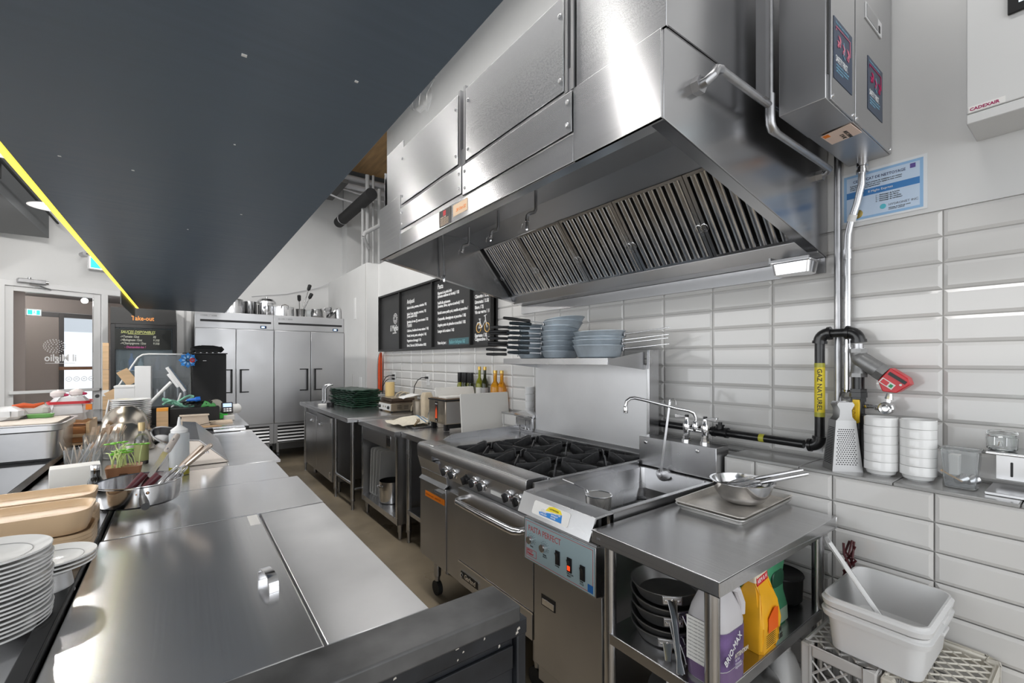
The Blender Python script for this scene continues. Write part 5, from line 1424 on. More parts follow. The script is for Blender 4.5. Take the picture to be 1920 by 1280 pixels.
MB().tube([(jx_ + .0365 * math.cos(a), jy_ + .0365 * math.sin(a), jz_ + .046) for a in [2 * PI * i / 28 for i in range(28)]], .0012, 5, close=True).build('wire_ring', S_BRIGHT, jr)
MB().tube([(jx_ - .037, jy_ + .012, jz_ + .046), (jx_ - .040, jy_ + .012, jz_ + .02), (jx_ - .040, jy_ + .004, jz_ + .018), (jx_ - .040, jy_ + .002, jz_ + .032), (jx_ - .040, jy_ - .004, jz_ + .032), (jx_ - .040, jy_ - .006, jz_ + .018), (jx_ - .040, jy_ - .014, jz_ + .02), (jx_ - .037, jy_ - .014, jz_ + .046)], .0012, 5).build('clip', S_BRIGHT, jr)
gt = thing('clear_container', 'clear plastic container on the rack holding green funnels', 'container', (2.12, 0.13, 1.19))
MB().rect_loft([(.040, .042, .01, 1.1905), (.050, .052, .012, 1.262), (.056, .058, .012, 1.263), (.056, .058, .012, 1.267), (.048, .050, .012, 1.265), (.038, .040, .01, 1.194)], c=(2.13, 0.105)).build('container', CLEARP, gt)
GRN = mat('lime green plastic', (0.12, 0.72, 0.04, 1), 0.3)
for k, (loc, rot, lab) in enumerate((((2.105, 0.125, 1.285), (1.4, -0.9, 0), 'lime green funnel lying on top of the clear container'), ((2.125, 0.112, 1.215), (0.1, 0.1, 0), 'lime green funnel standing inside the clear container'))):
    fn = thing('green_funnel', lab, 'funnel', (0, 0, 0), 'green funnels at the right edge')
    MB().ring([(.022, 0.05), (.008, 0.012), (.004, -.02), (.003, -.02), (.006, .012), (.020, .05)], 20, close=True).build('funnel_body', GRN, fn)
    fn.location = loc
    fn.rotation_euler = rot
# ================================================================ TABLES TOWARDS THE FRIDGES
t3 = table('prep_table', 'narrow stainless table between griddle and open cabinet', 1.44, 2.14, 2.715, 3.465, 0.898, 0.27)
t2 = thing('open_cabinet', 'stainless cabinet with open shelf holding trays and a pot', 'cabinet', (1.7, 3.94, 0))
x0, x1, y0, y1 = 1.385, 2.14, 3.475, 4.40
MB().box((x0, y0, 0.896), (x1, y1, 0.90)).box((x0, y0, 0.858), (x0 + .003, y1, 0.897)).box((x0, y0, 0.858), (x1, y0 + .003, 0.897)).box((x0, y1 - .003, 0.858), (x1, y1, 0.897)).build('table_top', S_TOP, t2, bevel=0.002)
MB().box((x0 + .03, y0 + .012, 0.13), (x1, y0 + .018, 0.893)).build('side_panel', S_BODY, t2)
MB().box((x0 + .03, y1 - .018, 0.13), (x1, y1 - .012, 0.893)).build('side_panel', S_BODY, t2)
MB().box((x0 + .028, y0 + .012, 0.13), (x0 + .033, y0 + .052, 0.86)).box((x0 + .028, y1 - .052, 0.13), (x0 + .033, y1 - .012, 0.86)).build('front_stile', S_PLAIN, t2)
ap2 = MB().box((x0 + .026, y0 + .053, 0.725), (x0 + .031, y1 - .053, 0.86)).build('apron', S_BODY, t2)
ob = MB().box((x0 + .022, 3.62, 0.735), (x0 + .026, 3.72, 0.84)).build('outlet_plate', S_BRIGHT, ap2, bevel=0.001)
MB().box((x0 + .019, 3.64, 0.755), (x0 + .0215, 3.69, 0.82)).build('socket', BLACK, ob)
MB().box((x0 + .028, y0 + .02, 0.175), (x1, y1 - .02, 0.180)).box((x0 + .026, y0 + .012, 0.13), (x0 + .0275, y1 - .012, 0.18)).build('bottom_shelf', S_PLAIN, t2, bevel=0.001)
MB().box((x1 - .006, y0 + .02, 0.18), (x1, y1 - .02, 0.89)).build('back_panel', S_BODY, t2)
for (a, b_) in ((x0 + .07, y0 + .05), (x0 + .07, y1 - .06), (x1 - .07, y0 + .05), (x1 - .07, y1 - .06)):
    MB().tube([(a, b_, 0.13), (a, b_, 0.06), (a, b_, 0.058), (a, b_, 0.0)], [.024, .022, .017, .015], 12).build('leg', GALV, t2)
ALU_W = mat('pale aluminium', (0.78, 0.78, 0.77, 1), 0.40, 0.35, noise=0.06, nscale=8)
def standing(y, tilt, h, lab):
    t = thing('sheet_pan', lab, 'sheet pan', (0, 0, 0), 'sheet pans on edge in the open cabinet')
    MB().rect_loft([(.215, h / 2 - .015, .02, 0.0), (.228, h / 2 - .004, .024, .020), (.23, h / 2, .026, .022), (.23, h / 2, .026, .025), (.222, h / 2 - .006, .022, .025), (.212, h / 2 - .018, .018, .003)]).build('pan', ALU_W, t, angle=50)
    t.rotation_euler = (PI / 2 + tilt, 0, 0)
    t.location = (1.70, y, 0.182 + h / 2 * math.cos(tilt))
    return t
p0 = standing(4.33, 0.08, 0.46, 'pale sheet pan standing on edge, farthest in the open cabinet')
for y, ti, lab in ((4.27, 0.10, 'pale sheet pan standing on edge, second from the far side of the cabinet'), (4.21, 0.12, 'pale sheet pan standing on edge, third from the far side of the cabinet'), (4.14, 0.14, 'pale sheet pan on edge right behind the pot')):
    o_ = dup(p0, (1.70 + (4.33 - y) * .1, y, 0.182 + .23 * math.cos(ti)))
    o_.rotation_euler = (PI / 2 + ti, 0, 0)
    o_['label'] = lab
pt = thing('cooking_pot', 'polished steel pot with side handle on the cabinet shelf', 'pot', (1.60, 3.72, 0.18))
MB().ring([(0, 0), (.105, 0), (.112, .006), (.112, .19), (.116, .192), (.116, .196), (.109, .194), (.108, .01), (0, .008)], 36, c=(1.560, 3.985, 0.1815)).build('pot_body', S_BRIGHT, pt)
MB().tube([(1.455, 3.95, 0.33), (1.43, 3.945, 0.335), (1.427, 3.985, 0.336), (1.433, 4.02, 0.335), (1.458, 4.02, 0.33)], .005, 8).build('handle', S_BRIGHT, pt)

x0, x1, y0, y1 = 1.285, 2.07, 4.42, 6.60
t1 = table('corner_table', 'wide stainless table in the far corner before the fridges', x0, x1, y0, y1, 0.92, legs=[(1.36, 4.50), (1.345, 5.05), (2.0, 4.50), (2.0, 6.5), (1.345, 6.52)])
MB().cyl((1.36, 4.50, 0.255), (1.345, 5.05, 0.255), 0.015).cyl((1.36, 4.50, 0.20), (2.0, 4.50, 0.20), 0.015).build('stretcher', S_PLAIN, t1)
uf = thing('undercounter_fridge', 'dark steel undercounter fridge with chrome latches under the corner table', 'fridge', (1.75, 5.7, 0))
MB().box((1.36, 5.12, 0.13), (2.05, 6.42, 0.86)).build('body', S_BODY, uf, bevel=0.003)
d1 = MB().box((1.325, 5.13, 0.135), (1.358, 5.83, 0.845)).build('door', S_BODY, uf, bevel=0.004)
d2 = MB().box((1.325, 5.845, 0.135), (1.358, 6.41, 0.80)).build('door', S_BODY, uf, bevel=0.004)
for d_, y in ((d1, 5.62), (d2, 6.05)):
    MB().box((1.315, y - .11, 0.715), (1.3245, y + .03, 0.745)).cyl((1.305, y - .09, 0.73), (1.305, y - .01, 0.73), 0.010, n=10).cyl((1.305, y - .09, 0.73), (1.325, y - .09, 0.73), 0.007, n=8).build('latch', CHROME, d_)
MB().ring([(0, .004), (.03, .004), (.035, 0)], 20, M=frame((1.3245, 5.22, 0.20), (0, -1, 0), (0, 0, 1))).build('round_badge', S_BRIGHT, d1)
MB().box((1.3235, 5.15, 0.785), (1.3248, 5.20, 0.835)).build('white_sticker', PAPER, d1)
for y in (5.2, 6.3):
    MB().tube([(1.42, y, 0.13), (1.42, y, 0.0)], [.03, .02], 12).build('foot', GALV, uf)
    MB().tube([(1.95, y, 0.13), (1.95, y, 0.0)], [.03, .02], 12).build('foot', GALV, uf)

# ---- stack of dark green folded crates
GC = mat('dark green crate plastic', (0.018, 0.050, 0.032, 1), 0.28, noise=0.3, nscale=14)
gcs = None
for k in range(9):
    if gcs is None:
        gcs = thing('folded_crate', '', 'folded crate', (0, 0, 0), 'dark green folded crates stacked on the corner table')
        m_ = MB()
        n = 18
        lev = []
        for s in (-1, 1):
            pass
        # wavy slab: undulating side ribs
        vv, ff = [], []
        hx_, hy_ = 0.17, 0.36
        ring_ = []
        per = []
        for i in range(12): per.append((-hx_ + 2 * hx_ * i / 12, -hy_))
        for i in range(26): per.append((hx_, -hy_ + 2 * hy_ * i / 26))
        for i in range(12): per.append((hx_ - 2 * hx_ * i / 12, hy_))
        for i in range(26): per.append((-hx_, hy_ - 2 * hy_ * i / 26))
        N_ = len(per)
        for lv2, (off_, z) in enumerate(((0.012, 0.0), (0.0, 0.006), (0.0, 0.018), (0.010, 0.022))):
            for i, (a, b_) in enumerate(per):
                wv = 0.004 * math.sin(i * 1.15)
                f_ = 1 - (off_ + 0.005 * (math.sin(i * 1.15) > 0)) / hx_
                vv.append((a * f_, b_ * (1 - off_ / hy_), z + wv * (0.8 if lv2 in (1, 2) else 1)))
        for j in range(3):
            for i in range(N_):
                ff.append((j * N_ + i, j * N_ + (i + 1) % N_, (j + 1) * N_ + (i + 1) % N_, (j + 1) * N_ + i))
        ff.append(tuple(range(N_ - 1, -1, -1)))
        ff.append(tuple(3 * N_ + i for i in range(N_)))
        m_.add(vv, ff)
        m_.build('crate_panel', GC, gcs)
        o_ = gcs
    else:
        o_ = dup(gcs)
    o_.location = (1.75 + 0.006 * ((k * 5) % 4 - 1.5), 5.72 + 0.012 * ((k * 3) % 4 - 1.5), 0.9215 + 0.0235 * k)
    o_.rotation_euler = (0, 0, 0.14 + 0.05 * ((k * 7) % 5 - 2) / 2)
    o_['label'] = 'dark green folded crate, %s in the stack on the corner table' % (['bottom', 'second from the bottom', 'third from the bottom', 'fourth from the bottom', 'middle one', 'fourth from the top', 'third from the top', 'second from the top', 'top'][k])
tag(MB().tube([(1.45, 6.12, 0.94), (1.47, 6.12, 0.97), (1.47, 6.12, 1.12), (1.50, 6.12, 1.16), (1.56, 6.12, 1.175)], .012, 8).tube([(1.45, 5.99, 0.94), (1.47, 5.99, 0.97), (1.47, 5.99, 1.12), (1.50, 5.99, 1.16), (1.56, 5.99, 1.175)], .012, 8).box((1.44, 5.97, 0.9205), (1.60, 6.14, 0.94)).box((1.465, 5.99, 0.95), (1.475, 6.12, 1.16)).build('tape_dispenser', S_PLAIN), 'grey metal holder standing beside the green crates', 'holder')
tag(MB().ring([(0, 0), (.04, 0), (.042, .01), (.042, .045), (.036, .045), (.034, .01), (0, .01)], 20, c=(1.46, 5.72, 0.9205)).build('small_dish', BLACK), 'small dark dish on the corner table in front of the crates', 'dish')
tag(MB().rect_loft([(.05, .025, .02, .9205), (.055, .03, .025, .935), (.045, .02, .018, .945)], c=(1.40, 5.85)).build('white_cloth_pad', PAPER), 'small white folded pad on the corner table edge', 'cloth')

# ---- panini grill
pg = thing('panini_grill', 'stained stainless contact grill with two knobs on the corner table', 'grill', (2.0, 4.85, 0.92))
GST = mat('browned steel', (0.50, 0.44, 0.36, 1), 0.33, 1.0, noise=0.15, nscale=9, rnoise=0.1)
gx0, gx1, gy0, gy1 = 1.80, 2.13, 4.62, 4.98
MB().box((gx0, gy0, 0.935), (gx1, gy1, 1.015)).build('base', GST, pg, bevel=0.003)
fp_ = MB().box((gx0 - .003, gy0 + .008, 0.938), (gx0, gy1 - .008, 1.010)).build('front_panel', PAPER, pg)
for y in (gy0 + .05, gy1 - .05):
    MB().ring([(0, .018), (.014, .018), (.017, .012), (.018, 0)], 16, M=frame((gx0 - .003, y, 0.972), (0, -1, 0), (0, 0, 1))).build('knob', BLACK, fp_)
for y in (gy0 + .15, gy0 + .21):
    MB().box((gx0 - .007, y - .008, 0.965), (gx0 - .003, y + .008, 0.985)).build('switch', GST, fp_)
for i in range(3):
    lvv = MB()
    for j in range(3):
        lvv.box((gx0 + .07 + .08 * i, gy0 - .002, 0.955 + .016 * j), (gx0 + .12 + .08 * i, gy0 - .0005, 0.960 + .016 * j))
    lvv.build('louvre', BLACK, pg)
for (a, b_) in ((gx0 + .02, gy0 + .02), (gx1 - .02, gy0 + .02), (gx0 + .02, gy1 - .02), (gx1 - .02, gy1 - .02)):
    MB().cyl((a, b_, 0.9205), (a, b_, 0.936), 0.012, n=10).build('foot', RUBBER, pg)
MB().box((gx0 + .01, gy0 + .02, 1.016), (gx1 - .03, gy1 - .02, 1.030)).build('lower_plate', mat('burnt iron', (0.10, 0.07, 0.05, 1), 0.5, 0.5, noise=0.3, nscale=12), pg)
MB().box((gx0 + .015, gy0 + .02, 1.036), (gx1 - .03, gy1 - .02, 1.062)).build('upper_plate', MATS['burnt iron'], pg, bevel=0.003)
MB().box((gx0 + .02, gy0 + .03, 1.063), (gx1 - .04, gy1 - .03, 1.075)).build('lid_cover', GST, pg, bevel=0.003)
MB().box((gx1 - .05, gy0 + .012, 0.99), (gx1 - .02, gy0 + .02, 1.09)).build('hinge_arm', GST, pg)
for y in (gy0 + .06, gy0 + .16):
    MB().tube([(gx1 - .06, y, 1.07), (gx1 - .10, y, 1.12), (gx1 - .15, y, 1.13), (gx1 - .20, y, 1.11), (gx1 - .22, y, 1.07)], .007, 8).build('steam_hose', mat('cream hose', (0.55, 0.47, 0.34, 1), 0.5), pg)
tag(MB().tube([(2.12, 4.60, 0.97), (2.06, 4.57, 1.0), (2.03, 4.55, 1.01), (2.0, 4.53, 0.98), (1.99, 4.52, 0.935)], .008, 8).build('grill_cord', mat('cream hose', (0.5, 0.4, 0.3, 1))), 'cream power cord looping at the side of the contact grill', 'cord')
# yellow roll (cling film box / cutting tube) and towel
tag(MB().rect_loft([(.055, .055, .05, .9205), (.055, .055, .05, 1.215)], c=(2.06, 5.32)).build('paper_roll', mat('yellow plastic roll', (0.85, 0.62, 0.28, 1), 0.45)), 'tall pale yellow roll behind the contact grill', 'roll')
def cloth(name, label, x0, x1, y0, y1, zf, m, th=0.004, seed=1, n=16):
    random.seed(seed)
    vv, ff = [], []
    ph = [random.uniform(0, 6) for _ in range(6)]
    for i in range(n + 1):
        for j in range(n + 1):
            u, v_ = i / n, j / n
            x = x0 + (x1 - x0) * u + 0.012 * math.sin(5 * v_ + ph[0])
            y = y0 + (y1 - y0) * v_ + 0.012 * math.sin(6 * u + ph[1])
            vv.append((x, y, zf(u, v_) + 0.006 * math.sin(9 * u + 7 * v_ + ph[2]) + 0.004 * math.sin(17 * v_ - 5 * u + ph[3])))
    for i in range(n):
        for j in range(n):
            a = i * (n + 1) + j
            ff.append((a, a + n + 1, a + n + 2, a + 1))
    o = MB().add(vv, ff).build(name, m, solid=th, sub=1)
    return o
tag(cloth('kitchen_towel', '', 1.86, 2.12, 4.40, 4.56, lambda u, v: 1.085 + 0.03 * math.sin(u * 3), PAPER, seed=4), 'white towel lying over the end of the contact grill', 'towel')
tag(MB().ring([(0, 0), (.07, 0), (.075, .01), (.085, .16), (.08, .16), (.07, .012), (0, .01)], 24, c=(2.02, 4.35, 0.9005)).build('steel_bucket', GST), 'dull steel bucket beside the contact grill under the white towel', 'bucket')

# towel with tray and tongs in front of the warmer
dish_towel = cloth('dish_towel', '', 1.50, 1.85, 3.62, 4.02, lambda u, v: 0.918 + 0.060 * math.exp(-((u - .6) ** 2 + (v - .5) ** 2) * 7), CREAM, seed=8)
tag(dish_towel, 'cream kitchen towel with blue stripe draped on the cabinet top', 'towel')
for dx in (0.0, 0.075):
    random.seed(8)
    st_ = []
    ph = [random.uniform(0, 6) for _ in range(6)]
    for j in range(17):
        u, v_ = 0.62 + dx * 2, j / 16
        st_.append((1.50 + .35 * u + 0.012 * math.sin(5 * v_ + ph[0]), 3.62 + .40 * v_ + 0.012 * math.sin(6 * u + ph[1]),
                    0.9215 + 0.060 * math.exp(-((u - .6) ** 2 + (v_ - .5) ** 2) * 7) + 0.006 * math.sin(9 * u + 7 * v_ + ph[2]) + 0.004 * math.sin(17 * v_ - 5 * u + ph[3])))
    m_ = MB()
    m_.add([(p[0], p[1], p[2]) for p in st_] + [(p[0] + .010, p[1], p[2]) for p in st_], [(i, i + 1, i + 18, i + 17) for i in range(16)])
    m_.build('blue_stripe', mat('blue towel stripe', (0.10, 0.25, 0.45, 1), .9), dish_towel, solid=.0015)
tst = thing('small_tray', 'small steel tray with tongs beside the cream towel', 'tray', (1.70, 3.68, 0.9))
MB().rect_loft([(.075, .10, .01, .9005), (.082, .108, .012, .915), (.088, .114, .012, .916), (.08, .106, .012, .914), (.072, .097, .01, .903)], c=(1.66, 3.63)).build('tray', S_PLAIN, tst)
tn = thing('serving_tongs', 'brown handled tongs lying in the small steel tray', 'tongs', (1.66, 3.62, 0.92))
for s in (-1, 1):
    MB().tube([(1.60, 3.57 + s * .006, 0.925), (1.68, 3.66 + s * .018, 0.95), (1.70, 3.72 + s * .022, 0.958)], [.004, .005, .006], 8).build('arm', mat('brown tongs', (0.28, 0.19, 0.09, 1), 0.4, 0.4), tn)
gjar = thing('preserving_jar', 'glass jar standing next to the conveyor warmer', 'jar', (1.80, 3.62, 0.9))
MB().ring([(0, 0), (.040, 0), (.044, .006), (.044, .11), (.036, .13), (.038, .14), (.034, .14), (.033, .13), (.040, .11), (.040, .01), (0, .008)], 28, c=(1.79, 3.60, .9005)).build('glass', GLASS, gjar)
tag(MB().rect_loft([(.05, .04, .02, .9005), (.052, .05, .02, 1.12), (.04, .03, .015, 1.16)], c=(1.98, 4.12)).build('kraft_bag', mat('kraft bag', (0.62, 0.52, 0.38, 1), 0.7, noise=0.1)), 'pale kraft paper bag standing behind the warmer', 'bag')
sq = thing('sauce_bottle', 'pale squeeze bottle with orange tip between warmer and grill', 'bottle', (1.98, 3.85, 0.9))
MB().ring([(0, 0), (.045, 0), (.05, .01), (.05, .17), (.042, .21), (.024, .27), (0, .272)], 24, c=(1.98, 3.86, 0.9005)).build('bottle', mat('pale bottle', (0.68, 0.62, 0.54, 1), 0.4), sq)
MB().ring([(0, 0), (.018, 0), (.018, .03), (.016, .045), (0, .046)], 16, c=(1.98, 3.86, 1.1725)).build('tip', mat('orange cap', (0.75, 0.30, 0.04, 1), 0.4), sq)

# ---- conveyor warmer
wm = thing('countertop_warmer', 'boxy stainless warmer with red flame label on feet', 'warmer', (1.9, 3.4, 0.9))
wx0, wx1, wy0, wy1 = 1.725, 2.12, 3.245, 3.545
MB().box((wx0, wy0, 0.955), (wx1, wy1, 1.145)).build('casing', GST, wm, bevel=0.003)
MB().box((wx0 - .006, wy0 - .006, 1.146), (wx1, wy1 + .006, 1.158)).build('dark_lid_rim', BLACK, wm, bevel=0.002)
MB().box((wx0 + .01, wy0 + .01, 1.1585), (wx1 - .01, wy1 - .01, 1.163)).build('top_plate', mat('brown top', (0.30, 0.20, 0.12, 1), 0.4, 0.6), wm)
MB().box((wx0 + .01, wy0 - .0015, 0.962), (wx1 - .005, wy0, 1.14)).build('side_panel', S_BODY, wm)
for y in (wy0 + .02, wy1 - .05):
    MB().box((wx0 + .01, y, 0.901), (wx0 + .05, y + .03, 0.955)).build('foot', BLACK, wm)
    MB().box((wx1 - .05, y, 0.901), (wx1 - .01, y + .03, 0.955)).build('foot', BLACK, wm)
MB().box((wx0 + .03, wy0 + .005, 0.92), (wx1 - .02, wy0 + .014, 0.954)).build('base_skirt', BLACK, wm)
Ff = frame((wx0 - .0012, 3.425, 0.965), (0, -1, 0), (0, 0, 1))
fl = MB().box((0, 0, 0), (.042, .17, .0011), Ff).build('label_strip', BLACK, wm)
MB().prism([(.002, .03), (.040, .03), (.038, .085), (.030, .125), (.027, .095), (.021, .140), (.016, .095), (.011, .115), (.006, .085)], .0011, .0018, 'z', Ff).build('red_flame', mat('flame red', (0.9, 0.10, 0.02, 1), 0.4), fl)
text('lettering', 'VULCAN', 0.011, Ff @ Matrix.Translation((.002, .148, .0012)), TXTW, fl, sx=.85)
MB().prism([(.015, .012), (.027, .012), (.021, .004)], .0011, .0017, 'z', Ff).build('white_triangle', PAPER, fl)

# ---- cutting boards
PE = mat('white cutting board', (0.78, 0.76, 0.72, 1), 0.45, sss=0.05)
def board(pts_base, w_, h_, lean, label, name='cutting_board', th=0.014):
    t = thing(name, label, 'cutting board', tuple(pts_base))
    M = Matrix.Translation(pts_base) @ Matrix.Rotation(lean, 4, 'X')
    # board in the local xz plane, thickness along y
    MB().rect_loft([(w_ / 2, h_ / 2, .012, 0), (w_ / 2, h_ / 2, .012, th)], M=M @ Matrix.Translation((w_ / 2, 0, h_ / 2)) @ Matrix.Rotation(PI / 2, 4, 'X')).build('board', PE, t, bevel=0.003)
    return t
board((1.765, 3.055, 0.9015), 0.465, 0.315, -0.10, 'large white cutting board leaning upright against the steel warmer')
b2 = board((1.735, 3.44, 1.165), 0.385, 0.085, -0.30, 'white cutting board lying against the wall on top of the warmer')
tag(MB().box((1.75, 3.28, 1.1645), (2.10, 3.42, 1.180)).build('cream_board', PE, bevel=.003), 'thin cream board lying flat on top of the warmer', 'cutting board')

# ---- bottles on the ledge
OIL = mat('green oil glass', (0.42, 0.44, 0.04, 1), 0.05, trans=0.75)
OILD = mat('dark oil glass', (0.03, 0.035, 0.008, 1), 0.05, trans=0.3)
AMB = mat('amber oil glass', (0.98, 0.48, 0.03, 1), 0.05, trans=0.8)
def bottle(x, y, z, r, h, nr, m, capm, lab, grp, cap=0.05, label_m=None):
    t = thing('oil_bottle', lab, 'bottle', (x, y, z), grp)
    MB().ring([(0, 0), (r * .95, 0), (r, .005), (r, h * .58), (r * .9, h * .64), (nr, h * .74), (nr, h), (nr * .9, h), (0, h)], 20, c=(x, y, z)).build('glass', m, t)
    MB().ring([(nr * 1.15, h - cap), (nr * 1.2, h - cap * .98), (nr * 1.2, h + .006), (0, h + .006)], 16, c=(x, y, z)).build('cap', capm, t)
    if label_m:
        MB().ring([(r * 1.01, h * .16), (r * 1.01, h * .50)], 20, c=(x, y, z)).build('paper_label', label_m, t)
    return t
LB = LEDGE
GOLD = mat('gold cap', (0.62, 0.42, 0.12, 1), 0.3, 0.8)
k = 0
for y, m in ((3.82, OIL), (3.765, OILD), (3.71, OILD), (3.66, OIL), (3.605, OILD)):
    bottle(2.19 + (0.01 if k % 2 else 0), y, LB, 0.026, 0.305, .018, m, BLACK, 'dark capped oil bottle, %s in the row of five' % ['farthest from the stove', 'second from the far end', 'middle one', 'second nearest the stove', 'nearest the stove'][k], 'dark capped oil bottles on the ledge', cap=0.09)
    k += 1
bottle(2.19, 3.46, LB, 0.034, 0.365, .013, OIL, GOLD, 'tall green oil bottle with gold cap and white label, far one of the pair', 'gold capped green oil bottles on the ledge', cap=0.025, label_m=PAPER)
bottle(2.20, 3.385, LB, 0.032, 0.365, .013, OILD, GOLD, 'tall dark oil bottle with gold cap and grey label, near one of the pair', 'gold capped green oil bottles on the ledge', cap=0.025, label_m=mat('grey label', (0.4, 0.4, 0.4, 1), 0.5))
bottle(2.18, 3.19, LB, 0.042, 0.335, .016, AMB, GOLD, 'amber oil bottle with handwritten white mark, left of the two amber ones', 'amber oil bottles on the ledge', cap=0.02)
bottle(2.20, 3.12, LB, 0.038, 0.335, .015, AMB, GOLD, 'amber oil bottle, right of the two amber ones', 'amber oil bottles on the ledge', cap=0.02)
# stack of small white tubs in the corner by the backguard
for k in range(4):
    o_ = MB().ring([(0, 0), (.032, 0), (.036, .05), (.038, .05), (.038, .054), (0, .052)], 20, c=(2.195, 2.735, LB + .055 * k)).build('white_cup', WHITE)
    tag(o_, 'white plastic cup, %s of four stacked left of the backguard' % ['bottom', 'second', 'third', 'top'][k], 'cup', 'white cups stacked beside the backguard')

# ---- wall outlets with plugs, orange oven mitt
for y, n_, lab in ((5.62, 2, 'white wall outlet with two black plugs near the green crates'), (4.63, 1, 'white wall outlet with one black plug behind the contact grill')):
    ot = thing('wall_outlet', lab, 'outlet', (2.24, y, 1.22))
    MB().box((2.2385, y - .038, 1.20), (2.2438, y + .038, 1.325)).build('cover_plate', WHITE, ot, bevel=.001)
    for k in range(n_):
        z = 1.288 - .045 * k
        pgp = MB().box((2.205, y - .015, z - .012), (2.238, y + .015, z + .012)).build('plug', BLACK, ot, bevel=.003)
        MB().tube([(2.21, y, z), (2.17, y + .02, z), (2.14, y + .06, z - .03), (2.12, y + .10, z - .10), (2.12, y + .12, z - .20)], .005, 8).build('cord', BLACK, pgp)
om = thing('oven_mitt', 'long orange oven mitt hanging on the wall beside the menu board', 'oven mitt', (2.22, 6.10, 1.02))
prof = []
MT = mat('orange red cloth', (0.75, 0.075, 0.008, 1), 0.7, noise=0.15, nscale=25, bump=0.4)
pl_ = [(0.06, 0), (-.055, 0), (-.06, .30), (-.056, .42), (-.035, .52), (.0, .575), (.05, .60), (.062, .58), (.066, .30)]
MB().prism([(6.09 - a, 1.0 + b_) for a, b_ in pl_], 2.205, 2.225, 'x').build('mitt_body', MT, om, bevel=.008)
MB().tube([(2.202, 6.09 - a, 1.0 + b_) for a, b_ in pl_], .003, 6, close=True).build('piping', BLACKM, om)
MB().tube([(2.215, 6.04, 1.6), (2.225, 6.045, 1.63), (2.24, 6.05, 1.62)], .0025, 6).build('hanging_loop', BLACKM, om)

# ================================================================ MENU BOARD
mb_ = thing('menu_board', 'black framed menu board with white lettering on the wall', 'menu board', (2.2, 4.75, 1.6))
MX = 2.165
my0, my1, mz0, mz1 = 3.24, 6.02, 1.615, 2.345
BRD = mat('menu board black', (0.028, 0.028, 0.029, 1), 0.5)
MFR = mat('menu frame black', (0.016, 0.016, 0.016, 1), 0.45)
MB().box((MX + .035, my0, mz0), (2.243, my1, mz1)).build('back_panel', BRD, mb_)
fr_ = MB()
fr_.box((MX, my0, mz0 - .012), (MX + .06, my1, mz0 + .012)).box((MX, my0, mz1 - .012), (MX + .06, my1, mz1 + .012)).box((MX, my0, mz0), (MX + .06, my0 + .02, mz1)).box((MX, my1 - .02, mz0), (MX + .06, my1, mz1))
for y in (5.30, 4.40, 3.60):
    fr_.box((MX, y - .010, mz0), (MX + .06, y + .010, mz1))
fr_.build('frame', MFR, mb_, bevel=.002)
def mtext(y, z, s, body, m=TXTW, sx=0.62, **kw):
    s, sx = s * 1.06, sx * (1.30 if y in (5.12, 4.31) else 1.05)
    return text('lettering', body, s, frame((MX + .034, y, z), (0, -1, 0), (0, 0, 1)), m, mb_, sx=sx, ext=0.0005, line=1.0, **kw)
# first panel: name and round logo
mtext(5.66, 1.865, 0.105, 'il Miglio', sx=0.72, bold=0.001)
mtext(5.58, 1.83, 0.03, 'pasta express', sx=0.7)
for r in (.028, .046, .064):
    m_ = MB()
    n = int(r * 300)
    for i in range(n):
        a = 2 * PI * i / n
        m_.sphere((MX + .034, 5.49 + r * math.cos(a), 2.02 + r * math.sin(a)), .006, 6)
    o_ = m_.build('round_logo', TXTW, mb_)
    o_['kind'] = 'stuff'
A1 = 5.12
mtext(A1, 2.17, 0.070, 'Antipasti', bold=.001)
for i, (z, s) in enumerate(((2.105, 'Salade de kale, pommes, noisettes / 9$'), (2.030, 'Salade Cesar, pancetta, croutons, / 9$'), (1.998, '(Cesar poulet 4.25$)'), (1.935, 'Boulettes de veau (3), sauce tomate / 12$'))):
    mtext(A1, z, 0.040, s, sx=.62, bold=.0012)
mtext(A1, 1.885, 0.070, 'Panini', bold=.001)
for i, (z, s) in enumerate(((1.828, 'Calabrese, boulettes de veau maison / 14$'), (1.768, 'Poulet, burrata, pesto, aubergine / 14$'), (1.708, 'Vegetarien et formaggi / 11$'), (1.650, 'Extra 2 Burrata 5.50$ Boulettes 4.00$'))):
    mtext(A1, z, 0.040, s, sx=.62, bold=.0012)
A2 = 4.31
mtext(A2, 2.245, 0.070, 'Pasta', bold=.001)
for z, s in ((2.185, 'Rigatoni a la gricia bolo'), (2.150, '(tomates entieres et ricotta) / 15$'), (2.080, 'Fusilli alla puttanesca'), (2.045, '(tomates, olives, capres et anchois) / 16$'), (1.975, 'Ravioli creme petits pois, menthe et pecorino / 18$'), (1.910, 'Campanelle, champignons et pecorino / 18$'), (1.845, 'Linguine pesto de pistache et zucchini / 18$'), (1.780, 'Lasagne de la maison / 16$')):
    mtext(A2, z, 0.040, s, sx=.60, bold=.0012)
mtext(A2, 1.655, 0.040, 'Pasta de jour :', sx=.62, bold=.0012)
CH = mat('teal chalk', (0.18, 0.42, 0.46, 1), 0.7)
MB().box((MX + .033, 3.66, 1.642), (MX + .0345, 4.06, 1.705)).build('chalk_smear', mat('chalk smear', (0.06, 0.13, 0.145, 1), 0.8), mb_)
text('chalk_lettering', 'Radiatore bolognese 16$', 0.05, frame((MX + .032, 4.05, 1.655), (0, -1, 0), (0, 0, 1)), CH, mb_, sx=.62)
A3 = 3.555
for z, s in ((2.06, 'Chinotto / 3.5$'), (2.01, 'Limonata / 3.5$'), (1.96, 'Biere / 7$'), (1.915, 'Vin au verre / 10$'), (1.70, 'Espresso / 3$'), (1.665, 'Cappuccino / 4$')):
    mtext(A3, z, 0.042, s, sx=.80, bold=.0012)
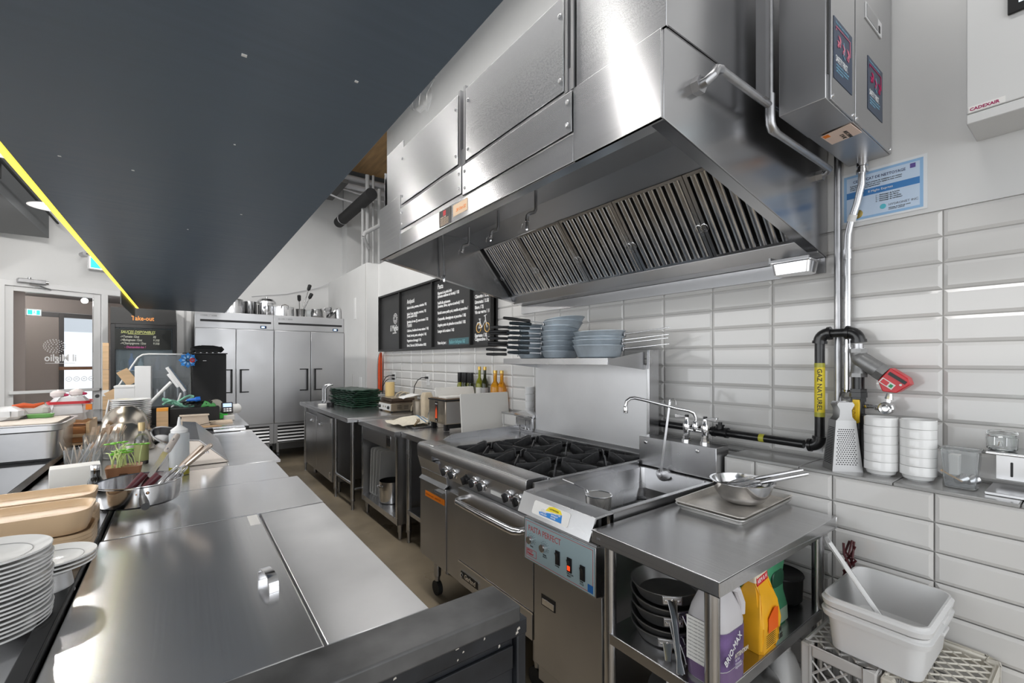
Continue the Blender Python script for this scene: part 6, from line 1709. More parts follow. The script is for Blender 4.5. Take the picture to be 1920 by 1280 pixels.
# bicycle drawing
bc = MB()
def by_(a, b_):
    return (MX + .033, 3.545 - a, 1.745 + b_)
for cx_ in (.06, .20):
    bc.tube([by_(cx_ + .040 * math.cos(q), .035 + .040 * math.sin(q)) for q in [2 * PI * i / 20 for i in range(20)]], .004, 5, close=True)
wheel = bc.build('bicycle_wheels', mat('ochre print', (0.75, 0.45, 0.12, 1), 0.5), mb_)
bc = MB()
for L_ in (((.06, .035), (.085, .085)), ((.085, .085), (.115, .040)), ((.115, .040), (.06, .035)), ((.115, .040), (.175, .105)), ((.085, .085), (.08, .115)), ((.065, .118), (.095, .118)), ((.20, .035), (.175, .105)), ((.175, .105), (.17, .145)), ((.17, .145), (.19, .15)), ((.15, .14), (.17, .145)), ((.02, .05), (.04, .085)), ((.04, .085), (.085, .085))):
    bc.tube([by_(*L_[0]), by_(*L_[1])], .0042, 5)
bc.build('bicycle_frame', TXTW, mb_)

# ================================================================ REACH-IN FRIDGES
def fridge(x0, x1, label):
    t = thing('reach_in_fridge', label, 'fridge', ((x0 + x1) / 2, 7.7, 0), 'tall two door fridges at the back wall')
    yF = 7.34
    MB().box((x0, yF + .03, 0.26), (x1, yF + .80, 2.15)).build('body', S_DOOR, t)
    hdp = MB().box((x0, yF, 1.93), (x1, yF + .029, 2.15)).build('header', S_DOOR, t, bevel=.003)
    MB().box((x0 + .06, yF - .002, 2.015), (x1 - .03, yF, 2.045)).build('header_slot', BLACK, hdp)
    dsp = MB().box((x1 - .17, yF - .003, 1.945), (x1 - .09, yF, 1.985)).build('display', mat('display blue', (0.01, 0.03, 0.08, 1), 0.3), hdp)
    MB().box((x1 - .155, yF - .0042, 1.955), (x1 - .115, yF - .003, 1.975)).build('lit_digits', mat('blue digits', (0.4, 0.65, 1.0, 1), 0.3, emit=2.5, emcol=(0.4, 0.65, 1, 1)), dsp)
    MB().box((x0 + .06, yF - .003, 2.085), (x0 + .25, yF - .001, 2.11)).build('name_badge', GALV, hdp)
    text('badge_lettering', 'TRUE', 0.02, frame((x0 + .14, yF - .0035, 2.09), (1, 0, 0), (0, 0, 1)), TXTW, hdp)
    xm = (x0 + x1) / 2
    for (a, b_, hx_) in ((x0 + .004, xm - .004, -1), (xm + .004, x1 - .004, 1)):
        d_ = MB().box((a, yF - .03, 0.565), (b_, yF, 1.922)).build('door', S_DOOR, t, bevel=.004)
        hxx = (xm - hx_ * -.055) if False else (xm + hx_ * .055)
        MB().box((hxx - .011, yF - .075, 1.03), (hxx + .011, yF - .058, 1.36)).box((hxx - .008 - (0 if hx_ < 0 else 0), yF - .075, 1.345), (hxx + hx_ * .10 if hx_ > 0 else hxx + .008, yF - .03, 1.36)).box((hxx - .008 if hx_ > 0 else hxx - .10, yF - .045, 1.345), (hxx + .10 if hx_ > 0 else hxx + .008, yF - .03, 1.36)).box((hxx - .008 if hx_ > 0 else hxx - .10, yF - .045, 1.03), (hxx + .10 if hx_ > 0 else hxx + .008, yF - .03, 1.045)).box((hxx - .011, yF - .06, 1.03), (hxx + .011, yF - .03, 1.045)).box((hxx - .011, yF - .06, 1.345), (hxx + .011, yF - .03, 1.36)).build('handle', BLACK, d_)
    gr_ = MB().box((x0, yF, 0.27), (x0 + .05, yF + .02, 0.555)).box((x1 - .05, yF, 0.27), (x1, yF + .02, 0.555)).box((x0 + .05, yF, 0.525), (x1 - .05, yF + .02, 0.555)).build('grille_frame', S_DOOR, t)
    MB().box((x0 + .05, yF + .02, 0.27), (x1 - .05, yF + .028, 0.525)).build('grille_back', BLACK, t)
    for k in range(5):
        MB().prism([(yF, 0.285 + .048 * k), (yF + .016, 0.305 + .048 * k), (yF + .016, 0.309 + .048 * k), (yF, 0.289 + .048 * k - .0)], x0 + .052, x1 - .052, 'x').build('louvre', S_DOOR, t)
    for a in (x0 + .06, x1 - .06):
        for b_ in (yF + .08, yF + .7):
            c_ = MB().box((a - .015, b_ - .02, 0.10), (a + .015, b_ + .02, 0.26)).build('caster_bracket', GALV, t)
            MB().cyl((a - .016, b_, 0.062), (a + .016, b_, 0.062), 0.062, n=18).build('caster', BLACK, t)
    return t
fridge(0.132, 1.075, 'steel two door fridge standing left, next to the white wall')
fridge(1.079, 2.079, 'steel two door fridge standing right, next to the closet')

# pots on top of the fridges
TZ2 = 2.1505
def vessel(name, label, cat, x, y, prof, m, extra=None, grp='cookware on top of the fridges', z=TZ2):
    t = thing(name, label, cat, (x, y, z), grp)
    MB().ring(prof, 32, c=(x, y, z)).build(name.split('_')[-1] + '_body', m, t)
    if extra:
        extra(t, x, y, z)
    return t
def pot_prof(r, h):
    return [(0, 0), (r * .96, 0), (r, .006), (r, h), (r * 1.03, h + .002), (r * 1.03, h + .006), (r * .97, h + .004), (r * .96, .01), (0, .008)]
SD = mat('dark polished steel', (0.30, 0.30, 0.30, 1), 0.2, 1.0)
tag(MB().box((0.42, 7.40, TZ2), (1.35, 7.9, TZ2 + .006)).build('oven_tray', SD), 'flat dark tray lying on the left fridge under the pots', 'tray', 'cookware on top of the fridges')
tag(MB().box((1.42, 7.38, TZ2), (1.86, 7.85, TZ2 + .005)).build('cardboard_sheet', PAPER), 'pale sheet lying on the right fridge under the bowls', 'sheet', 'cookware on top of the fridges')
zA, zB = TZ2 + .0065, TZ2 + .0055
vessel('bread_box', 'rounded steel canister lying at the left end of the fridge tops', 'canister', 0.60, 7.62, [(0, 0), (.12, 0), (.13, .01), (.13, .19), (.12, .215), (0, .22)], S_PLAIN, z=zA)
def ex(t, x, y, z):
    MB().box((x + .10, y - .02, z + .02), (x + .115, y + .02, z + .17)).build('handle', BLACK, t)
vessel('coffee_urn', 'dark cylindrical urn between canister and lidded pot', 'urn', 0.82, 7.72, pot_prof(.085, .20), SD, ex, z=zA)
def ex(t, x, y, z):
    MB().ring([(.128, .0), (.128, .03), (.10, .065), (.03, .085), (.018, .09), (.018, .105), (0, .11)], 28, c=(x, y, z + .18)).build('lid', S_BRIGHT, t)
    MB().cyl((x + .10, y - .06, z + .12), (x + .26, y - .12, z + .12), .008).build('handle', SD, t)
vessel('double_boiler', 'lidded steel double boiler with long handle on the left fridge', 'pot', 1.02, 7.60, pot_prof(.095, .18), S_BRIGHT, ex, z=zA)
def ex(t, x, y, z):
    for s in (-1, 1):
        MB().tube([(x + s * .02 - .06, y - .14, z + .13), (x - .06 + s * .02, y - .17, z + .17), (x + .06, y - .17, z + .17)], .005, 8).build('handle', S_BRIGHT, t)
vessel('wide_pot', 'wide shiny steel pot at the seam of the two fridges', 'pot', 1.24, 7.60, pot_prof(.155, .135), S_BRIGHT, lambda t, x, y, z: MB().tube([(x - .05, y - .155, z + .10), (x - .045, y - .19, z + .15), (x + .0, y - .20, z + .165), (x + .045, y - .19, z + .15), (x + .05, y - .155, z + .10)], .006, 8).build('handle', S_BRIGHT, t), z=zA)
vessel('utensil_pan', 'dark steel bin holding spatulas on the right fridge', 'bin', 1.50, 7.64, [(0, 0), (.06, 0), (.07, .13), (.073, .135), (.066, .13), (.056, .005), (0, .005)], SD, z=zB)
vessel('measuring_jug', 'clear measuring jug next to the spatula bin', 'jug', 1.62, 7.60, [(0, 0), (.045, 0), (.052, .12), (.054, .125), (.049, .12), (.042, .005), (0, .005)], CLEARP, z=zB)
for k, (dx, dz, lab) in enumerate(((-.02, .12, 'black slotted spoon standing in the spatula bin'), (.08, .30, 'long black spatula leaning out of the bin, tallest'), (.09, .17, 'shorter black spatula leaning out of the bin'))):
    t = thing('spatula', lab, 'utensil', (1.50, 7.64, 2.2), 'utensils on top of the right fridge')
    a, b_ = Vector((1.49, 7.64, TZ2 + .02)), Vector((1.50 + dx * 1.3, 7.60, TZ2 + .14 + dz))
    MB().tube([a, b_], .007, 8).build('shaft', SD, t)
    d_ = (b_ - a).normalized()
    MB().tube([b_, b_ + d_ * .02, b_ + d_ * .09, b_ + d_ * .10], [.012, .026, .028, .014], 10).build('head', BLACK, t)
vessel('mixing_pot', 'round dark steel pot left of the tilted bowls', 'pot', 1.72, 7.56, [(0, 0), (.06, 0), (.085, .03), (.088, .08), (.075, .12), (.078, .14), (.07, .135), (0, .13)], SD, z=zB)
for k in range(2):
    t = thing('steel_bowl', ['polished steel bowl upright on the right fridge, lower one', 'polished steel bowl tilted on the lower bowl'][k], 'bowl', (0, 0, 0), 'cookware on top of the fridges')
    MB().ring([(0, 0), (.05, 0), (.095, .045), (.115, .105), (.119, .106), (.118, .109), (.112, .107), (.09, .047), (.048, .004), (0, .004)], 32).build('bowl_body', S_BRIGHT if k == 0 else S_PLAIN, t)
    t.location = (1.86, 7.60, zB + .001) if k == 0 else (1.87, 7.58, zB + .062)
    t.rotation_euler = (0, 0 if k == 0 else -.25, 0)
for k in range(3):
    t = thing('baking_pan', 'dark baking pan leaning beside the measuring cups, %s' % ['front one', 'middle one', 'rear one'][k], 'pan', (0, 0, 0), 'leaning pans on the right fridge')
    MB().rect_loft([(.11, .07, .01, 0), (.12, .08, .012, .02), (.117, .077, .01, .02), (.108, .068, .008, .003)]).build('pan_body', SD, t)
    t.rotation_euler = (0, -.75, 0)
    t.location = (1.965 + .02 * k, 7.56 + .10 * k, TZ2 + .085)
for k in range(4):
    t = thing('measuring_cup', 'upturned steel measuring cup, %s of the stack by the closet' % ['lowest', 'second', 'third', 'top'][k], 'cup', (0, 0, 0), 'stack of upturned steel cups')
    MB().ring([(.045, 0), (.046, .003), (.038, .085), (0, .087)], 24).build('cup_body', S_BRIGHT, t)
    t.location = (2.035, 7.50, TZ2 + .028 * k + .001)
# ================================================================ PREP COUNTER WITH LIDS
CZ = 0.90
pcn = thing('prep_counter', 'long stainless refrigerated prep counter under the navy bulkhead', 'counter', (0.1, 2.6, 0))
MB().box((-0.215, 0.952, 0.08), (0.430, 4.26, 0.885)).build('cabinet_body', S_BODY, pcn)
MB().box((-0.250, 0.952, 0.86), (-0.218, 4.26, 0.922)).build('rear_rail', mat('black steel rail', (0.045, 0.045, 0.047, 1), 0.25, 0.8, rnoise=.1), pcn, bevel=.003)
S_CUT = mat('white steel board', (0.74, 0.74, 0.75, 1), 0.34, 1.0, noise=0.05, nscale=5, rnoise=0.08)
MB().box((0.239, 0.956, 0.886), (0.465, 1.925, 0.900)).build('work_board', S_CUT, pcn, bevel=.0015)
MB().box((0.205, 2.905, 0.886), (0.463, 4.255, 0.901)).box((-0.2, 2.905, 0.886), (0.2048, 4.255, 0.8995)).build('work_board', S_CUT, pcn, bevel=.0015)
MB().box((-0.205, 1.935, 0.886), (0.466, 2.448, 0.9005)).build('rear_lid', S_LID, pcn, bevel=.0015)
MB().box((-0.205, 2.454, 0.886), (0.430, 2.899, 0.9003)).build('rear_lid', S_LID, pcn, bevel=.0015)
ml = MB().box((-0.214, 0.956, 0.886), (0.231, 1.928, 0.9)).build('front_lid', S_LID, pcn, bevel=.002)
# hoop handle standing up on the lid
hh = MB()
def strap(pts, w_, th):
    """flat strap following pts (list of (x, z)), width along y"""
    m_ = MB()
    n = len(pts)
    v = []
    for (x, z, nx_, nz_) in pts:
        v += [(x, -w_ / 2, z), (x, w_ / 2, z), (x + nx_ * th, w_ / 2, z + nz_ * th), (x + nx_ * th, -w_ / 2, z + nz_ * th)]
    f = []
    for i in range(n - 1):
        for j in range(4):
            f.append((4 * i + j, 4 * i + (j + 1) % 4, 4 * (i + 1) + (j + 1) % 4, 4 * (i + 1) + j))
    f += [(3, 2, 1, 0), (4 * n - 4, 4 * n - 3, 4 * n - 2, 4 * n - 1)]
    return v, f
pts = []
for i in range(17):
    a = PI * i / 16
    cx_, cz_ = math.cos(a), math.sin(a)
    px_ = 0.046 * (abs(cx_) ** 0.6) * (1 if cx_ > 0 else -1)
    pz_ = 0.034 * (abs(cz_) ** 0.55)
    pts.append((px_, pz_, cx_, cz_))
v, f = strap(pts, 0.022, 0.004)
MB().add(v, f, Matrix.Translation((0.178, 1.30, 0.9005)) @ Matrix.Rotation(math.radians(98), 4, 'Z')).build('hoop_handle', CHROME, ml)
MB().box((0.193, 1.805, 0.9003), (0.224, 1.920, 0.9012)).build('white_sticker', PAPER, ml)
st_ = bpy.data.objects['hoop_handle']
# raised folded cover behind the squeeze bottle
rc = thing('folded_cover', 'raised brown reflecting steel cover with latch behind the squeeze bottle', 'cover', (0.09, 3.2, 0.9))
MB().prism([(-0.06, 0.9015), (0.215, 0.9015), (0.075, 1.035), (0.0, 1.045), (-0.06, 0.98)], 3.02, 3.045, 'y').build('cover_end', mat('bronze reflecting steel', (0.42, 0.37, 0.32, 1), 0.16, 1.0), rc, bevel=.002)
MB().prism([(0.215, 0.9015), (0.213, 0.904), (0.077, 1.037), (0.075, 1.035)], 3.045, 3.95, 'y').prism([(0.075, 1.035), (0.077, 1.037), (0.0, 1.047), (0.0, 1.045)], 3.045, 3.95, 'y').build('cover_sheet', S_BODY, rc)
MB().box((0.085, 3.003, 0.965), (0.107, 3.019, 1.005)).cyl((0.088, 3.008, 1.0), (0.118, 3.008, 0.966), .003).build('latch', CHROME, rc, bevel=.002)
# cap board at the near end with worn black panelling
WORN = mat('worn black paint', (0.085, 0.085, 0.086, 1), 0.32, noise=0.5, nscale=7, bump=0.4, rnoise=0.12)
WORN2 = mat('black timber panel', (0.018, 0.020, 0.024, 1), 0.4, noise=0.4, nscale=12, bump=0.5)
ec = thing('counter_end', 'worn black wooden end cap and panel closing the prep counter', 'counter end', (0.1, 0.88, 0))
MB().box((-0.75, 0.832, 0.864), (0.642, 0.950, 0.9045)).build('cap_board', WORN, ec, bevel=.005)
MB().box((-0.75, 0.840, 0.826), (0.667, 0.945, 0.8635)).build('sub_rail', WORN2, ec, bevel=.003)
MB().box((-0.75, 0.862, 0.02), (0.640, 0.930, 0.826)).build('end_panel', WORN2, ec, bevel=.002)
MB().box((0.642, 0.846, 0.02), (0.668, 0.94, 0.8255)).build('corner_post', WORN2, ec, bevel=.003)
MB().box((-0.75, 0.853, 0.745), (0.635, 0.861, 0.80)).box((-0.75, 0.853, 0.35), (0.635, 0.861, 0.42)).build('panel_moulding', WORN2, ec, bevel=.002)
random.seed(21)
pch = MB()
for k in range(14):
    x, z = random.uniform(0.30, 0.66), random.choice([random.uniform(.828, .860), random.uniform(.60, .82)])
    w_, h_ = random.uniform(.003, .010), random.uniform(.003, .010)
    yb_ = 0.8395 if z > .826 else 0.8615
    if z <= .826 and x > .64: x -= .03
    pch.prism([(x, z), (x + w_, z + h_ * .3), (x + w_ * .8, z + h_), (x + w_ * .1, z + h_ * .7)], yb_ - .0006, yb_ + .001, 'y')
o_ = pch.build('paint_chips', mat('bare filler', (0.5, 0.47, 0.42, 1), 0.7), ec)
o_['kind'] = 'stuff'

# ---- serving shelf left of the counter
sv = thing('service_ledge', 'pale stainless ledge between prep counter and black serving counter', 'ledge', (-0.4, 3, 0))
MB().box((-0.555, 0.96, 0.885), (-0.2515, 4.40, 0.9)).build('ledge_top', S_TOP, sv)
MB().box((-0.545, 0.96, 0.05), (-0.26, 4.4, 0.885)).build('ledge_body', WORN2, sv)
kc = thing('serving_counter', 'glossy black stone serving counter at the left edge', 'counter', (-0.95, 3, 0))
MB().box((-1.5, 0.9, 0.915), (-0.56, 6.6, 0.950)).build('counter_top', mat('black stone', (0.035, 0.035, 0.037, 1), 0.12, noise=.3, nscale=30, coat=.3), kc, bevel=.003)
MB().box((-1.42, 0.95, 0), (-0.62, 6.5, 0.914)).build('counter_body', WORN2, kc)

# ---- far black-edged steel table beyond the lids
bt_ = thing('register_table', 'steel topped table with black edge holding the till clutter', 'work table', (0.0, 5.4, 0))
MB().box((-0.55, 4.41, 0.926), (0.457, 6.30, 0.930)).build('table_top', S_TOP, bt_)
MB().box((-0.55, 4.405, 0.905), (0.459, 6.305, 0.9255)).build('black_edge', BLACK, bt_, bevel=.001)
MB().box((-0.50, 4.45, 0.10), (0.40, 6.25, 0.904)).build('cabinet_body', S_BODY, bt_)
MB().box((0.20, 4.30, 0.9015), (0.425, 4.40, 0.925)).build('bright_drawer', S_BRIGHT, bt_, bevel=.002)
for a in (-.45, .35):
    for b_ in (4.5, 6.2):
        MB().cyl((a, b_, 0), (a, b_, .1), .02, n=10).build('leg', GALV, bt_)

# ================================================================ THINGS ON THE LEDGE AND LIDS
def plate_proto(R_, name='dinner_plate', grp=None, lab=''):
    t = thing(name, lab, 'plate', (0, 0, 0), grp)
    MB().ring([(0, 0), (R_ * .52, 0), (R_ * .56, .002), (R_ * .70, .0095), (R_ * .97, .0165), (R_, .018), (R_ * 1.0, .0205), (R_ * .985, .0215), (R_ * .74, .0135), (R_ * .70, .0125), (R_ * .58, .0055), (0, .004)], 56).build('plate_body', CERAMIC, t)
    return t
GZ = 0.9015
pl0 = plate_proto(0.104, grp='white plates in the tall near stack')
for k in range(18):
    o_ = pl0 if k == 0 else dup(pl0)
    o_.location = (-0.335 + .0012 * ((k * 5) % 4 - 1.5), 1.40 + .0012 * ((k * 3) % 4 - 1.5), GZ + .0092 * k)
    nth = ['bottom', 'second', 'third', 'fourth', 'fifth', 'sixth', 'seventh', 'eighth', 'ninth', 'tenth', 'eleventh', 'twelfth', 'thirteenth', 'fourteenth', 'fifteenth', 'sixteenth', 'seventeenth'][k] if k < 17 else 'top'
    o_['label'] = ('white plate, %s counted from below in the tall near stack' % nth) if k < 17 else 'white plate with thin grey ring, on top of the tall near stack'
MB().ring([(0.072, .0129), (0.0735, .0133), (0.0735, .0138), (0.072, .0134)], 56, close=True).build('grey_ring', CERLINE, o_)
stn = thing('plate_stand', 'pale metal stand under the three white plates', 'stand', (-0.27, 1.555, GZ))
MB().ring([(.055, 0), (.058, .002), (.05, .055), (.05, .058), (0, .058)], 28, c=(-0.275, 1.56, GZ)).build('stand_body', S_CUT, stn)
pl1 = plate_proto(0.084, grp='white plates in the low stack of three')
for k in range(3):
    o_ = pl1 if k == 0 else dup(pl1)
    o_.location = (-0.262 + .001 * k, 1.555, GZ + .060 + .0095 * k)
    o_['label'] = 'white plate, %s of three beside the beige trays' % ['bottom', 'middle', 'top'][k]
MB().ring([(0.0585, .0129), (0.0597, .0133), (0.0597, .0138), (0.0585, .0134)], 48, close=True).build('grey_ring', CERLINE, o_)

# ---- beige trays: two piles of nested rounded trays
def beige(hx, hy, h, lab, grp):
    t = thing('beige_tray', lab, 'tray', (0, 0, 0), grp)
    MB().rect_loft([(hx - .012, hy - .012, .05, 0.0), (hx, hy, .055, h - .01), (hx, hy, .055, h), (hx - .006, hy - .006, .05, h), (hx - .016, hy - .016, .045, h - .018), (hx - .020, hy - .020, .04, h - .020)], cs=8).build('tray_body', TRAYW, t)
    return t
words = ['bottom', 'second', 'third', 'fourth', 'fifth']
for (cx_, cy_, nm_) in ((-0.415, 1.895, 'near'), (-0.432, 2.10, 'far')):
    p_ = None
    for k in range(5):
        if p_ is None:
            p_ = o_ = beige(0.198, 0.098, 0.026, '', 'beige trays in the %s pile' % nm_)
        else:
            o_ = dup(p_)
        o_.location = (cx_ + .002 * ((k * 3) % 3 - 1), cy_ + .001 * (k % 2), GZ + .0112 * k)
        o_['label'] = 'shallow beige tray, %s from below in the %s pile' % (words[k], nm_)
    o_ = beige(0.193, 0.093, 0.064, 'deep beige tray on top of the %s pile of trays' % nm_, 'beige trays in the %s pile' % nm_)
    o_.location = (cx_, cy_, GZ + .0112 * 4 + .0265)

# ---- saucepan with whisks straddling the rail
spn = thing('steel_saute_pan', 'polished steel pan with black handle holding whisks on the rail', 'saute pan', (-0.13, 2.30, 0.9225))
qx, qy, qz = -0.135, 2.30, 0.9230
MB().ring([(0, 0), (.118, 0), (.128, .008), (.133, .03), (.135, .078), (.139, .083), (.139, .086), (.132, .084), (.129, .03), (.122, .010), (.10, .006), (0, .006)], 56, c=(qx, qy, qz)).build('pan_body', S_BRIGHT, spn)
MB().ring([(0, .0065), (.120, .0068)], 40, c=(qx, qy, qz)).build('brown_inside', mat('brown pan inside', (0.16, 0.09, 0.06, 1), 0.35, 0.5), spn)
hdir = Vector((0.10, -0.99, 0))
a_ = Vector((qx, qy, qz + .058)) + hdir * .132
MB().tube([a_, a_ + hdir * .03 + Vector((0, 0, -.004)), a_ + hdir * .05 + Vector((0, 0, -.006)), a_ + hdir * .13 + Vector((0, 0, -.004)), a_ + hdir * .20 + Vector((0, 0, .0))], [.008, .009, .012, .014, .012], 12).build('handle', BLACK, spn)
for s in (-1, 1):
    MB().sphere(tuple(a_ + Vector((s * .016, .002, 0))), .0065, 10).build('rivet', mat('copper rivet', (0.6, 0.38, 0.26, 1), 0.3, 1.0), spn)
whisk((-0.07, 2.33, 0.965), (0.10, 2.28, 1.125), 'wire whisk with steel handle leaning at the outer side of the pan', 'whisks in the steel pan', ln=.12, r=.026, hm=mat('tan steel', (0.62, 0.52, 0.44, 1), .25, 1.0), hr=.010)
whisk((-0.09, 2.31, 0.955), (0.072, 2.31, 1.12), 'wire whisk with steel handle leaning between the other whisk and tongs', 'whisks in the steel pan', ln=.12, r=.026, hm=MATS['tan steel'], hr=.010)
tg_ = thing('kitchen_knife', 'knife with pale riveted handle standing highest in the steel pan', 'knife', (-0.1, 2.3, .96))
A_, B_ = Vector((-0.145, 2.27, 0.945)), Vector((-0.055, 2.33, 1.10))
MB().tube([A_, B_], [.010, .014], 4).build('blade', S_BRIGHT, tg_)
D_ = (B_ - A_).normalized()
MB().tube([B_, B_ + D_ * .01, B_ + D_ * .075, B_ + D_ * .085], [.009, .013, .012, .008], 12).build('handle', mat('grey handle', (0.42, 0.38, 0.35, 1), .3), tg_)
for q in (.02, .06):
    MB().sphere(tuple(B_ + D_ * q + Vector((-.004, -.011, .002))), .005, 8).build('rivet', CHROME, tg_)
for k, (p, q, lab) in enumerate((((-0.195, 2.24, .95), (-0.120, 2.27, 1.035), 'maroon handled tool lying left in the steel pan'), ((-0.155, 2.23, .945), (-0.075, 2.25, 1.03), 'maroon handled tool lying right in the steel pan'))):
    t = thing('pastry_tool', lab, 'tool', p, 'maroon tools in the steel pan')
    MB().tube([p, q], [.013, .015], 12).build('handle', mat('maroon grip', (0.10, 0.022, 0.03, 1), .3), t)

# ---- squeeze bottle
sq2 = thing('squeeze_bottle', 'clear squeeze bottle with white tip and a little oil', 'bottle', (-0.013, 2.834, .901))
SQ = mat('cloudy bottle', (0.72, 0.75, 0.78, 1), .3, trans=.5, ior=1.2)
MB().ring([(0, 0), (.040, 0), (.043, .004), (.042, .04), (.043, .06), (.042, .08), (.043, .10), (.042, .12), (.043, .14), (.042, .16), (.043, .18), (.043, .205), (.040, .212), (0, .213)], 28, c=(-0.013, 2.834, .9015)).build('bottle_body', SQ, sq2)
MB().ring([(.0415, .001), (.0437, .004), (.0430, .042), (0.01, .042)], 28, c=(-0.013, 2.834, .9012)).build('oil', mat('olive oil', (0.26, 0.23, 0.02, 1), .1), sq2)
MB().ring([(.036, .213), (.036, .228), (.018, .243), (.010, .250), (.0045, .290), (.003, .293), (0, .293)], 24, c=(-0.013, 2.834, .9015)).build('tip_cap', WHITE, sq2)

# ---- napkin box, small dark bottle
nb = tag(MB().rect_loft([(.085, .055, .004, GZ), (.085, .055, .004, GZ + .085), (.083, .050, .004, GZ + .098)], M=Matrix.Translation((-0.395, 2.84, 0)) @ Matrix.Rotation(.15, 4, 'Z')).build('napkin_stack', PAPER), 'block of folded white napkins between trays and cutlery', 'napkins')
db = thing('vinegar_bottle', 'small dark bottle with silver screw cap in front of the napkins', 'bottle', (-0.30, 2.60, GZ))
MB().ring([(0, 0), (.024, 0), (.026, .003), (.026, .062), (.018, .078), (.0155, .082), (.0155, .11), (0, .11)], 24, c=(-0.30, 2.60, GZ)).build('glass', mat('black glass', (0.01, 0.008, 0.006, 1), .06, coat=.5), db)
MB().ring([(.0165, .112), (.0165, .130), (.0155, .132), (0, .132)], 24, c=(-0.30, 2.60, GZ)).build('screw_cap', S_BRIGHT, db)
MB().ring([(.0264, .008), (.0264, .050)], 24, c=(-0.30, 2.60, GZ)).build('yellow_label', mat('lime label', (0.45, 0.50, 0.02, 1), .4), db)

# ---- clear boxes with wooden cutlery
def clearbox(name, x, y, hx, hy, h, lab, z=GZ):
    t = thing(name, lab, 'clear box', (x, y, z), 'clear cutlery boxes on the ledge')
    MB().rect_loft([(hx - .006, hy - .006, .008, z), (hx, hy, .01, z + h), (hx - .003, hy - .003, .01, z + h), (hx - .009, hy - .009, .008, z + .004)], c=(x, y)).build('box_body', CLEARP, t)
    return t
clearbox('straw_box', -0.420, 3.26, .075, .050, .115, 'clear box of straws and wooden knives beside the steel food pan')
clearbox('fork_box', -0.375, 3.56, .085, .060, .150, 'clear box of wooden forks behind the straw box')
random.seed(9)
STW = mat('pale wood cutlery', (0.70, 0.55, 0.42, 1), .55)
PWH = mat('pale plastic cutlery', (0.66, 0.66, 0.68, 1), .35)
def stick(x, y, z, dx, dy, dz, m, w_, lab, grp, fork=False, name='wooden_knife'):
    t = thing(name, lab, 'cutlery', (x, y, z), grp)
    F_ = frame((x, y, z), Vector((dy, -dx, 0)).normalized(), Vector((dx, dy, dz)))
    L_ = Vector((dx, dy, dz)).length
    m_ = MB()
    if fork:
        m_.prism([(-w_ * .4, 0), (w_ * .4, 0), (w_ * .5, L_ * .62), (w_, L_ * .72), (w_, L_ * .80), (-w_, L_ * .80), (-w_, L_ * .72), (-w_ * .5, L_ * .62)], 0, .0015, 'z', F_)
        for q in (-1, -.33, .33, 1):
            m_.box((q * w_ * .82 - w_ * .14, L_ * .80, 0), (q * w_ * .82 + w_ * .14, L_, .0015), F_)
    else:
        m_.prism([(-w_ * .5, 0), (w_ * .5, 0), (w_ * .7, L_ * .9), (0, L_), (-w_ * .7, L_ * .9)], 0, .0015, 'z', F_)
    m_.build('cutlery_body', m, t)
    return t
for k in range(18):
    stick(-0.470 + .013 * (k % 8), 3.235 + .012 * (k // 3), GZ + .006, random.uniform(-.06, .10), random.uniform(-.02, .03), random.uniform(.12, .165), PWH if k < 8 else STW, .010,
          '%s knife standing in the straw box' % ('pale white' if k < 8 else 'thin wooden'), 'pale knives in the straw box' if k < 8 else 'wooden knives in the straw box')
for k in range(14):
    stick(-0.44 + .010 * k, 3.52 + .010 * (k % 4), GZ + .05, random.uniform(-.01, .06), random.uniform(-.02, .02), random.uniform(.13, .16), STW, .012,
          'wooden fork standing tines up in the box behind the straws', 'wooden forks in the clear box', fork=True, name='wooden_fork')
# ---- microgreens
mg = thing('microgreens_pot', 'brown tray of pale stemmed green sprouts behind the steel pan', 'sprouts', (-0.235, 2.96, GZ))
MB().rect_loft([(.062, .045, .01, GZ), (.070, .052, .012, GZ + .052), (.066, .048, .01, GZ + .050)], c=(-0.235, 2.96)).build('pot', mat('brown pot', (0.30, 0.14, 0.07, 1), .6), mg)
STEM = mat('pale stem', (0.62, 0.72, 0.32, 1), .45)
LEAF = mat('sprout leaf', (0.16, 0.46, 0.04, 1), .4)
random.seed(14)
sm, lf = MB(), MB()
for k in range(26):
    x, y = -0.235 + random.uniform(-.058, .058), 2.96 + random.uniform(-.04, .04)
    dx, dy, h = random.uniform(-.04, .05), random.uniform(-.03, .02), random.uniform(.06, .13)
    pts = [(x, y, GZ + .05), (x + dx * .3, y + dy * .3, GZ + .05 + h * .5), (x + dx * .8, y + dy * .8, GZ + .05 + h * .9), (x + dx * 1.4, y + dy * 1.2, GZ + .05 + h * .93)]
    sm.tube(pts, [.0028, .0026, .0022, .0018], 6)
    if k % 2 == 0:
        e = pts[-1]
        for s in (-1, 1):
            lf.sphere((e[0] + s * .011, e[1], e[2]), .015, 8, sc=(1, .75, .28))
o1 = sm.build('stems', STEM, mg); o1['kind'] = 'stuff'
o2 = lf.build('leaves', LEAF, mg); o2['kind'] = 'stuff'
# ---- clear bottle with cork coloured cap
cbt = thing('oil_cruet', 'clear bottle with tan cap and green label behind the sprouts', 'bottle', (-0.185, 3.25, GZ))
MB().ring([(0, 0), (.030, 0), (.032, .005), (.032, .13), (.028, .15), (.014, .168), (.0135, .20), (0, .20)], 28, c=(-0.185, 3.25, GZ)).build('glass', GLASS, cbt)
MB().ring([(.0325, .02), (.0325, .115)], 28, c=(-0.185, 3.25, GZ)).build('green_label', mat('olive label', (0.32, 0.34, 0.14, 1), .5), cbt)
MB().ring([(.0155, .185), (.0160, .225), (.014, .232), (0, .232)], 20, c=(-0.185, 3.25, GZ)).build('cap', mat('tan gold cap', (0.62, 0.47, 0.25, 1), .35, .5), cbt)

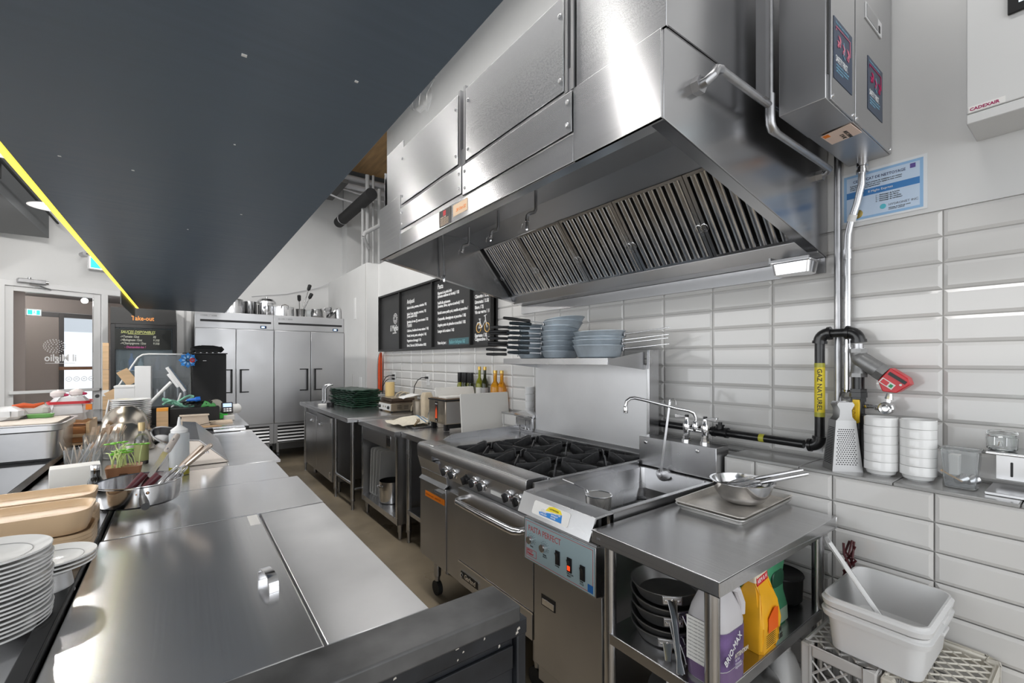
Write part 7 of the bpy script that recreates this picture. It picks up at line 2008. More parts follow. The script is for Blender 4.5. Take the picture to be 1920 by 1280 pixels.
# ---- domed bowls, upside down
DOME = mat('bronze toned steel bowl', (0.66, 0.60, 0.52, 1), .26, 1.0)  # one even warm tint on the steel of both bowls
def dome(x, y, z, R_, H_, lab):
    t = thing('domed_bowl', lab, 'bowl', (x, y, z), 'upturned steel bowls on the ledge')
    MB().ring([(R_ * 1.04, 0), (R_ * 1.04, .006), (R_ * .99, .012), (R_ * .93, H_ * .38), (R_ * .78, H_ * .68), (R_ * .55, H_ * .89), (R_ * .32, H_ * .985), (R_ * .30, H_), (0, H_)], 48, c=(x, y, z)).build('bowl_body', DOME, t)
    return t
trv = tag(MB().box((-0.46, 4.20, GZ), (-0.26, 4.395, GZ + .06)).build('bowl_support', CARD), 'brown block added as a support under the taller upturned steel bowl', 'block')  # block added as a support to hold the rear bowl up
dome(-0.335, 4.29, GZ + .062, .145, .185, 'upturned steel bowl raised on an added support block, rear one with bright top')
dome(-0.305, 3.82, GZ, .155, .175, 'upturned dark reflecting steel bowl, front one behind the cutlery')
ob2 = thing('steel_basin', 'open shiny steel basin tilted beside the upturned bowls', 'basin', (0, 0, 0))
MB().ring([(0, 0), (.05, 0), (.09, .03), (.112, .075), (.118, .077), (.116, .080), (.108, .078), (.086, .034), (0, .005)], 36).build('basin_body', S_BRIGHT, ob2)
ob2.location = (-0.085, 3.60, .93)
ob2.rotation_euler = (.35, .45, 0)
# ---- plates behind the domes
pl2 = plate_proto(0.13, grp='white plates stacked behind the upturned bowls')
for k in range(16):
    o_ = pl2 if k == 0 else dup(pl2)
    o_.location = (-0.335 + .001 * (k % 3), 4.74, .9305 + .0145 * k)
    o_['label'] = 'white plate stacked behind the upturned bowls, %s from below' % ['first', 'second', 'third', 'fourth', 'fifth', 'sixth', 'seventh', 'eighth', 'ninth', 'tenth', 'eleventh', 'twelfth', 'thirteenth', 'fourteenth', 'fifteenth', 'sixteenth'][k]

# ---- steel food pan with pale lid at the left edge
hp_ = thing('food_pan', 'deep stainless food pan on the black serving counter at the left edge', 'food pan', (-0.78, 3.55, .95))
MB().rect_loft([(.235, .195, .04, .951), (.248, .208, .05, .965), (.254, .214, .055, 1.105), (.262, .222, .055, 1.112), (.262, .222, .055, 1.138), (.272, .232, .05, 1.142), (.272, .232, .05, 1.147), (.255, .216, .05, 1.145), (.246, .206, .045, .97)], c=(-0.78, 3.555), cs=8).build('pan_body', S_PLAIN, hp_)
tag(MB().rect_loft([(.235, .195, .04, 1.110), (.238, .198, .04, 1.150)], c=(-0.78, 3.555)).build('paper_liner', mat('cream paper', (0.74, 0.66, 0.58, 1), .5)), 'flat cream paper stack filling the steel food pan', 'paper')
# papers and bread bags on it and behind
bx_ = thing('wooden_caddy', 'brown wooden caddy with open front behind the steel food pan', 'caddy', (-0.55, 4.0, .95))
MB().box((-0.72, 3.86, .951), (-0.475, 4.20, .965)).box((-0.72, 3.86, .965), (-0.705, 4.20, 1.09)).box((-0.49, 3.86, .965), (-0.475, 4.20, 1.09)).box((-0.705, 4.185, .965), (-0.49, 4.20, 1.09)).box((-0.705, 3.86, 1.0), (-0.49, 3.87, 1.02)).build('caddy_frame', WOODL, bx_, bevel=.002)
MB().box((-0.70, 3.88, .966), (-0.495, 4.18, 1.06)).build('caddy_inside', mat('brown paper', (0.38, 0.17, 0.06, 1), .6, noise=.3, nscale=14), bx_)
def bag(name, x, y, z, hx, hy, h, m, lab, cat='bag', seed=1, rot=0):
    random.seed(seed)
    m_ = MB()
    m_.rect_loft([(hx * .9, hy * .9, hy * .4, z), (hx, hy, hy * .4, z + h * .3), (hx * .95, hy * .9, hy * .4, z + h * .7), (hx * .6, hy * .55, hy * .3, z + h)], c=(x, y), cs=4)
    for v in m_.bm.verts:
        v.co += Vector((random.uniform(-1, 1) * hx * .10, random.uniform(-1, 1) * hy * .12, random.uniform(-1, 1) * h * .06))
    o = m_.build(name, m, smooth=True, angle=25)
    tag(o, lab, cat)
    return o
WB = mat('white bread wrapper', (0.70, 0.70, 0.71, 1), .4, noise=.08, nscale=12)
bg_ = bag('bread_bag', -0.585, 4.03, 1.098, .10, .09, .15, WB, 'white wrapped bundle with red band standing on the wooden caddy', seed=2)
MB().rect_loft([(.104, .093, .03, 1.205), (.102, .090, .03, 1.222)], c=(-0.585, 4.03), close_bottom=False, close_top=False).build('red_band', RED, bg_)
MB().box((-0.50, 3.93, 1.165), (-0.47, 3.938, 1.20)).build('orange_patch', ORANGE, bg_)
for k, (x, y, z, sc) in enumerate(((-0.64, 4.02, 1.265, .035), (-0.555, 4.03, 1.27, .035))):
    m_ = MB().sphere((x, y, z), sc, 10, sc=(1.1, .9, .8))
    o_ = m_.build('garlic_bulb', mat('pale bulb', (0.78, 0.70, 0.68, 1), .5))
    tag(o_, ['pale round bulb with pink tint on the left of the wrapped bundle', 'pale round bulb with pink tint on the right of the wrapped bundle'][k], 'bulb', 'bulbs on the wrapped bundle')
    m2 = MB().sphere((x + .035, y - .01, z - .005), .014, 8, sc=(1.3, .6, .7))
    tag(m2.build('pink_scrap', mat('crimson scrap', (0.50, 0.03, 0.10, 1), .5)), ['crimson scrap between the two bulbs', 'crimson scrap at the right bulb'][k], 'scrap')
bag('white_packet', -0.83, 3.70, 1.153, .11, .11, .065, WB, 'crumpled white packet lying left on the food pan paper', 'packet', seed=5)
bag('striped_packet', -0.70, 3.80, 1.153, .06, .05, .070, mat('pale packet', (0.74, 0.70, 0.68, 1), .4), 'pale packet with orange print between the white packets', 'packet', seed=7)
tag(MB().tube([(-0.78, 3.74, 1.218), (-0.74, 3.76, 1.222), (-0.70, 3.76, 1.215), (-0.66, 3.78, 1.228)], [.01, .016, .014, .008], 6).build('orange_strap', mat('orange red print', (0.80, 0.13, 0.04, 1), .5)), 'orange red ribbon across the pale packets', 'ribbon')
tag(MB().rect_loft([(.05, .03, .02, 1.152), (.055, .035, .02, 1.172)], c=(-0.66, 3.70)).build('rounded_lid', mat('leaf green lid', (0.16, 0.40, 0.12, 1), .5)), 'green rounded lid lying on the food pan paper', 'lid')
sc_ = thing('kitchen_scale', 'grey scale with black pad between food pan and bowls', 'scale', (-0.47, 4.35, GZ))
MB().rect_loft([(.055, .05, .008, GZ), (.055, .05, .008, GZ + .12), (.05, .045, .008, GZ + .13)], c=(-0.50, 4.33)).build('scale_body', mat('blue grey plastic', (0.36, 0.40, 0.44, 1), .4), sc_)
MB().rect_loft([(.058, .052, .02, GZ + .131), (.058, .052, .02, GZ + .150)], c=(-0.50, 4.33)).build('black_pad', BLACK, sc_)

# ================================================================ REGISTER TABLE CLUTTER
RZ = .9305
wbx = thing('wooden_box', 'wooden box with orange top right of the plate stack', 'box', (-0.14, 4.72, RZ))
MB().box((-0.172, 4.68, RZ), (-0.095, 4.76, RZ + .13)).build('box_body', WOODL, wbx)
MB().box((-0.172, 4.68, RZ + .131), (-0.095, 4.76, RZ + .155)).build('orange_top', mat('orange card', (0.90, 0.38, 0.05, 1), .5), wbx)
tag(MB().box((-0.085, 4.80, RZ), (0.27, 5.08, RZ + .135)).build('black_bin', BLACKM, bevel=.004), 'black storage bin under the cables, behind the takeout box', 'bin')
tbx = thing('takeout_box', 'cream cardboard takeout box with folded flap on the register table', 'box', (0.10, 4.60, RZ))
MB().rect_loft([(.105, .07, .005, RZ), (.088, .055, .005, RZ + .085)], c=(0.085, 4.62)).build('box_body', mat('cream card', (0.66, 0.56, 0.46, 1), .6), tbx)
MB().prism([(-0.01, RZ + .086), (0.175, RZ + .086), (0.185, RZ + .092), (-0.02, RZ + .092)], 4.56, 4.68, 'y').build('flap', MATS['cream card'], tbx)
tag(MB().prism([(-0.02, 4.44), (0.27, 4.46), (0.23, 4.56), (-0.02, 4.54)], RZ, RZ + .003, 'z').build('kraft_sheet', CARD), 'flat brown kraft sheet in front of the takeout box', 'sheet')
tag(MB().box((0.19, 4.66, RZ), (0.36, 4.78, RZ + .018)).build('paper_stack', mat('tan paper', (0.74, 0.60, 0.46, 1), .6), bevel=.002), 'small stack of tan papers at the aisle side of the table', 'papers')
random.seed(31)
pts = [(0.02 + .14 * t_ + .05 * math.sin(t_ * 9), 4.53 + .02 * math.cos(t_ * 7), RZ + .006 + .022 * abs(math.sin(t_ * 5))) for t_ in [i / 26 for i in range(27)]]
tag(MB().tube(pts, .0022, 6).build('black_cable', BLACK), 'thin black cable curled in front of the takeout box', 'cable')
# green tape gun
tgn = thing('tape_gun', 'bright green tape gun with clear roll on the register table', 'tape gun', (0.22, 5.0, RZ))
GG = mat('clear green plastic', (0.10, 0.55, 0.12, 1), .25, trans=.3)
MB().prism([(0.13, RZ + .13), (0.19, RZ + .14), (0.24, RZ + .02), (0.30, RZ + .03), (0.31, RZ + .06), (0.26, RZ + .085), (0.24, RZ + .16), (0.16, RZ + .19)], 4.86, 4.90, 'y').build('gun_body', GG, tgn, bevel=.004)
MB().box((0.235, 4.85, RZ + .02), (0.335, 4.92, RZ + .06)).build('cutter', mat('vivid green', (0.02, 0.55, 0.03, 1), .35), tgn, bevel=.004)
MB().cyl((0.25, 4.93, RZ + .13), (0.25, 5.0, RZ + .13), .06, n=24).build('tape_roll', mat('pale tape roll', (0.62, 0.58, 0.50, 1), .3), tgn)
crd = thing('card_reader', 'small payment card reader with lit blue screen', 'card reader', (0.32, 5.0, RZ))
Mc = Matrix.Translation((0.335, 4.90, RZ + .115)) @ Matrix.Rotation(-.5, 4, 'X')
MB().box((-.045, -.012, -.055), (.045, .008, .05), Mc).build('reader_body', BLACK, crd, bevel=.005)
MB().box((-.034, -.0135, .0), (.034, -.0122, .036), Mc).build('screen', mat('reader screen', (0.45, 0.62, 0.95, 1), .3, emit=.9), crd)
kp_ = MB()
for i in range(3):
    for j in range(2):
        kp_.box((-.03 + .022 * i, -.0135, -.045 + .02 * j), (-.014 + .022 * i, -.0122, -.033 + .02 * j), Mc)
kp_.build('keys', GALV, crd)
tag(MB().cyl((0.33, 4.96, RZ + .09), (0.43, 5.04, RZ + .09), .045, n=20).build('receipt_roll', PAPER), 'white receipt roll lying behind the card reader', 'roll')
tag(MB().box((0.30, 4.82, RZ), (0.39, 5.0, RZ + .05)).build('folded_receipts', mat('receipt paper', (0.60, 0.58, 0.55, 1), .6), bevel=.01), 'heap of folded receipts under the card reader', 'receipts')
cb_ = MB()
random.seed(17)
for k in range(7):
    pts = [(0.00 + .026 * i + random.uniform(-.01, .01), 4.90 + random.uniform(-.05, .05), RZ + .150 + .03 * abs(math.sin(i * .9 + k)) + random.uniform(0, .012)) for i in range(9)]
    cb_.tube(pts, .006, 6)
tag(cb_.build('cable_bundle', BLACK), 'bundle of black cables on top of the black bin', 'cables')
tag(MB().tube([(0.03, 4.87, RZ + .20), (0.09, 4.86, RZ + .205), (0.095, 4.86, RZ + .205), (0.13, 4.86, RZ + .21)], [.010, .015, .022, .020], 12).build('blue_connector', mat('bright blue plastic', (0.02, 0.16, 0.65, 1), .3)), 'bright blue plastic connector among the black cables', 'connector')
gcb = MB()
for k in range(4):
    pts = [(-0.14 + .032 * i, 4.93 + .01 * k + random.uniform(-.02, .02), RZ + .165 + .012 * k + .035 * math.sin(i * .8 + k)) for i in range(8)]
    gcb.tube(pts, .009, 6)
tag(gcb.build('green_hose', mat('mint tubing', (0.28, 0.60, 0.45, 1), .4)), 'mint green tangled tubing left of the black cables', 'tubing')

# white L shaped box and wooden plaques on the display case
wl_ = thing('white_cabinet', 'white stepped box behind the plate stack', 'box', (-0.33, 5.2, RZ))
MB().box((-0.336, 5.10, RZ), (-0.226, 5.32, 1.432)).build('tall_part', WHITE, wl_, bevel=.002)
MB().box((-0.470, 5.10, RZ), (-0.3365, 5.32, 1.245)).box((-0.474, 5.096, 1.2455), (-0.3365, 5.32, 1.262)).build('low_part', WHITE, wl_, bevel=.002)
dc_ = thing('display_case', 'curved glass display case with white tube frame', 'display case', (-0.2, 5.8, RZ))
tb = [(-0.58, 5.6, RZ), (-0.55, 5.6, 1.12), (-0.437, 5.6, 1.333), (-0.387, 5.6, 1.434), (-0.345, 5.6, 1.51), (-0.31, 5.6, 1.538), (-0.26, 5.6, 1.545), (0.066, 5.6, 1.545)]
MB().tube(tb, .008, 10).build('frame_tube', WHITE, dc_)
SMK = mat('smoky glass', (0.55, 0.58, 0.60, 1), .05, trans=.85, ior=1.2)
MB().prism([(-0.30, 0.94), (-0.30, 1.53), (0.066, 1.535), (0.066, 0.94)], 5.605, 5.612, 'y').build('glass_front', SMK, dc_)
MB().box((-0.30, 5.62, 1.30), (0.060, 6.1, 1.306)).box((-0.30, 5.62, 1.10), (0.06, 6.1, 1.106)).build('shelf', GLASS, dc_)
MB().box((-0.30, 6.10, .94), (0.066, 6.12, 1.53)).build('back_glass', SMK, dc_)
random.seed(41)
for k in range(6):
    x = -0.25 + .055 * k
    hh_ = random.uniform(.06, .13)
    tag(MB().ring([(0, 0), (.02, 0), (.022, hh_), (.018, hh_ + .01), (0, hh_ + .012)], 14, c=(x, 5.80, 1.107)).build('spice_jar', [BLACK, GALV, S_PLAIN][k % 3]), 'small dark jar inside the display case, %s from the white box' % ['first', 'second', 'third', 'fourth', 'fifth', 'sixth'][k], 'jar', 'jars inside the display case')
for (x, z, lab) in ((-0.421, 1.325, 'upper wooden plaque clipped on the slanted display frame'), (-0.508, 1.135, 'lower wooden plaque clipped on the slanted display frame')):
    M = Matrix.Translation((x, 5.57, z)) @ Matrix.Rotation(math.radians(-32), 4, 'Y')
    tag(MB().box((-.045, -.012, -.075), (.045, .005, .075), M).build('wooden_plaque', WOODL, bevel=.002), lab, 'plaque', 'wooden plaques on the display frame')
pst = thing('wooden_post', 'upright pale wooden board beside the drinks cooler', 'board', (-0.66, 6.5, .95))
MB().box((-0.688, 6.45, .951), (-0.638, 6.50, 1.385)).box((-0.688, 6.45, 1.388), (-0.638, 6.50, 1.672)).build('board_body', WOODL, pst, bevel=.002)
MB().box((-0.69, 6.445, 1.10), (-0.636, 6.449, 1.165)).build('blue_sign', PAPER, pst)

# tablet till on a white arm
tl = thing('tablet_till', 'white tablet till tilted on a white curved arm', 'till', (-0.05, 5.0, RZ))
Mt = Matrix.Translation((-0.045, 5.0, 1.315)) @ Matrix.Rotation(math.radians(-31), 4, 'Y')
MB().box((-.013, -.10, -.125), (.012, .10, .125), Mt).build('tablet_body', WHITE, tl, bevel=.004)
MB().box((.0125, -.095, -.118), (.022, .095, .118), Mt).build('screen', mat('dark screen', (0.06, 0.10, 0.15, 1), .1), tl, bevel=.002)
MB().box((-.035, -.05, -.07), (-.0135, .05, .07), Mt).build('rear_mount', WHITE, tl, bevel=.004)
MB().tube([(-0.08, 5.0, 1.29), (-0.13, 5.0, 1.23), (-0.21, 5.0, 1.13), (-0.235, 5.0, RZ + .15)], .014, 10).build('arm', WHITE, tl)
MB().tube([(-0.01, 5.0, 1.19), (-0.03, 5.0, 1.12), (-0.08, 5.0, 1.06), (-0.12, 5.0, 1.02)], .008, 8).build('stand_wire', WHITE, tl)
MB().rect_loft([(.10, .09, .02, RZ), (.10, .09, .02, RZ + .14)], c=(-0.185, 5.02)).build('till_base', BLACKM, tl)

# black machine with tray on top and paper snowflake
bm2 = thing('black_cabinet', 'tall matt black machine housing beside the display case', 'machine', (0.23, 5.75, RZ))
MB().box((0.082, 5.6, RZ), (0.375, 5.95, 1.548)).build('housing', BLACKM, bm2, bevel=.006)
MB().box((0.17, 5.598, 1.478), (0.20, 5.5995, 1.482)).build('name_badge', GALV, bm2)
tr3 = tag(MB().box((0.00, 5.58, 1.5490), (0.385, 5.98, 1.560)).build('black_tray', BLACK, bevel=.002), 'flat black tray on top of the black machine', 'tray')
clb = MB()
random.seed(6)
lv4 = []
clb.rect_loft([(.13, .12, .03, 1.575), (.145, .13, .04, 1.60), (.12, .11, .03, 1.625), (.06, .05, .02, 1.632)], c=(0.21, 5.77))
for v in clb.bm.verts:
    v.co.z += random.uniform(-.010, .012)
    v.co.x += random.uniform(-.015, .015)
tag(clb.build('black_cloth', BLACKM, angle=20), 'crumpled black cloth lying over the glasses on the black machine', 'cloth')
for k in range(5):
    tag(MB().ring([(0, 0), (.018, 0), (.022, .012), (.020, .0145), (0, .0145)], 12, c=(0.075 + .052 * k, 5.63, 1.5605)).build('glass_coaster', S_BRIGHT), 'shiny upturned lid on the black tray, %s from the display case' % ['first', 'second', 'third', 'fourth', 'fifth'][k], 'lid', 'shiny lids on the black tray')
snf = thing('paper_snowflake', 'blue snowflake decoration with red centre hanging at the display glass', 'decoration', (0.045, 5.55, 1.49))
BLU = mat('bright blue foam', (0.02, 0.25, 0.75, 1), .5)
LB2 = mat('ice blue foam', (0.35, 0.62, 0.90, 1), .5)
Fs = frame((0.045, 5.56, 1.485), (1, 0, 0), (0, 0, 1))
m_ = MB(); m2 = MB()
for k in range(8):
    R2 = Fs @ Matrix.Rotation(k * PI / 4, 4, 'Z')
    m_.prism([(0.01, -.010), (.045, -.014), (.062, -.022), (.066, -.008), (.080, 0), (.066, .008), (.062, .022), (.045, .014), (0.01, .010)], 0, .008, 'z', R2)
    m2.prism([(0.02, -.004), (.038, -.008), (.052, 0), (.038, .008), (.02, .004)], .0081, .010, 'z', R2)
m_.build('snowflake_arms', BLU, snf)
m2.build('pale_inlay', LB2, snf)
MB().ring([(.010, .0), (.022, .002), (.022, .014), (.010, .016)], 20, M=Fs @ Matrix.Translation((.035, .0, .010)), close=True).build('red_ring', RED, snf)
# ================================================================ ENTRANCE WALL
DA, DD = Vector((-.62, 8.35, 0)), Vector((-.91, -.4146, 0)).normalized()
DS = 0.0
SC = 1.0
WF = Matrix(((DD.x, -DD.y * -1, 0, DA.x), (DD.y, DD.x * -1, 0, DA.y), (0, 0, 1, 0), (0, 0, 0, 1)))
# local frame: x runs left along the wall, y points away from the camera (behind the wall), z up
nv = Vector((DD.y, -DD.x, 0))       # candidate normal
if nv.y < 0: nv = -nv
WF = Matrix(((DD.x, nv.x, 0, DA.x), (DD.y, nv.y, 0, DA.y), (0, 0, 1, 0), (0, 0, 0, 1)))
k_ = 1.0 / math.hypot(.91, .4146)
def sbox(m_, s0, s1, d0, d1, z0, z1):
    return m_.box((s0, d0, z0), (s1, d1, z1), WF)
m_ = MB()
sbox(m_, -0.05, 4.5, 0.0, .15, 2.452, 4.9)
sbox(m_, 1.24, 4.5, 0.0, .15, 0, 2.452)
struct(m_.build('wall_left', WALLW))
FRM = mat('white door frame', (0.74, 0.74, 0.74, 1), .4)
m_ = MB()
sbox(m_, -0.05, 1.24, -.03, .10, 2.385, 2.45)
sbox(m_, 1.193, 1.24, -.03, .10, 0, 2.385)
sbox(m_, 0.235, 0.300, -.03, .10, 0, 2.385)
sbox(m_, -0.05, -0.02, -.03, .10, 0, 2.385)
struct(m_.build('trim_4', FRM, bevel=.003))
dr_ = thing('door_1', 'white framed glass entrance door', 'door', tuple(DA))
del dr_['label']; del dr_['category']
dr_['kind'] = 'structure'
OFF[dr_.name] = tuple(DA)
def bb(*a, **k):
    return sbox(MB(), *a)
m_ = MB()
for a in ((1.118, 1.186, 0, .05, .02, 2.38), (.305, .375, 0, .05, .02, 2.38), (.375, 1.118, 0, .05, 2.325, 2.38), (.375, 1.118, 0, .05, .02, .28)):
    sbox(m_, *a)
m_.build('door_leaf_frame', FRM, dr_, bevel=.003)
GL2 = mat('door glass', (0.95, 0.97, 0.98, 1), 0.0, trans=1.0, ior=1.05)
bb(.376, 1.117, .02, .026, .281, 2.324).build('door_glass', GL2, dr_)
bb(.33, 1.16, -.05, -.015, 1.075, 1.112).build('push_bar', FRM, dr_, bevel=.004)
bb(.312, .345, -.045, -.002, 1.085, 1.105).build('bar_bracket', GALV, dr_)
MB().ring([(0, .01), (.02, .01), (.024, 0)], 18, M=WF @ frame((.34, -.001, 1.0), (-1, 0, 0), (0, 0, 1)) @ Matrix.Identity(4)).build('lock_cylinder', GALV, dr_)
# decal seen from behind, hence mirrored
TF = WF @ Matrix(((1, 0, 0, 0), (0, 0, 1, 0.012), (0, 1, 0, 0), (0, 0, 0, 1)))
DEC = mat('white decal', (0.8, 0.8, 0.8, 1), .5)
text('decal_lettering', 'il Miglio', .125, TF @ Matrix.Translation((.545, 1.475, 0)), DEC, dr_, sx=.78, bold=.002)
bb(.56, .84, .012, .014, 1.445, 1.450).build('decal_line', DEC, dr_)
m_ = MB()
for r in (.03, .055, .08, .10):
    n = int(r * 220)
    for i in range(n):
        a = 2 * PI * i / n
        m_.sphere(tuple(WF @ Vector((.755 + r * math.cos(a), .016, 1.665 + r * math.sin(a) * .85))), .0065, 6)
o_ = m_.build('decal_round_logo', DEC, dr_); o_['kind'] = 'stuff'
for k in range(4):
    m_ = MB().tube([WF @ Vector((.62 - .075 * k + .028 * math.cos(a), .016, 1.24 + .028 * math.sin(a))) for a in [2 * PI * i / 20 for i in range(20)]], .003, 5, close=True)
    m_.tube([WF @ Vector((.62 - .075 * k - .012, .016, 1.24)), WF @ Vector((.62 - .075 * k + .012, .016, 1.24))], .004, 5)
    m_.build('decal_round_icon', DEC, dr_)
bb(-0.018, .234, .02, .026, .05, 2.38).build('side_glass', GL2, dr_)
cl_ = thing('door_closer', 'grey hydraulic closer on the entrance door head', 'door closer', tuple(WF @ Vector((.95, -.06, 2.44))))
bb(.86, 1.10, -.10, -.035, 2.425, 2.475).build('closer_body', GALV, cl_, bevel=.006)
MB().tube([WF @ Vector((1.0, -.07, 2.42)), WF @ Vector((.92, -.10, 2.40)), WF @ Vector((.80, -.03, 2.375))], .009, 8).build('arm', GALV, cl_)
MB().cyl(WF @ Vector((.86, -.07, 2.45)), WF @ Vector((.835, -.07, 2.45)), .022, n=14).build('end_cap', CHROME, cl_)
MB().cyl(WF @ Vector((1.0, -.07, 2.475)), WF @ Vector((1.0, -.07, 2.495)), .016, n=12).build('pivot', GALV, cl_)
# exit signs
EG = mat('exit sign green', (0.05, 0.62, 0.52, 1), .4, emit=.9, emcol=(0.05, 0.80, 0.70, 1))
EW = mat('exit sign white', (0.95, 1.0, 1.0, 1), .4, emit=1.3, emcol=(0.9, 1.0, 1.0, 1))
def exitsign(s0, s1, d, z0, z1, lab, flip=False):
    t = thing('exit_sign', lab, 'exit sign', tuple(WF @ Vector(((s0 + s1) / 2, d, z0))))
    bb(s0, s1, d, d + .05, z0, z1).build('housing', WHITE, t, bevel=.003)
    bb(s0 + .012, s1 - .012, d - .004, d - .001, z0 + .012, z1 - .012).build('lit_panel', EW, t)
    w_ = (s1 - s0)
    bb(s1 - .018 - w_ * .30, s1 - .018, d - .006, d - .0041, z0 + .018, z1 - .018).build('green_field', EG, t)
    bb(s0 + .018, s0 + .018 + w_ * .22, d - .006, d - .0041, z0 + .018, z1 - .018).build('green_field', EG, t)
    m_ = MB()
    c = Vector(((s0 + s1) / 2 + w_ * -.03, d - .006, (z0 + z1) / 2))
    q = (z1 - z0) * .5
    for A, B in (((0, .35), (0, -.05)), ((0, -.05), (.25, -.45)), ((0, -.05), (-.25, -.30)), ((-.25, -.3), (-.45, -.5)), ((0, .25), (.28, .05)), ((0, .25), (-.28, .12))):
        m_.tube([WF @ (c + Vector((A[0] * q, 0, A[1] * q))), WF @ (c + Vector((B[0] * q, 0, B[1] * q)))], q * .07, 6)
    m_.sphere(tuple(WF @ (c + Vector((-.04 * q, 0, .5 * q)))), q * .11, 8)
    m_.build('running_figure', EG, t)
    return t
e1 = exitsign(.10, .478, -.16, 2.69, 2.86, 'lit green and white exit sign on the wall above the door')
MB().tube([WF @ Vector((.50, -.13, 2.885)), WF @ Vector((.30, -.13, 2.90)), WF @ Vector((.25, -.13, 2.86))], .006, 8).build('mounting_arm', GALV, e1)
MB().cyl(WF @ Vector((.50, -.13, 2.885)), WF @ Vector((.50, .0, 2.885)), .03, n=14).build('ceiling_box', GALV, e1)

# vestibule behind the door
VD = mat('vestibule dark', (0.10, 0.092, 0.088, 1), .5)
VT = mat('vestibule taupe', (0.34, 0.29, 0.26, 1), .6)
m_ = MB()
sbox(m_, -1.2, 2.6, .16, 3.0, 2.47, 2.55)
struct(m_.build('ceiling_vestibule', VD))
m_ = MB()
sbox(m_, .95, 2.6, 1.9, 2.0, 0, 2.47)
sbox(m_, -1.2, -.35, 1.9, 2.0, 0, 2.47)
sbox(m_, -.35, .95, 1.9, 2.0, 2.25, 2.47)
struct(m_.build('wall_vestibule', VT))
m_ = MB()
sbox(m_, .98, 1.08, .16, 1.9, 0, 2.47)
sbox(m_, -1.2, -1.1, .16, 1.9, 0, 2.47)
struct(m_.build('wall_vestibule_side', mat('pinkish brick wall', (0.55, 0.46, 0.42, 1), .7)))
fd = MB()
for a in ((.86, .94, 1.86, 1.92, 0, 2.24), (.145, .20, 1.85, 1.92, 0, 2.24), (-.34, -.28, 1.86, 1.92, 0, 2.24), (-.34, .94, 1.86, 1.92, 2.17, 2.24), (-.34, .94, 1.86, 1.92, 0, .10)):
    sbox(fd, *a)
struct(fd.build('door_2', VD))
sbox(MB(), .15, .86, 1.87, 1.90, .1, 2.17).build('door_2_panel', VT, bpy.data.objects['door_2'])
tag(sbox(MB(), -.28, .23, 1.72, 1.77, 1.335, 1.385).build('wooden_rail', mat('brown rail', (0.28, 0.15, 0.09, 1), .5)), 'brown wooden push rail on the outer door', 'rail')
exitsign(.567, .728, 1.2, 2.12, 2.22, 'small green exit sign seen through the door glass')  # placed from image pixels along camera rays, like the outer door panel's edge
for k, (s, d) in enumerate(((.80, 1.35), (.16, 1.0), (1.25, 1.0))):
    tag(MB().ring([(0, 0), (.05, 0), (.05, .01), (0, .01)], 20, M=WF @ Matrix.Translation((s, d, 2.458))).build('downlight', mat('downlight glow', (1, .95, .9, 1), .4, emit=5, emcol=(1, .95, .88, 1))), 'round recessed ceiling light in the vestibule, %s' % ['middle one', 'nearest the inner door', 'leftmost'][k], 'light', 'recessed lights in the vestibule')
    l = bpy.data.lights.new('downlight_glow', 'POINT')
    l.energy = 9
    l.shadow_soft_size = .04
    lo = bpy.data.objects.new('downlight_glow', l)
    lo.location = WF @ Vector((s, d, 2.38))
    COL.objects.link(lo)
# pale building outside
OUT = mat('pale facade', (0.72, 0.76, 0.80, 1), .6)
m_ = MB()
sbox(m_, -2.2, 1.2, 7.0, 7.2, 2.2, 3.4)
sbox(m_, -.35, .15, 6.4, 7.0, 0, 2.2)
tag(m_.build('neighbour_building', OUT), 'pale building across the street seen through both doors', 'building')

# ================================================================ DRINKS COOLER
co = thing('drinks_cooler', 'black upright drinks cooler with orange Take-out heading', 'cooler', (-0.39, 7.7, 0))
cx0, cx1, cy_ = -0.718, -0.070, 7.40
MB().box((cx0, cy_ + .04, 0.02), (cx0 + .03, cy_ + .60, 2.15)).box((cx1 - .03, cy_ + .04, 0.02), (cx1, cy_ + .60, 2.15)).box((cx0 + .03, cy_ + .57, .02), (cx1 - .03, cy_ + .60, 2.15)).box((cx0 + .03, cy_ + .04, .02), (cx1 - .03, cy_ + .57, .35)).build('cabinet', BLACK, co)
MB().box((cx0, cy_, 1.945), (cx1, cy_ + .039, 2.15)).build('header', mat('cooler header', (0.03, 0.03, 0.03, 1), .5), co)
text('heading', 'Take-out', .078, frame((-0.520, cy_ - .001, 1.995), (1, 0, 0), (0, 0, 1)), TXTO, co, sx=.78, bold=.0015)
m_ = MB()
for a in (((cx0, .35), (cx0 + .045, 1.94)), ((cx1 - .035, .35), (cx1, 1.94)), ((cx0 + .045, 1.895), (cx1 - .035, 1.94)), ((cx0 + .045, .35), (cx1 - .035, .42))):
    m_.box((a[0][0], cy_, a[0][1]), (a[1][0], cy_ + .035, a[1][1]))
m_.build('door_frame', BLACK, co, bevel=.003)
MB().box((cx0 + .045, cy_ + .018, .42), (cx1 - .035, cy_ + .024, 1.895)).build('door_glass', mat('cooler glass', (0.75, 0.88, 0.95, 1), .03, trans=.9, ior=1.15), co)
cs_ = MB().box((cx0 + .042, cy_ - .004, 1.622), (cx1 - .050, cy_ + .012, 1.885)).build('chalk_board', mat('chalk black', (0.012, 0.014, 0.013, 1), .6), co)
Fc = frame((cx0 + .042, cy_ - .0045, 1.622), (1, 0, 0), (0, 0, 1))
CY = mat('chalk yellow', (0.72, 0.76, 0.28, 1), .7)
text('chalk_heading', 'SAUCES DISPONIBLES', .050, Fc @ Matrix.Translation((.055, .205, 0)), CY, cs_, sx=.70, shear=.2)
MB().box((.12, .194, 0), (.38, .198, .001), Fc).build('chalk_underline', CY, cs_)
CW = mat('chalk white', (0.72, 0.72, 0.62, 1), .7)
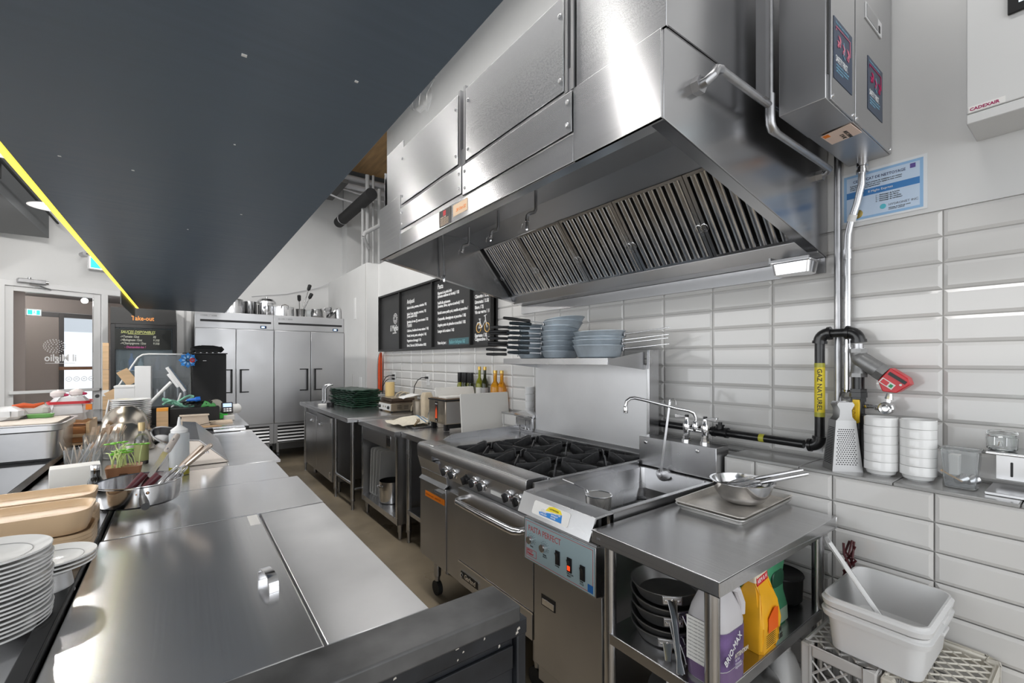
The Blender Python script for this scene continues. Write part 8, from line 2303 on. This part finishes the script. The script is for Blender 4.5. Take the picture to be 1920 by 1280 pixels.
for k, (a, b_) in enumerate((('->Tomate 12oz', '8$'), ('->Bolognese 12oz', '9.50$'), ('->Champignons 12oz', '9.50$'))):
    text('chalk_line', a, .040, Fc @ Matrix.Translation((.05, .150 - .042 * k, 0)), CW, cs_, sx=.72, shear=.2)
    text('chalk_price', b_, .040, Fc @ Matrix.Translation((.37, .150 - .042 * k, 0)), CW, cs_, sx=.72, shear=.2)
text('chalk_pink', '- Demandez-les !', .040, Fc @ Matrix.Translation((.09, .018, 0)), mat('chalk pink', (0.75, 0.12, 0.42, 1), .7), cs_, sx=.75, shear=.2)
for z in (.75, 1.05, 1.35):
    MB().box((cx0 + .035, cy_ + .06, z), (cx1 - .035, cy_ + .55, z + .008)).build('shelf', GALV, co)
random.seed(77)
for j, z in enumerate((.758, 1.058, 1.358)):
    for k in range(6):
        h = random.uniform(.14, .22)
        c_ = [mat('bottle blue', (0.03, .12, .35, 1), .2), mat('bottle grey', (0.4, .42, .42, 1), .2), mat('bottle dark', (0.05, .05, .05, 1), .2)][(k + j) % 3]
        tag(MB().ring([(0, 0), (.030, 0), (.032, h * .6), (.013, h * .8), (.013, h), (0, h)], 14, c=(cx0 + .10 + .09 * k, cy_ + .16, z)).build('drink_bottle', c_), 'bottle in the drinks cooler, %s on the %s shelf counted from the door wall' % (['first', 'second', 'third', 'fourth', 'fifth', 'sixth'][k], ['lowest', 'middle', 'upper'][j]), 'bottle', 'bottles in the drinks cooler')

# ================================================================ CEILING THINGS
bkd = thing('dark_bulkhead', 'dark grey ceiling bulkhead at the upper left of the room', 'bulkhead', (-3, 3, 2.95))
MB().box((-5.2, -1.5, 2.93), (-1.27, 7.50, 4.89)).build('bulkhead_body', DARKB, bkd)
lampm = mat('lamp glow', (1, .96, .9, 1), .4, emit=14, emcol=(1, .96, .9, 1))
SH = mat('grey lamp shade', (0.40, 0.40, 0.40, 1), .3, .8)
lname = ['nearest the camera end, left of the light strip', 'middle one of the pendants', 'farthest pendant, above the entrance side']
for k, y in enumerate((2.15, 4.35, 5.70)):
    px_ = -0.95
    zz = 2.86
    t = thing('pendant_lamp', 'round grey metal pendant lamp, %s' % lname[k], 'lamp', (px_, y, zz), 'pendant lamps left of the bulkhead')
    MB().ring([(.155, 0), (.150, .008), (.06, .035), (.045, .05), (.042, .12), (.0, .125), (0, .12), (.038, .115), (.04, .05), (.055, .030), (.148, .004)], 40, c=(px_, y, zz), close=False).build('shade', SH, t)
    MB().cyl((px_, y, zz + .125), (px_, y, 4.9), .005, n=6).build('cord', BLACK, t)
    MB().sphere((px_, y, zz + .055), .026, 14).build('bulb', lampm, t)
    l = bpy.data.lights.new('pendant_light', 'POINT')
    l.energy = 60
    l.shadow_soft_size = .035
    l.color = (1, .97, .93)
    lo = bpy.data.objects.new('pendant_light', l)
    lo.location = (px_, y, zz - .02)
    COL.objects.link(lo)
trk = tag(MB().cyl((-1.18, 1.0, 3.1), (-1.18, 7.4, 3.1), .012).box((-1.265, 4.55, 3.0), (-1.20, 4.62, 3.35)).box((-1.265, 5.40, 2.98), (-1.20, 5.46, 3.2)).build('wall_conduit', BLACKM), 'black conduit with boxes on the side of the dark bulkhead', 'conduit')

# recess above the closet: deck, plywood, pipes
struct(MB().box((1.2, 6.4, 4.70), (3.3, 8.29, 4.80)).build('ceiling_recess', DARKB))
tag(MB().box((2.05, 5.92, 4.60), (3.2, 7.45, 4.66)).build('plywood_panel', mat('plywood', (0.40, 0.24, 0.10, 1), .5, noise=.25, nscale=2, stretch=(8, 1, 1))), 'brown plywood panel under the ceiling beside the hood wall', 'panel')
PWT = mat('white pipe', (0.62, 0.62, 0.64, 1), .4)
PGR = mat('grey pipe', (0.42, 0.42, 0.42, 1), .5)
for k, (z, x0_, lab) in enumerate(((4.50, 1.75, 'upper white pipe running under the ceiling to the hood wall'), (4.36, 1.6, 'lower white pipe running under the ceiling to the hood wall'))):
    tag(MB().cyl((x0_, 7.5, z), (3.2, 7.5, z), .045, n=16).build('ceiling_pipe', PWT), lab, 'pipe', 'white pipes under the ceiling')
for k, (z, lab) in enumerate(((4.22, 'upper thin grey cable crossing below the white pipes'), (4.05, 'lower thin grey cable crossing below the white pipes'))):
    tag(MB().tube([(1.5, 7.3, z + .12), (2.0, 7.3, z), (2.6, 7.3, z - .06), (3.2, 7.3, z - .08)], .014, 8).build('ceiling_cable', PWT), lab, 'cable', 'thin cables under the ceiling')
dk = thing('black_duct', 'black insulated pipe hanging by a rod below the ceiling', 'pipe', (2.2, 7.0, 3.9))
MB().cyl((2.17, 7.95, 3.86), (2.17, 6.3, 3.86), .085, n=24).build('duct_body', BLACKM, dk)
MB().tube([(2.17 + .088 * math.cos(a), 7.7, 3.86 + .088 * math.sin(a)) for a in [2 * PI * i / 24 for i in range(24)]], .006, 6, close=True).cyl((2.17, 7.7, 3.94), (2.17, 7.7, 4.70), .006, n=6).build('hanger', GALV, dk)
for k, (x, y, zt, r) in enumerate(((2.19, 6.75, 4.0, .022), (2.26, 6.75, 4.3, .030), (2.34, 6.72, 4.3, .018), (2.42, 6.68, 4.1, .026), (2.52, 6.65, 4.3, .030), (2.62, 6.6, 3.9, .018))):
    tag(MB().cyl((x, y, 2.881), (x, y, zt), r, n=14).build('riser_pipe', PGR), 'grey vertical pipe above the closet, %s from the left' % ['first', 'second', 'third', 'fourth', 'fifth', 'sixth'][k], 'pipe', 'vertical pipes above the closet')
tag(MB().tube([(2.14, 6.55, 3.30), (2.16, 6.55, 3.36), (2.70, 6.5, 3.72)], .030, 14).tube([(2.14, 6.55, 3.30), (2.20, 6.62, 3.22), (2.26, 6.68, 3.18)], .026, 12).build('slanted_pipe', PGR), 'slanted grey pipe crossing in front of the vertical pipes', 'pipe')
tag(MB().box((1.35, 7.0, 4.20), (2.05, 7.9, 4.26)).box((1.40, 6.9, 4.27), (1.46, 8.1, 4.36)).box((1.75, 6.9, 4.27), (1.81, 8.1, 4.36)).build('ceiling_bracket', mat('dark beam', (0.10, 0.10, 0.10, 1), .5)), 'dark metal bracket frame under the ceiling deck', 'bracket')
tag(MB().tube([(0.9, 8.285, 2.52), (1.4, 8.28, 2.60), (1.9, 8.26, 2.75), (2.07, 8.20, 2.84)], .006, 6).build('wall_cable', PWT), 'thin white cable sloping up the back wall above the fridges', 'cable')
